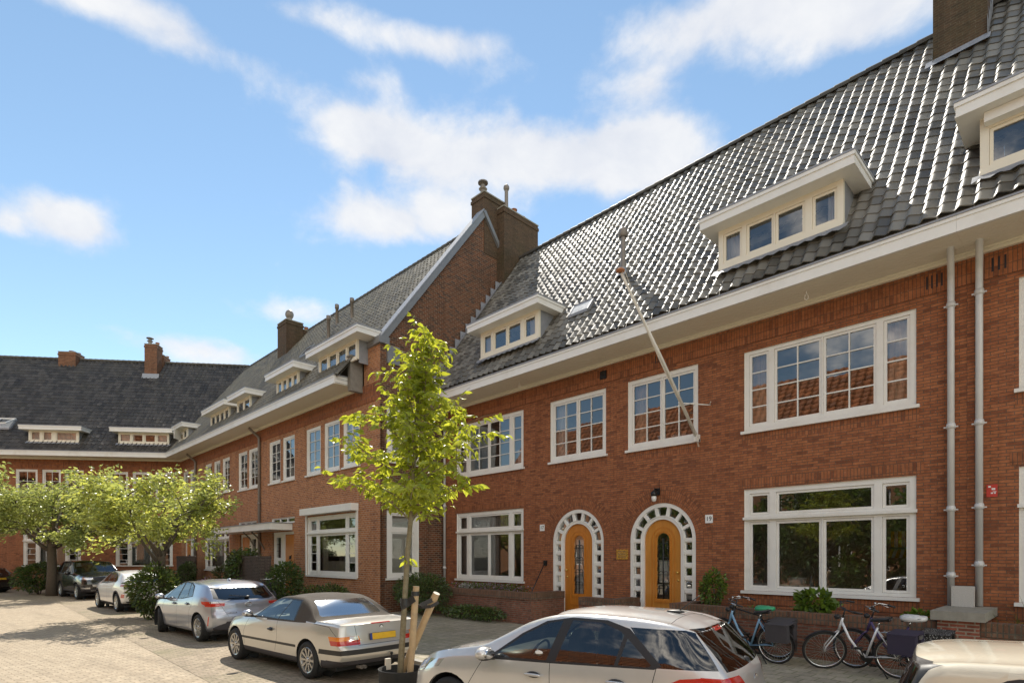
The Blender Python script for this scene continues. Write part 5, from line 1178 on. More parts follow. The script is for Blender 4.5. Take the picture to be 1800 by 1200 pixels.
ri, Pi = hatch('hatchback_car', 'silver five door hatchback in the foreground with black window frames and large red lamps', -4.28, 5.15, R(12.2), 4.035, .867,
    [(0, .74), (.1, .80), (.4, .89), (.95, .985), (1.25, 1.05), (1.47, 1.17), (1.82, 1.36), (2.12, 1.445), (2.45, 1.474), (2.9, 1.465), (3.4, 1.43), (3.75, 1.385), (4.035, 1.355)],
    [(0, .64), (.5, .80), (1.1, .895), (2.0, .945), (3.0, .985), (3.6, 1.0), (4.035, .985)], [(0, .22), (.4, .18), (3.5, .18), (4.035, .30)],
    [(0, .66), (.25, .77), (.7, .845), (1.3, .862), (2.2, .867), (3.2, .862), (3.7, .83), (4.035, .765)],
    [(.2, .08), (.42, 0), (.6, .02), (.8, .14)], [(.25, .06), (.45, 0), (.62, -.005), (.78, .03), (.93, .06), (1.0, .11), (1.36, .455)],
    dict(BASE, body='paint_silver', rear_window_trim='car_glass_dark'),
    [(1.32, .90), (1.74, 1.20), (2.02, 1.345), (2.32, 1.40), (2.72, 1.395), (2.97, 1.33), (3.33, 1.02), (3.26, .985), (2.1, .93)],
    [[(1.42, .935), (1.78, 1.195), (2.04, 1.325), (2.22, 1.362), (2.10, .955)], [(2.21, .96), (2.33, 1.372), (2.67, 1.37), (2.88, 1.30), (2.92, 1.265), (2.86, .985)], [(2.90, .99), (2.96, 1.24), (3.23, 1.02), (3.20, 1.0)]],
    [(-.50, 1.03), (-.46, 1.015), (.46, 1.015), (.50, 1.03), (.49, 1.315), (-.49, 1.315)],
    [[(3.36, .85), (3.50, .925), (3.72, .955), (4.3, .955), (4.3, .74), (3.72, .745)]], [[(.50, .74), (.42, .80), (.40, .88), (.47, .955), (.9, .955), (.9, .74)]],
    (.80, 3.37, .315, .20, (5, .05, .05, .05, 0), .365),
    [[(1.18, .3), (1.10, .6), (1.30, .91)], [(2.15, .96), (2.17, .6), (2.13, .3)], [(3.28, 1.0), (3.24, .8), (3.0, .62), (2.92, .3)]],
    lr=1.1, screen=(1.34, 2.04), kr=.16, kf=.26, rear_trim=[(-.63, .995), (.63, .995), (.555, 1.345), (-.555, 1.345)], cpanel=[(2.97, 1.345), (3.56, 1.345), (3.93, 1.02), (3.28, 1.0)], sp=sp_i20,
    cab=([(2.05, (-.37, .37)), (2.85, (-.37, 0, .37))], .86, .40, 1.22, False, (1.74, -.36, .92), (1.44, .86)))
mirror(ri, 1.42, -.985, .985, -1, 'paint_silver', .085, .12, .075); mirror(ri, 1.42, .985, .985, 1, 'paint_silver', .085, .12, .075)
handle(Pi['body'], 1.97, -.868, .80, -1, 'paint_silver'); handle(Pi['body'], 2.90, -.866, .83, -1, 'paint_silver')
b = MB(); b.blob((3.2, 0, 1.457), .10, .035, .018, 0, 12, 6); b.tube([(3.23, 0, 1.46), (3.43, 0, 1.62), (3.45, 0, 1.635)], [.006, .005, .005], 6); b.build('antenna', 'black_plastic', ri, smooth=True)
xe = 3.985; b = MB(); badge_ring(b, (xe, 0, .845), .062, .046, .007); b.bar((xe, -.03, .815), (xe, -.015, .878), .012, .012); b.bar((xe, .015, .812), (xe, .03, .875), .012, .012); b.bar((xe, -.022, .845), (xe, .022, .845), .012, .012); b.build('emblem', 'chrome', ri, smooth=True)
b = MB(); b.bar((3.86, .02, 1.03), (3.76, -.34, 1.10), .025, .02); b.blob((3.88, .03, 1.02), .05, .06, .035); b.build('rear_wiper', 'black_plastic', ri, smooth=True)
numplate(ri, 4.056, 0, .60, R(-4)); b = MB(); b.blob((2.0, -.80, 1.02), .05, .004, .028); b.build('window_sticker', 'enamel', ri, smooth=True)
# ---- blue-grey hatchback
def sp_cor(c):
    for sd in (-1, 1): c.cut([(sd * .30, .93), (sd * .30, .955), (sd * .8, .975), (sd * .8, .93)], 'x', lambda m, n: n.x > .2 and m.x > 3.6, 'bumper_trim')
    c.side([(4.02, .40), (4.10, .62), (4.14, .62), (4.07, .40)], 'reflector'); c.cut([(-.62, .24), (.62, .24), (.50, .50), (-.50, .50)], 'x', lambda m, n: n.x > .3, 'lower_trim#w')
    c.side([(4.12, .28), (4.34, .48), (4.6, .5), (4.6, .2)], 'lower_trim#w', ny=-.2)
    c.cut([(-.42, .60), (.42, .60), (.45, .607), (-.45, .607)], 'x', lambda m, n: n.x > .3, 'shut_line')
    for sd in (-1, 1): c.cut([(sd * .45, .60), (sd * .455, .60), (sd * .66, .98), (sd * .652, .98)], 'x', lambda m, n: n.x > .15 and m.x > 3.5, 'shut_line')
rc, Pc = hatch('hatchback_car', 'blue grey hatchback with dark spoked wheels turned out, parked between convertible and bush', -16.454, 4.738, .092, 4.37, .895,
    [(0, .72), (.12, .80), (.5, .89), (1.0, .975), (1.3, 1.05), (1.6, 1.20), (1.95, 1.345), (2.3, 1.42), (2.7, 1.44), (3.2, 1.42), (3.7, 1.36), (4.1, 1.31), (4.37, 1.29)],
    [(0, .64), (.5, .80), (1.2, .895), (2.0, .935), (3.0, .985), (3.6, 1.03), (4.37, 1.02)], [(0, .22), (.4, .18), (3.7, .18), (4.37, .30)],
    [(0, .68), (.25, .78), (.8, .87), (1.3, .888), (2.2, .89), (3.3, .895), (3.9, .87), (4.37, .80)],
    [(.2, .08), (.42, 0), (.6, .02), (.8, .16)], [(.25, .08), (.42, .02), (.60, -.01), (.78, .05), (.92, .05), (1.02, .14), (1.30, .56)],
    dict(BASE, body='paint_bluegrey', rear_window='car_glass_dark'),
    [(1.30, .915), (1.78, 1.21), (2.1, 1.345), (2.4, 1.385), (2.8, 1.372), (3.05, 1.30), (3.22, 1.05), (2.6, .97)],
    [[(1.42, .945), (1.80, 1.195), (2.1, 1.325), (2.30, 1.355), (2.22, .965)], [(2.31, .97), (2.39, 1.36), (2.72, 1.352), (2.86, 1.02)], [(2.90, 1.025), (2.77, 1.347), (2.99, 1.28), (3.15, 1.06)]],
    [(-.62, 1.03), (-.5, 1.0), (.5, 1.0), (.62, 1.03), (.60, 1.25), (-.60, 1.25)],
    [[(3.74, .97), (3.80, .90), (4.02, .86), (4.6, .86), (4.6, .955), (4.1, .96)]], [[(.60, .86), (.54, .95), (.9, .97), (.9, .84)]],
    (.95, 3.59, .325, .22, (8, .016, .020, .022, .0), .372),
    [[(1.28, .3), (1.22, .6), (1.40, .91)], [(2.26, .96), (2.28, .6), (2.24, .3)], [(3.26, 1.02), (3.24, .85), (3.10, .70), (3.05, .3)]],
    lr=1.0, screen=(1.34, 2.02), kr=.20, kf=.28, rear_trim=[(-.72, 1.03), (-.55, .985), (.55, .985), (.72, 1.03), (.66, 1.285), (-.66, 1.285)], steer=R(-16), sp=sp_cor,
    cab=([(2.05, (-.38, .38)), (2.85, (-.38, 0, .38))], .88, .40, 1.2, False, (1.75, -.37, .9), (1.5, .87)))
mirror(rc, 1.44, -1.0, .99, -1, 'paint_bluegrey', .08, .11, .075); mirror(rc, 1.44, 1.0, .99, 1, 'paint_bluegrey', .08, .11, .075)
handle(Pc['body'], 2.12, -.893, .84, -1, 'paint_bluegrey', .09); handle(Pc['body'], 2.98, -.895, .87, -1, 'paint_bluegrey', .09)
b = MB(); b.blob((3.25, 0, 1.43), .11, .03, .045, 0, 12, 6); b.build('antenna', 'paint_bluegrey', rc, smooth=True)
xe = 4.335; b = MB(); badge_ring(b, (xe, 0, .88), .075, .052, .008); badge_ring(b, (xe + .004, 0, .88), .022, .048, .006); badge_ring(b, (xe + .004, 0, .9), .052, .026, .006); b.build('emblem', 'chrome', rc, smooth=True)
t = text_mesh('lettering', 'COROLLA', .055, 'chrome', rc, (4.352, -.40, .70), (R(90), 0, R(90)), .003)
b = MB(); b.bar((4.22, .0, 1.06), (4.2, -.40, 1.10), .022, .02); b.blob((4.24, .02, 1.055), .04, .06, .03); b.build('rear_wiper', 'black_plastic', rc, smooth=True)
# ---- white crossover
def sp_kia(c):
    c.side([(3.98, .52), (4.06, .66), (4.30, .66), (4.22, .52)], 'reflector'); c.cut([(-.55, .3), (.55, .3), (.5, .42), (-.5, .42)], 'x', lambda m, n: n.x > .3, 'splash')
hatch('crossover_car', 'white crossover car with dark cladding round its wheel arches, behind the roadside bush', -26.38, 4.763, .073, 4.395, .913,
    [(0, .80), (.12, .88), (.5, .96), (1.0, 1.03), (1.3, 1.10), (1.6, 1.25), (1.95, 1.40), (2.3, 1.475), (2.7, 1.495), (3.2, 1.47), (3.7, 1.40), (4.1, 1.33), (4.395, 1.30)],
    [(0, .70), (.5, .86), (1.2, .955), (2.0, .99), (3.0, 1.03), (3.6, 1.06), (4.395, 1.05)], [(0, .26), (.4, .22), (3.7, .22), (4.395, .34)],
    [(0, .70), (.25, .80), (.8, .89), (1.3, .905), (2.2, .905), (3.3, .913), (3.9, .885), (4.395, .81)],
    [(.2, .08), (.42, 0), (.6, .02), (.8, .16)], [(.3, .08), (.5, .01), (.65, -.01), (.85, .04), (1.0, .10), (1.32, .62)],
    dict(BASE, body='paint_white'),
    [(1.32, .985), (1.80, 1.27), (2.1, 1.395), (2.5, 1.44), (2.9, 1.425), (3.3, 1.34), (3.55, 1.15), (3.45, 1.08), (2.2, 1.0)],
    [[(1.42, 1.01), (1.82, 1.255), (2.1, 1.375), (2.30, 1.41), (2.26, 1.03)], [(2.34, 1.035), (2.39, 1.415), (2.85, 1.405), (3.02, 1.365), (3.02, 1.065)], [(3.06, 1.07), (3.06, 1.35), (3.27, 1.31), (3.48, 1.15), (3.42, 1.09)]],
    [(-.58, 1.08), (.58, 1.08), (.54, 1.28), (-.54, 1.28)], [[(3.92, .93), (3.95, 1.0), (4.6, 1.0), (4.6, .92)]], [[(.40, .93), (.40, 1.0), (.9, 1.0), (.9, .92)]],
    (.90, 3.55, .335, .22, (5, .05, .06, .05, 0), .385),
    [[(1.30, .32), (1.24, .6), (1.42, .98)], [(2.30, 1.02), (2.32, .6), (2.28, .32)], [(3.30, 1.06), (3.28, .85), (3.12, .70), (3.05, .32)]],
    lr=1.05, screen=(1.36, 2.05), kr=.16, kf=.26, arch_trim=.055, clad=.32, sp=sp_kia, cab=([(2.05, (-.38, .38)), (2.85, (-.38, .38))], .9, .45, 1.25, False, None, (1.5, .92)))
# ---- black off-roader, nose to the camera
def sp_rr(c):
    for sd, nm in ((-1, 'a'), (1, 'b')):
        c.cut([(sd * .56, .92), (sd * .54, 1.03), (sd * .98, 1.035), (sd * .98, .93)], 'x', lambda m, n: n.x < -.2, 'head_lamp#' + nm); c.side([(.0, .93), (.0, 1.03), (.34, 1.03), (.34, .95)], 'head_lamp#' + nm, sides=(sd,), ny=.1)
        c.cut([(sd * .62, .50), (sd * .62, .57), (sd * .9, .57), (sd * .9, .50)], 'x', lambda m, n: n.x < -.2, 'fog_lamp')
    c.cut([(-.50, .90), (.50, .90), (.52, 1.03), (-.52, 1.03)], 'x', lambda m, n: n.x < -.2, 'grille')
    c.cut([(-.52, .60), (.52, .60), (.55, .70), (-.55, .70)], 'x', lambda m, n: n.x < -.2, 'bumper_trim'); c.cut([(-.52, .50), (.52, .50), (.52, .58), (-.52, .58)], 'x', lambda m, n: n.x < -.2, 'grille'); c.cut([(-.6, .40), (.6, .40), (.58, .44), (-.58, .44)], 'x', lambda m, n: n.x < -.2, 'splash')
rr_, Pr = hatch('off_road_car', 'black off road car with its bright headlamps and windscreen facing the camera', -35.0, 4.55, 3.246, 5.0, 1.0,
    [(0, 1.06), (.1, 1.11), (.6, 1.15), (1.2, 1.19), (1.5, 1.24), (1.75, 1.42), (2.1, 1.66), (2.4, 1.78), (2.9, 1.83), (3.8, 1.83), (4.6, 1.78), (5.0, 1.74)],
    [(0, .96), (.6, 1.08), (1.3, 1.14), (2.5, 1.15), (4.2, 1.16), (5.0, 1.15)], [(0, .38), (.5, .30), (4.4, .30), (5.0, .42)],
    [(0, .86), (.25, .93), (.8, .985), (1.5, 1.0), (3.8, 1.0), (4.5, .98), (5.0, .92)],
    [(.3, .12), (.5, .02), (.7, 0), (.95, .03), (1.1, .08)], [(.4, .08), (.6, 0), (1.0, .02), (1.75, .22)],
    dict(BASE, body='paint_black', side_window='car_glass', windscreen='car_glass'),
    [(1.52, 1.16), (2.1, 1.60), (2.4, 1.73), (2.9, 1.77), (4.5, 1.74), (4.7, 1.5), (4.7, 1.18)],
    [[(1.66, 1.19), (2.14, 1.58), (2.42, 1.70), (2.75, 1.735), (2.75, 1.19)], [(2.83, 1.19), (2.83, 1.735), (3.72, 1.735), (3.78, 1.19)], [(3.85, 1.2), (3.80, 1.73), (4.45, 1.71), (4.62, 1.5), (4.62, 1.2)]],
    [(-.7, 1.2), (.7, 1.2), (.62, 1.66), (-.62, 1.66)], [[(4.75, .95), (4.75, 1.15), (5.2, 1.15), (5.2, .95)]], [[(.7, .95), (.7, 1.15), (1.1, 1.15), (1.1, .95)]],
    (.86, 3.78, .38, .26, (5, .06, .07, .06, 0), .43),
    [[(1.55, .4), (1.5, .8), (1.6, 1.14)], [(2.78, 1.15), (2.8, .7), (2.76, .4)]], lr=.8, lf=.7, screen=(1.55, 2.33), tumble=.24, kf=.20, kr=.08, clad=.42, sp=sp_rr, cab=([(2.5, (-.42, .42)), (3.5, (-.42, .42))], .98, .6, 1.5, False, None, (1.95, 1.08)))
mirror(rr_, 1.75, -1.12, 1.22, -1, 'paint_black', .09, .12, .10); mirror(rr_, 1.75, 1.12, 1.22, 1, 'paint_black', .09, .12, .10)
# ---- dark car at the left edge, tail towards us
rd, Pd = hatch('hatchback_car', 'black hatchback with yellow rear plate, cut off by the left edge', -43.67, .12, R(38), 4.3, .90,
    [(0, .75), (.12, .83), (.5, .92), (1.0, 1.0), (1.3, 1.07), (1.6, 1.22), (1.95, 1.40), (2.3, 1.48), (2.7, 1.50), (3.2, 1.47), (3.7, 1.41), (4.1, 1.36), (4.3, 1.33)],
    [(0, .66), (.5, .82), (1.2, .93), (2.0, .97), (3.0, 1.0), (3.6, 1.02), (4.3, 1.01)], [(0, .24), (.4, .2), (3.7, .2), (4.3, .32)],
    [(0, .70), (.25, .80), (.8, .88), (1.3, .895), (2.2, .90), (3.3, .90), (3.9, .88), (4.3, .82)],
    [(.2, .08), (.42, 0), (.6, .02), (.8, .16)], [(.25, .08), (.45, .01), (.65, 0), (.85, .03), (1.0, .10), (1.32, .46)], dict(BASE, body='paint_black', side_window='car_glass_dark', rear_window='car_glass_dark'),
    [(1.32, .95), (1.80, 1.25), (2.1, 1.38), (2.5, 1.43), (2.9, 1.42), (3.5, 1.33), (3.6, 1.05), (2.2, .98)], [[(1.42, .98), (1.82, 1.235), (2.1, 1.36), (2.30, 1.40), (2.26, 1.0)], [(2.34, 1.0), (2.39, 1.40), (2.9, 1.395), (3.02, 1.02)]],
    [(-.58, 1.06), (.58, 1.06), (.54, 1.30), (-.54, 1.30)], [[(3.9, .85), (3.95, 1.0), (4.6, 1.0), (4.6, .85)]], [[(.62, .85), (.62, 1.0), (.9, 1.0), (.9, .85)]],
    (.88, 3.5, .33, .22, (5, .05, .06, .05, 0), .375), [], lr=.9, screen=(1.36, 2.05), kr=.14, seams=False)
numplate(rd, 4.325, 0, .78, R(-6))
# ---- cream hatchback in the bottom right corner
def sp_cream(c):
    c.cut([(.62, -.7), (.626, -.7), (.626, .7), (.62, .7)], 'z', lambda m, n: n.z > .4 and m.z > 1.2, 'spoiler_gap')
rk_, Pk = hatch('hatchback_car', 'cream white boxy car cut off by the bottom right corner', .68, 5.0, R(190), 3.6, .80,
    [(0, .76), (.1, .84), (.4, .92), (.8, 1.0), (1.05, 1.12), (1.35, 1.34), (1.65, 1.44), (2.0, 1.475), (2.6, 1.475), (3.1, 1.46), (3.4, 1.435), (3.6, 1.41)],
    [(0, .66), (.4, .82), (.9, .92), (1.6, .95), (2.6, .97), (3.6, .96)], [(0, .22), (.4, .18), (3.2, .18), (3.6, .28)],
    [(0, .66), (.25, .73), (.7, .785), (1.3, .80), (2.8, .80), (3.3, .78), (3.6, .73)],
    [(.2, .08), (.42, 0), (.6, .02), (.8, .12)], [(.3, .03), (.5, 0), (.9, .03), (1.40, .20), (1.5, .24)], dict(BASE, body='paint_cream', side_window='car_glass_dark', rear_window='car_glass'),
    [(.98, .94), (1.35, 1.26), (1.62, 1.37), (2.0, 1.38), (2.83, 1.37)] + arc2(2.90, 1.25, .16, .12, 80, 0, 4) + arc2(2.90, 1.10, .16, .13, 0, -90, 4),
    [[(1.10, .98), (1.38, 1.235), (1.62, 1.34), (1.95, 1.365), (1.95, 1.0)], [(2.03, 1.0), (2.03, 1.365), (2.82, 1.33)] + arc2(2.88, 1.24, .135, .09, 80, 0, 4) + arc2(2.88, 1.11, .135, .11, 0, -90, 4)],
    [(-.60, 1.0), (.60, 1.0), (.56, 1.36), (-.56, 1.36)], [[(3.3, .7), (3.3, .93), (3.8, .93), (3.8, .7)]], [[(.58, .7), (.58, .93), (.9, .93), (.9, .7)]],
    (.68, 3.0, .29, .18, (6, .05, .05, 0, 0), .335), [[(2.0, .97), (2.02, .6), (2.0, .3)]], lr=.55, screen=(1.05, 1.62), tumble=.2, kr=.10, rear_trim=[(-.66, .98), (.66, .98), (.61, 1.40), (-.61, 1.40)], crown=.045, cab=([(1.6, (-.34, .34)), (2.4, (-.34, .34))], .78, .4, 1.2, False, None, (1.1, .85)))
# ------------------------------------------------------------------ garden walls and planters
def garden_wall(name, label, cat, pts, w, z0, z1, mat='brick_garden', capm='brick_garden_cap', caph=.21, over=.02, soil=None):
    x0, y0 = pts[0]; o = thing(name, label, cat, (x0, y0, z0)); b = MB(Matrix.Translation((-x0, -y0, -z0))); c = MB(Matrix.Translation((-x0, -y0, -z0)))
    for k, ((xa, ya), (xb, yb)) in enumerate(zip(pts, pts[1:])):
        d = Vector((xb - xa, yb - ya, 0)); n = Vector((-d.y, d.x, 0)).normalized(); t = d.normalized(); ext = -w * .5 if 0 < k else 0
        a = Vector((xa, ya, 0)) - t * ext; e = Vector((xb, yb, 0)) + t * (w * .5 if k < len(pts) - 2 else 0)
        L_ = d.length
        for (mb, hw, za, zb, seg) in ((b, w / 2, z0, z1 - caph, 1), (c, w / 2 + over, z1 - caph, z1, max(1, int(L_ / .35)))):
            prev = None
            for i in range(seg + 1):
                p = a + (e - a) * i / seg; jz = random.uniform(-.012, .008) if seg > 1 else 0; jn = random.uniform(-.006, .006) if seg > 1 else 0
                cur = (p - n * (hw + jn), p + n * (hw + jn), jz)
                if prev:
                    P = [prev[0], cur[0], cur[1], prev[1]]
                    lo = [Vector((v.x, v.y, za)) for v in P]; hi = [Vector((v.x, v.y, zb + (prev[2] if j in (0, 3) else cur[2]))) for j, v in enumerate(P)]
                    s0, s1 = L_ * (i - 1) / seg, L_ * i / seg
                    mb.poly([lo[0], lo[1], hi[1], hi[0]], 0, [(s0, za), (s1, za), (s1, zb), (s0, zb)]); mb.poly([lo[2], lo[3], hi[3], hi[2]], 0, [(s1, za), (s0, za), (s0, zb), (s1, zb)])
                    mb.poly(hi, 0, [(s0, 0), (s1, 0), (s1, w), (s0, w)])
                    if i == 1: mb.poly([lo[3], lo[0], hi[0], hi[3]], 0, [(0, za), (w, za), (w, zb), (0, zb)])
                    if i == seg: mb.poly([lo[1], lo[2], hi[2], hi[1]], 0, [(0, za), (w, za), (w, zb), (0, zb)])
                prev = cur
    b.build('wall_body', mat, o); c.build('wall_coping', capm, o)
    return o
garden_wall('garden_wall', 'low weathered brick planter wall under the ground floor window of number 17', 'garden wall', [(-16.9, 11.62), (-11.3, 11.62), (-11.3, 12.92)], .24, .08, 1.0)
garden_wall('garden_wall', 'short brick wall standing between the two arched doors', 'garden wall', [(-9.72, 11.95), (-8.66, 11.95), (-8.66, 12.9)], .24, .08, .95)
garden_wall('garden_wall', 'long low brick planter wall behind the bicycles, under the big window of number 19', 'garden wall', [(-6.75, 12.9), (-6.75, 11.75), (-1.903, 11.75)], .24, .08, .96)
garden_wall('garden_wall', 'low mossy brick wall right of the stone capped pillar, below the spiky grass', 'garden wall', [(-1.357, 11.75), (5.5, 11.75)], .24, .08, .98)
def soil(x0, x1, y0, y1, z):
    b = MB(); b.poly([(x0, y0, z), (x1, y0, z), (x1, y1, z), (x0, y1, z)]); tag(b.build('soil', 'soil'), kind='structure')
soil(-16.8, -11.4, 11.74, 12.99, .88); soil(-6.64, -1.95, 11.87, 12.99, .82); soil(-1.3, 5.5, 11.87, 12.99, .84)
pl = thing('brick_pillar', 'brick pillar with a thick grey stone cap at the foot of the twin downpipes', 'pillar', (-1.63, 11.95, .08))
b = MB(Matrix.Translation((1.63, -11.95, -.08))); b.box(-1.90, -1.36, 11.55, 12.99, .08, 1.0); b.build('pillar_body', 'brick_pillar', pl)
b = MB(Matrix.Translation((1.63, -11.95, -.08))); b.box(-1.98, -1.28, 11.47, 12.985, 1.002, 1.15); b.build('pillar_cap', 'stone_grey', pl)
b = MB(); x0, x1, z0, z1 = -.16, .16, 0, .36
b.box(x0, x1, -.05, .05, z0, z1); o = b.build('stone_block', 'stone_white', loc=(-1.72, 12.72, 1.152)); tag(o, 'rough white stone block leaning between the two downpipes on the pillar cap', 'stone block')
def fb(x, y, z=0): return FB.w(x, y, z)
def dark_wall(label, x0, x1, y, w, z1):
    a, c = fb(x0, y), fb(x1, y); return garden_wall('garden_wall', label, 'garden wall', [a[:2], c[:2]], w, .09, z1, 'brick_dark', 'brick_dark', .12, .015)
dark_wall('tall dark brown brick wall beside the porch, overgrown with trailing ivy', -8.75, -5.75, -1.6, .42, 2.03)
dark_wall('tall dark brick wall in front of the corner house, by a potted conifer', -19.9, -17.9, -.9, .4, 2.03)

# ------------------------------------------------------------------ foliage
def leaf_mesh(name, mats, parent, pts, size, droop=.3, aspect=.42, dirs=None, var=.35, cup=.25, seed=1, loc=None):
    """pts: (position, outward direction, material); every leaf is a folded blade of its own"""
    rnd = random.Random(seed); v = []; f = []; mi = []; uv = []
    for (p, d, m) in pts:
        L_ = size * rnd.uniform(1 - var, 1 + var); d = Vector(d) + Vector((rnd.uniform(-.6, .6), rnd.uniform(-.6, .6), rnd.uniform(-.5, .5)))
        d.z -= droop; d.normalize() if d.length > 1e-3 else None
        s = d.cross(Vector((rnd.uniform(-1, 1), rnd.uniform(-1, 1), rnd.uniform(-.4, 1)))); s = s.normalized() if s.length > 1e-3 else Vector((1, 0, 0)); n = s.cross(d)
        p = Vector(p); w_ = L_ * aspect * .5; k = len(v)
        c_ = n * L_ * cup
        v += [p, p + d * L_ * .28 + s * w_ * .85 + c_ * .45, p + d * L_ * .62 + s * w_ * .9 + c_ * .35, p + d * L_ - n * L_ * .16, p + d * L_ * .62 - s * w_ * .9 + c_ * .35, p + d * L_ * .28 - s * w_ * .85 + c_ * .45, p + d * L_ * .32 + n * L_ * .03, p + d * L_ * .66 - n * L_ * .02]
        f += [(k, k + 1, k + 6), (k + 1, k + 2, k + 7, k + 6), (k + 2, k + 3, k + 7), (k + 3, k + 4, k + 7), (k + 4, k + 5, k + 6, k + 7), (k + 5, k, k + 6)]; mi += [m] * 6; u = (rnd.random(), rnd.random()); uv.append(u)
    me = bpy.data.meshes.new(name); me.from_pydata([tuple(q) for q in v], [], f)
    for m in mats: me.materials.append(MATS[m])
    me.polygons.foreach_set('material_index', mi); ul = me.uv_layers.new(name='UVMap').data
    flat = []
    for u in uv: flat += [u[0], u[1]] * 20
    ul.foreach_set('uv', flat); me.polygons.foreach_set('use_smooth', [True] * len(f)); me.update()
    o = bpy.data.objects.new(name, me); COL.objects.link(o); o.parent = parent
    if loc: o.location = loc
    return o
def limb(b, a, c, r0, r1, rnd, bend=.12, n=5, sag=0):
    a = Vector(a); c = Vector(c); L_ = (c - a).length; pts = []; off = Vector((rnd.uniform(-1, 1), rnd.uniform(-1, 1), rnd.uniform(-.5, .8))) * L_ * bend
    for i in range(n + 1):
        t = i / n; pts.append(a + (c - a) * t + off * math.sin(math.pi * t) + Vector((0, 0, sag * t * (1 - t))))
    b.tube(pts, [r0 + (r1 - r0) * i / n for i in range(n + 1)], 7, cap=True); return pts
def bush(name, label, cat, c, rx, ry, rz, n, size, mats, group=None, seed=1, stems=6, lump=.35, droop=.2, cut_bottom=.0, dense_top=False, aspect=.45):
    rnd = random.Random(seed); o = thing(name, label, cat, c, 0, group); pts = []; b = MB()
    lumps = [(Vector((rnd.gauss(0, 1), rnd.gauss(0, 1), rnd.gauss(.1, .8))).normalized(), rnd.uniform(.5, 1)) for _ in range(14)]
    while len(pts) < n:
        d = Vector((rnd.gauss(0, 1), rnd.gauss(0, 1), rnd.gauss(.15, .9))).normalized(); q = max(0, max(d.dot(l) ** 6 * k for l, k in lumps))
        rr = (1 - lump + lump * q * 1.3) * (rnd.random() ** .28)
        p = Vector((d.x * rx * rr, d.y * ry * rr, rz + d.z * rz * rr))
        if p.z < cut_bottom + .03: p.z = .03 + rnd.random() * .2
        pts.append((p, d, rnd.randrange(len(mats))))
    for i in range(stems):
        a = 6.28 * i / stems; limb(b, (.05 * math.cos(a), .05 * math.sin(a), 0), (rx * .6 * math.cos(a), ry * .6 * math.sin(a), rz * 1.2), .02, .008, rnd)
    b.build('stems', 'bark_dark', o, smooth=True); leaf_mesh('leaves', mats, o, pts, size, droop, aspect, seed=seed); return o
# ---- young street tree, its stakes and its watering ring
def young_tree():
    rnd = random.Random(21); bx, by = -6.9, 4.42
    o = thing('young_tree', 'slender young tree with bright yellow green leaves tied to two wooden stakes', 'tree', (bx, by, 0))
    b = MB(); ctl = [(0, 0, 0), (.03, .01, .5), (.09, .03, 1.3), (.13, .06, 2.1), (.165, .10, 2.65), (.19, .13, 3.4), (.22, .17, 4.2), (.25, .19, 4.75), (.27, .21, 5.12)]
    b.tube(ctl, [.050, .044, .039, .036, .032, .026, .018, .010, .004], 12)
    def trunk(z):
        for p, q in zip(ctl, ctl[1:]):
            if p[2] <= z <= q[2]: return Vector(p).lerp(Vector(q), (z - p[2]) / (q[2] - p[2]))
        return Vector(ctl[-1])
    pts = []; br = MB(); ga = 0
    prof = [(2.52, .55), (2.9, .98), (3.25, 1.15), (3.6, 1.08), (4.0, .80), (4.4, .55), (4.7, .34), (5.0, .20), (5.2, .1)]
    def rad(z):
        for (a, r0), (c, r1) in zip(prof, prof[1:]):
            if a <= z <= c: return r0 + (r1 - r0) * (z - a) / (c - a)
        return .1
    n = 38
    for i in range(n):
        z0 = 2.5 + 2.2 * (i / n) ** 1.15; ga += 2.399 + rnd.uniform(-.35, .35); st = trunk(z0); zt = min(5.15, z0 + rnd.uniform(.25, .65)); r = rad(min(zt, 5.1)) * rnd.uniform(.62, 1.0)
        if i < 9: zt = z0 + rnd.uniform(.12, .55)
        e = trunk(min(zt, 5.1)) + Vector((r * math.cos(ga), r * math.sin(ga), 0)); e.z = zt
        P = limb(br, st, e, .014 * (1 - i / n * .5), .004, rnd, .08, 6, sag=.25)
        for k, p in enumerate(P[1:], 1):
            m = 7 if k > 1 else 3
            d = (e - st).normalized()
            for _ in range(max(2, m * 2 // 3) if i < 22 else 2): pts.append((p + Vector((rnd.gauss(0, .05), rnd.gauss(0, .05), rnd.gauss(0, .04))), d * .5 + Vector((rnd.gauss(0, .6), rnd.gauss(0, .6), -.1)), 0))
            if k >= 1:
                for _ in range(2):
                    tw = p + Vector((rnd.gauss(0, .17), rnd.gauss(0, .17), rnd.uniform(-.04, .17))); limb(br, p, tw, .004, .002, rnd, .1, 2)
                    td = (tw - p).normalized()
                    for t in range(8 if i < 22 else 6): q = p.lerp(tw, .35 + t * .1); pts.append((q, td * .8 + Vector((rnd.gauss(0, .7), rnd.gauss(0, .7), -.2)), 0))
    for i in range(70): z = rnd.uniform(3.0, 5.2); p = trunk(z); pts.append((p + Vector((rnd.gauss(0, .09), rnd.gauss(0, .09), 0)), (rnd.gauss(0, 1), rnd.gauss(0, 1), .1), 0))
    p = trunk(1.98)
    for i in range(12): pts.append((p + Vector((rnd.gauss(-.02, .03), rnd.gauss(0, .03), rnd.uniform(-.05, .12))), (rnd.gauss(0, 1), rnd.gauss(0, 1), -.2), 0))
    tr = b.build('trunk', 'bark_young', o, smooth=True); br.build('branches', 'bark_young', tr, smooth=True); leaf_mesh('leaves', ['leaf_young'], o, pts, .125, .55, .38, seed=4, cup=.22)
young_tree()
sx, sy = -6.79, 4.53
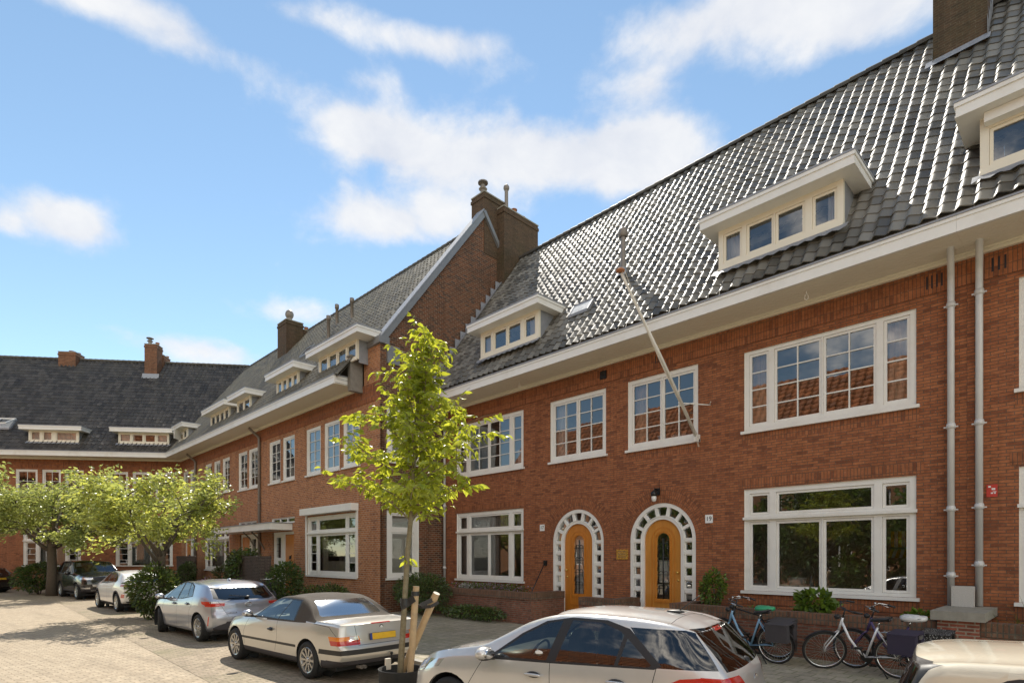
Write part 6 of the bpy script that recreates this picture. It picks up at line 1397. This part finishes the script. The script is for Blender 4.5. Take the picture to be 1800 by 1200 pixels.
def stake(label, a, c, r):
    a = Vector(a); c = Vector(c); o = thing('wooden_stake', label, 'tree stake', tuple(a)); b = MB(); d = c - a; n = 7
    b.tube([d * (i / n) + Vector((random.uniform(-.004, .004), random.uniform(-.004, .004), 0)) for i in range(n + 1)], [r * random.uniform(.95, 1.05) for _ in range(n + 1)], 14); b.build('post', 'stake_wood', o, smooth=False)
    e = MB(); t = d.normalized(); e.tube([d + t * .001, d + t * .004], r * .97, 14); e.build('sawn_end', 'ivory', o); return o
stake('upright round wooden stake beside the young tree trunk', (-6.66, 4.42, 0), (-6.68, 4.56, 1.62), .046)
stake('second wooden stake, leaning across behind the young tree with its sawn end up', (-7.22, 4.56, .1), (-6.50, 4.78, 1.52), .05)
b = MB(); b.lathe([(.062, -.05), (.066, -.05), (.066, .05), (.062, .05)], (-6.805, 4.46, 1.40), 'z', 14); pts = [(-6.86, 4.44, 1.36), (-6.76, 4.47, 1.38), (-6.66, 4.51, 1.40)]
def strap(b, P, h):
    for p, q in zip(P, P[1:]): b.bar(p, q, .012, h)
strap(b, [(-6.87, 4.46, 1.33), (-6.80, 4.40, 1.34), (-6.73, 4.47, 1.40), (-6.64, 4.50, 1.46)], .10); strap(b, [(-6.74, 4.56, 1.36), (-6.62, 4.62, 1.33), (-6.52, 4.70, 1.34), (-6.45, 4.78, 1.40)], .045); strap(b, [(-6.62, 4.60, 1.36), (-6.52, 4.72, 1.43)], .06)
b.lathe([(.050, -.03), (.054, -.03), (.054, .03), (.050, .03)], (-6.675, 4.545, 1.52), 'z', 14)
o = b.build('rubber_strap', 'black_plastic'); tag(o, 'black rubber straps binding the young tree to its two stakes', 'strap')
rg = thing('watering_ring', 'black plastic watering ring round the foot of the young tree', 'tree ring', (-6.88, 4.45, 0))
b = MB(); b.lathe([(.30, 0), (.32, .44), (.326, .46), (.314, .46), (.29, .02)], axis='z', n=40); b.build('ring_wall', 'rubber', rg, smooth=True); b = MB(); b.lathe([(.30, .22), (.001, .24)], axis='z', n=24); b.build('earth_fill', 'soil', rg)
b = MB(); b.box(-.345, -.305, -.06, .02, .40, .56); b.build('ring_clip', 'ivory', rg)
# ---- the two spreading cherry trees
def cherry(label, bx, by, fork, H, rx, ry, zc, rz, nleaf, size, mats, seed, limbs, rt):
    rnd = random.Random(seed); o = thing('cherry_tree', label, 'tree', (bx, by, 0)); b = MB(); br = MB(); pts = []
    b.tube([(0, 0, 0), (.03, .02, fork * .5), (-.04, .0, fork), (-.02, .03, fork * 1.25)], [rt * 1.25, rt, rt * .95, rt * .6], 12)
    tips = []
    for i in range(limbs):
        a = 6.2832 * (i + rnd.uniform(-.2, .2)) / limbs; k = rnd.uniform(.45, .75)
        e = Vector((rx * k * math.cos(a), ry * k * math.sin(a), zc + rz * rnd.uniform(-.2, .25)))
        P = limb(br, (-.03, 0, fork * rnd.uniform(.8, 1.15)), e, rt * .5, rt * .16, rnd, .10, 6)
        for j in range(6):
            s = P[rnd.randint(3, 6)]; a2 = a + rnd.uniform(-1.3, 1.3); f = rnd.uniform(.65, 1.02)
            t = Vector((rx * f * math.cos(a2), ry * f * math.sin(a2), zc + rz * (rnd.uniform(-1.0, 1.0) * math.sqrt(max(.05, 1 - (f * .9) ** 2)) * 1.1 - .12))); Q = limb(br, s, t, rt * .16, .012, rnd, .12, 5); tips.append(Q)
            for w_ in range(3):
                s2 = Q[rnd.randint(2, 5)]; t2 = s2 + Vector((rnd.gauss(0, .5), rnd.gauss(0, .5), rnd.uniform(-.25, .45))) * rx * .22; tips.append(limb(br, s2, t2, .012, .004, rnd, .1, 4))
    while len(pts) < nleaf:
        Q = tips[rnd.randrange(len(tips))]; i = rnd.randint(1, len(Q) - 2); p = Q[i].lerp(Q[i + 1], rnd.random()); d = (Q[-1] - Q[0]).normalized()
        cl = p + Vector((rnd.gauss(0, 1), rnd.gauss(0, 1), rnd.gauss(.2, .7))) * size * 1.2
        for _ in range(5): pts.append((cl + Vector((rnd.gauss(0, 1), rnd.gauss(0, 1), rnd.gauss(0, .6))) * size * .75, d + Vector((rnd.gauss(0, .8), rnd.gauss(0, .8), 0)), rnd.randrange(len(mats))))
    tr = b.build('trunk', 'bark_dark', o, smooth=True); br.build('branches', 'bark_dark', tr, smooth=True); leaf_mesh('leaves', mats, o, pts, size, .35, .45, seed=seed, cup=.2)
cherry('spreading cherry tree with yellow green leaves behind the blue grey hatchback', -21.8, 4.75, 1.9, 5, 2.6, 2.2, 3.6, 1.5, 11000, .14, ['leaf_cherry_yellow', 'leaf_cherry'], 31, 8, .12)
cherry('bigger cherry tree with a dense pale green crown at the left edge', -37.3, 3.2, 2.5, 7, 3.9, 3.4, 4.6, 2.5, 18000, .18, ['leaf_cherry', 'leaf_cherry'], 32, 9, .21)
# ---- bushes and hedges
bush('bush', 'large dark leafy bush on the kerb at the foot of the yellow green cherry tree', 'bush', (-21.25, 4.45, 0), .82, .78, .92, 2800, .12, ['leaf_mid', 'leaf_dark', 'leaf_dark', 'leaf_olive'], seed=41)
bush('bush', 'low green bush under the bigger cherry tree, left of the off road car', 'bush', (-39.3, 2.85, 0), 1.15, 1.15, .92, 2600, .14, ['leaf_mid', 'leaf_dark'], seed=42)
x, y, _ = fb(-4.55, -1.35); bush('shrub', 'round dark shrub between the dark brick wall and the shuttered window', 'shrub', (x, y, .09), .85, .7, .92, 2600, .11, ['leaf_dark', 'leaf_mid'], seed=43)
bush('hedge', 'dense clipped dark hedge below the gable window, behind the young tree', 'hedge', (-15.75, 11.0, .09), 1.25, .85, .72, 5200, .075, ['leaf_dark', 'leaf_mid', 'leaf_dark'], seed=44, lump=.16)
x, y, _ = fb(-1.9, -.75); bush('shrub', 'grey green low shrub against the brick under the corner of the gable house', 'shrub', (x, y, .09), .95, .6, .50, 1700, .09, ['leaf_olive', 'leaf_mid'], seed=45)
x, y, _ = fb(-3.2, -.8); bush('shrub', 'small feathery shrub under the shuttered window of the gable house', 'shrub', (x, y, .09), .55, .5, .45, 800, .10, ['leaf_olive', 'leaf_mid'], seed=46)
bush('ground_plant', 'leafy weeds sprouting at the foot of the planter wall of number 17', 'plants', (-13.4, 11.2, .09), 1.5, .38, .22, 1500, .09, ['leaf_mid', 'leaf_dark'], seed=47)
x, y, _ = fb(-17.4, -1.25); bush('conifer', 'small dark conifer in a pot by the far dark brick wall', 'conifer', (x, y, .3), .55, .5, .78, 1400, .10, ['leaf_dark'], seed=48)
b = MB(); b.lathe([(.001, 0), (.24, 0), (.30, .34), (.27, .34), (.25, .30), (.001, .3)], axis='z', n=20); o = b.build('plant_pot', 'terracotta', smooth=True, loc=(x, y, .09)); tag(o, 'round terracotta pot holding the dark conifer', 'plant pot')
# trailing ivy over the dark wall, planter with grasses, flowers
iv = thing('ivy', 'trailing ivy spilling over the left end of the dark brick wall by the porch', 'ivy', fb(-8.5, -1.85, 1.2)); rnd = random.Random(5); pts = []; b = MB(); ox, oy, oz = fb(-8.5, -1.85, 1.2)
for i in range(26):
    s = Vector(fb(-8.9 + rnd.random() * 1.3, -1.6 + rnd.uniform(-.15, .1), 2.06)) - Vector((ox, oy, oz)); e = s + Vector((rnd.uniform(-.4, .2), rnd.uniform(-.45, -.2), -rnd.uniform(.3, 1.2))); P = limb(b, s, e, .008, .004, rnd, .15, 5, sag=.5)
    for p in P:
        for _ in range(11): pts.append((p + Vector((rnd.gauss(0, .09), rnd.gauss(0, .07), rnd.gauss(0, .07))), (rnd.gauss(0, 1), -.6, .2), rnd.randrange(2)))
for i in range(500): q = fb(-8.9 + rnd.random() ** 1.5 * 2.0, -1.62 + rnd.gauss(0, .16), 2.06 + abs(rnd.gauss(0, .12))); pts.append((Vector(q) - Vector((ox, oy, oz)), (rnd.gauss(0, 1), rnd.gauss(0, 1), .3), rnd.randrange(2)))
b.build('stems', 'bark_dark', iv); leaf_mesh('leaves', ['leaf_mid', 'leaf_olive'], iv, pts, .12, .3, .6, seed=6)
x, y, _ = fb(-9.7, -1.9); b = MB(); b.holed(-.5, .5, 0, .85, [], -.3, .6); b.box(-.47, .47, -.27, .27, .6, .80, 1); o = b.build('wooden_planter', ['orange_door', 'soil'], loc=(x, y, .09)); tag(o, 'square orange brown wooden planter left of the ivy covered wall', 'planter')
bush('grasses', 'tuft of upright grey green plants in the wooden planter', 'plants', (x, y, .9), .5, .35, .32, 500, .16, ['leaf_olive'], seed=49, aspect=.2, droop=-.3)
x, y, _ = fb(-12.6, -1.5); bush('flowers', 'pink and violet flowers in front of the blinded window', 'flowers', (x, y, .09), .6, .5, .48, 700, .09, ['leaf_mid', 'petal'], seed=50)
# planting inside the planter walls
bush('flower_bed', 'mixed low flowers filling the planter below the window of number 17', 'flowers', (-14.0, 12.4, .86), 2.3, .5, .15, 2600, .055, ['leaf_mid', 'leaf_lime', 'leaf_olive', 'petal'], seed=51, lump=.6, droop=-.2)
bush('flowers', 'clump of white flowers standing out in the planter of number 17', 'flowers', (-14.6, 12.0, .93), .34, .2, .10, 240, .05, ['petal_white', 'leaf_mid', 'petal_white'], seed=52, stems=3)
bush('shrub', 'yellow green shrub in the planter beside the right arched door', 'shrub', (-6.25, 12.45, .82), .30, .27, .46, 900, .085, ['leaf_lime', 'leaf_mid'], seed=53)
bush('hydrangea', 'bright green hydrangea in the planter left of the white bicycle', 'shrub', (-3.98, 12.12, .84), .36, .28, .24, 260, .17, ['leaf_lime', 'leaf_lime', 'leaf_mid'], seed=54, aspect=.62)
bush('ground_plant', 'small bright green plant in the planter beside the brick pillar', 'plants', (-2.25, 12.15, .80), .24, .22, .13, 220, .10, ['leaf_lime'], seed=55, aspect=.6)
bush('ground_plant', 'sparse low weeds in the middle of the planter of number 19', 'plants', (-5.1, 12.1, .80), .55, .25, .08, 220, .07, ['leaf_olive', 'leaf_lime'], seed=56)
gt = thing('ornamental_grass', 'tuft of long spiky green leaves behind the low wall right of the pillar', 'plants', (-.55, 12.3, .84)); rnd = random.Random(9); b = MB()
for i in range(240):
    a = rnd.uniform(0, 6.283); l = rnd.uniform(.25, .62); el = rnd.uniform(.35, 1.35); ox_, oy_ = rnd.gauss(0, .22), rnd.gauss(0, .10); w_ = rnd.uniform(.005, .011); pr = None
    for k in range(6):
        t = k / 5; r = l * t * math.cos(el) + .10 * t * t; z = l * t * math.sin(el) - .22 * t * t * (1.5 - el); c = Vector((ox_ + r * math.cos(a), oy_ + r * math.sin(a), z)); s = Vector((-math.sin(a), math.cos(a), 0)) * w_ * (1 - t * .9)
        cur = (b.p(c - s), b.p(c + s))
        if pr: b.idx((pr[0], pr[1], cur[1], cur[0]), 0, [(i * .37 % 1, .2)] * 4)
        pr = cur
b.build('blades', 'leaf_mid', gt, smooth=True)
bush('shrub', 'dark low shrub at the right edge behind the spiky grass', 'shrub', (.25, 12.5, .84), .5, .35, .25, 600, .09, ['leaf_dark', 'leaf_mid'], seed=57)
# fallen twig on the road
b = MB(); b.tube([(0, 0, .02), (.18, .05, .035), (.4, .06, .015)], [.008, .012, .004], 5); o = b.build('twig', 'bark_dark', loc=(-8.9, 3.25, .004)); tag(o, 'dark twig lying on the road beside the silver convertible', 'twig')
# trees across the street, behind the camera (they show in the lower panes)
def back_tree(x, y, seed):
    rnd = random.Random(seed); o = thing('street_tree', 'leafy street tree across the road, mirrored in the ground floor panes', 'tree', (x, y, .1), 0, 'trees across the road'); b = MB(); pts = []
    b.tube([(0, 0, 0), (.05, 0, 1.6), (0, .05, 3.2)], [.16, .12, .07], 10)
    lumps = [Vector((rnd.uniform(-2.0, 2.0), rnd.uniform(-1.2, 1.2), rnd.uniform(.6, 5.4))) for _ in range(26)]
    for q in lumps: limb(b, (0, 0, 1.6), q, .05, .01, rnd)
    for _ in range(3800): q = lumps[rnd.randrange(26)]; d = Vector((rnd.gauss(0, 1), rnd.gauss(0, 1), rnd.gauss(0, 1))).normalized(); pts.append((q + d * .8 * rnd.random() ** .4, d, rnd.randrange(3)))
    b.build('trunk', 'bark_dark', o, smooth=True); leaf_mesh('leaves', ['leaf_mid', 'leaf_lime', 'leaf_dark'], o, pts, .26, .2, .5, seed=seed)
for i, (x, y) in enumerate(((-17.5, -7.4), (-14.2, -7.2), (-11.2, -7.5), (-8.3, -7.3), (-5.2, -7.4), (-22.5, -7.5))): back_tree(x, y - 1.5, 60 + i)

# ------------------------------------------------------------------ bicycles
def bicycle(label, col, bx, by, rz, lean, steer, pannier=None, cover=None, saddle='black_plastic', step=True, rim_col='chrome', zg=.09, bar_col='black_plastic', fenders='black_plastic'):
    """local x: rear hub at 0, front hub at +1.10; leans towards local +y"""
    o = thing('bicycle', label, 'bicycle', (bx, by, zg)); o.rotation_euler = (R(lean), 0, rz); o.rotation_mode = 'XYZ'; o['group'] = 'bicycles leaning on the planter wall'
    r = .345; Wb = 1.10
    def wheel_b(T_):
        b = MB(T_); pr = [(r - .05 + .022 * math.cos(a) + .03, .019 * math.sin(a)) for a in [6.2832 * i / 10 for i in range(11)]]; b.lathe(pr, axis='y', n=44, m=0); w_ = b.build('wheel', 'rubber', o, smooth=True)
        q = MB(T_); q.lathe([(r - .040, -.013), (r - .048, -.012), (r - .056, 0), (r - .048, .012), (r - .040, .013)], axis='y', n=44, m=0); q.build('rim', rim_col, w_, smooth=True)
        q = MB(T_); q.tube([(0, -.05, 0), (0, .05, 0)], .018, 8)
        for k in range(30):
            a = 6.2832 * k / 30; a2 = a + (.5 if k % 2 else -.5) * .8; q.tube([(.018 * math.cos(a2), .025 * (1 if k % 4 < 2 else -1), .018 * math.sin(a2)), ((r - .05) * math.cos(a), 0, (r - .05) * math.sin(a))], .0016, 3, cap=False)
        q.build('spokes', 'alloy', w_)
    wheel_b(Matrix.Translation((0, 0, r)))
    hd = Vector((.82, 0, .82)); st_ax = Vector((-.30, 0, .95)).normalized()
    Tf = Matrix.Translation(hd) @ Matrix.Rotation(steer, 4, st_ax) @ Matrix.Translation(-hd)
    wheel_b(Tf @ Matrix.Translation((Wb, 0, r)))
    b = MB(); bb = (.46, 0, .29); hl, hu = Vector((.86, 0, .70)), Vector((.79, 0, .92)); sx_ = (.27, 0, .80)
    if step: b.tube([hu - Vector((-.02, 0, .06)), (.70, 0, .58), (.58, 0, .40), bb], .021, 10); b.tube([hl, (.74, 0, .50), (.62, 0, .34), bb], .016, 10) if False else None
    else: b.tube([hl, bb], .019, 10); b.tube([hu, sx_], .015, 10)
    b.tube([bb, sx_], .018, 10); b.tube([hl, hu], .021, 10)
    for s in (-1, 1): b.tube([(bb[0], s * .02, bb[2]), (.1, s * .055, r), (0, s * .06, r)], .010, 6); b.tube([(sx_[0], s * .015, sx_[2] - .05), (0, s * .06, r)], .009, 6)
    b.build('frame', col, o, smooth=True)
    f = MB(Tf)
    for s in (-1, 1): f.tube([hl + Vector((0, s * .02, -.01)), hl + Vector((.05, s * .055, -.06)), (Wb - .02, s * .058, r + .08), (Wb, s * .055, r)], .012, 7)
    fk = f.build('fork', col if step else 'black_plastic', o, smooth=True)
    h = MB(Tf); top = hu + st_ax * .17
    h.tube([hu, top], .013, 8); h.tube([top, top + Vector((.06, 0, .02))], .014, 8); c = top + Vector((.06, 0, .02))
    h.tube([(c.x - .22, -.29, c.z - .02), (c.x - .13, -.285, c.z + .01), (c.x - .02, -.22, c.z + .035), c + Vector((0, -.06, .0)), c + Vector((0, .06, 0)), (c.x - .02, .22, c.z + .035), (c.x - .13, .285, c.z + .01), (c.x - .22, .29, c.z - .02)], .011, 8, 1)
    for s in (-1, 1): h.tube([(c.x - .25, s * .292, c.z - .026), (c.x - .13, s * .287, c.z + .01)], .017, 8, 0); h.tube([(c.x - .05, s * .24, c.z + .01), (c.x - .16, s * .26, c.z - .03)], .006, 5, 1); h.tube([(c.x - .03, s * .2, c.z + .03), (c.x + .06, s * .1, c.z - .02), (hl.x + .05, s * .03, hl.z + .1)], .003, 4, 0)
    h.blob((c.x + .07, 0, c.z - .16), .05, .045, .045, 0, 10, 6); h.blob((c.x - .02, -.1, c.z + .05), .022, .022, .018, 1, 8, 6)
    h.build('handlebar', ['black_plastic', 'chrome' if bar_col != 'black_plastic' else 'black_plastic'], o, smooth=True)
    s_ = MB(); s_.tube([sx_, (.24, 0, .90)], .013, 8)
    s_.build('seat_post', 'chrome', o, smooth=True)
    s_ = MB(); rows = []
    for i in range(9):
        t = i / 8; x = .08 + .29 * t; w_ = .105 * (1 - t) ** .7 * (1 if t > .05 else .75) + .018; rows.append([s_.p(x, w_ * math.cos(a), .935 + .035 * (1 - t) * abs(math.cos(a)) + .03 * math.sin(a) - .02 * t) for a in [6.2832 * k / 10 for k in range(10)]])
    for p, q in zip(rows, rows[1:]):
        for k in range(10): s_.idx((p[k], p[(k + 1) % 10], q[(k + 1) % 10], q[k]))
    s_.idx(rows[0]); s_.idx(rows[-1][::-1]); s_.build('saddle', saddle, o, smooth=True)
    if cover:
        s_ = MB(); s_.blob((.20, 0, .955), .19, .125, .055, 0, 18, 8, .8); me = s_.build('saddle_cover', cover, o, smooth=True)
        for v in me.data.vertices: v.co += Vector(noise.noise_vector(v.co * 14)) * .018
    for (cx_, T_) in ((0, None), (Wb, Tf)):
        g = MB(T_); a0, a1 = ((20, 190) if cx_ == 0 else (35, 165)); pr = None
        for i in range(19):
            a = R(a0 + (a1 - a0) * i / 18); rr = r + .022; c_ = [g.p(cx_ + rr * math.cos(a), s, r + rr * math.sin(a) - abs(s) * .4) for s in (-.028, 0, .028)]
            if pr: [g.idx((pr[k], pr[k + 1], c_[k + 1], c_[k])) for k in (0, 1)]
            pr = c_
        g.build('mudguard', fenders, o, smooth=True)
    k = MB(); k.tube([(.20, -.05, .74), (-.02, -.06, .755), (-.30, -.06, .755), (-.30, .06, .755), (-.02, .06, .755), (.20, .05, .74)], .007, 6); k.tube([(-.1, 0, .755), (.16, 0, .755)], .006, 5)
    for s in (-1, 1): k.tube([(-.24, s * .06, .75), (0, s * .075, r)], .006, 5)
    k.box(-.335, -.305, -.05, .05, .68, .73); k.build('luggage_rack', 'black_metal' if col != 'bike_white' else 'alloy', o)
    b = MB(); b.lathe([(.001, -.045), (.10, -.045), (.10, -.035), (.001, -.035)], (.46, 0, .29), 'y', 20); b.bar((.46, -.06, .29), (.40, -.075, .13), .022, .014); b.bar((.46, .06, .29), (.52, .075, .45), .022, .014); b.box(.34, .45, -.16, -.08, .115, .14); b.box(.47, .58, .08, .16, .44, .465); b.bar((0, -.045, r), (.46, -.05, .29), .012, .07); b.bar((.30, .08, .30), (.10, .16, .02), .014, .014)
    b.build('crankset', 'black_metal', o)
    if pannier:
        b = MB()
        for s in (-1, 1):
            y0, y1 = (s * .075, s * .20) if s > 0 else (s * .20, s * .075); P = []
            b.box(-.30, .08, y0, y1, .44, .74, 0)
        b.box(-.31, .09, -.205, .205, .742, .762, 0); b.box(-.305, .085, -.212, -.2005, .60, .76, 0)
        for x in (-.22, .0): b.box(x - .015, x + .015, -.222, -.2125, .52, .76, 1); b.box(x - .025, x + .025, -.228, -.2225, .55, .60, 1)
        me = b.build('pannier_bag', [pannier, 'black_plastic'], o)
        mod = me.modifiers.new('soft', 'BEVEL'); mod.width = .018; mod.segments = 2
    return o
rzb = math.atan2(.10, -1.14)
bicycle('white step through bicycle with its front wheel turned and a dark violet pannier bag', 'bike_white', -2.26, 10.72, rzb, -6, R(32), 'bag_navy', fenders='black_plastic')
bicycle('dark purple bicycle with a patterned pannier, half hidden behind the white one', 'bike_purple', -1.93, 11.18, math.pi - .02, -7, R(-10), 'bag_pattern', 'plastic_bag', bar_col='chrome')
bicycle('light blue bicycle with a grey pannier bag, nearest the right arched door', 'bike_blue', -4.12, 10.62, math.pi - .06, -6, R(20), 'bag_dark', None, bar_col='chrome')
bicycle('black bicycle with a green saddle cover, behind the light blue one', 'black_metal', -4.30, 11.15, math.pi - .02, -6, R(-14), 'bag_dark', 'green_plastic', step=False, bar_col='chrome')
o = bicycle('dark bicycle parked by the shrub under the gable house, only its handlebar showing', 'black_metal', *fb(-4.9, -2.15)[:2], .15, 3, R(-15), None, step=False, bar_col='chrome'); o['group'] = 'bicycles further down the square'
wx, wy, _ = FC.w(-9.2, -1.2); o = bicycle('dark bicycle against the far house, between the black hatchback and the low bush', 'black_metal', wx, wy, R(53), -3, R(10), None, step=False, bar_col='chrome', zg=.0); o['group'] = 'bicycles further down the square'
wx, wy, _ = FC.w(-8.2, -.8); o = bicycle('second dark bicycle close to the far house wall, behind the low bush', 'black_metal', wx, wy, R(53), -3, R(30), None, step=False, bar_col='chrome', zg=.0); o['group'] = 'bicycles further down the square'
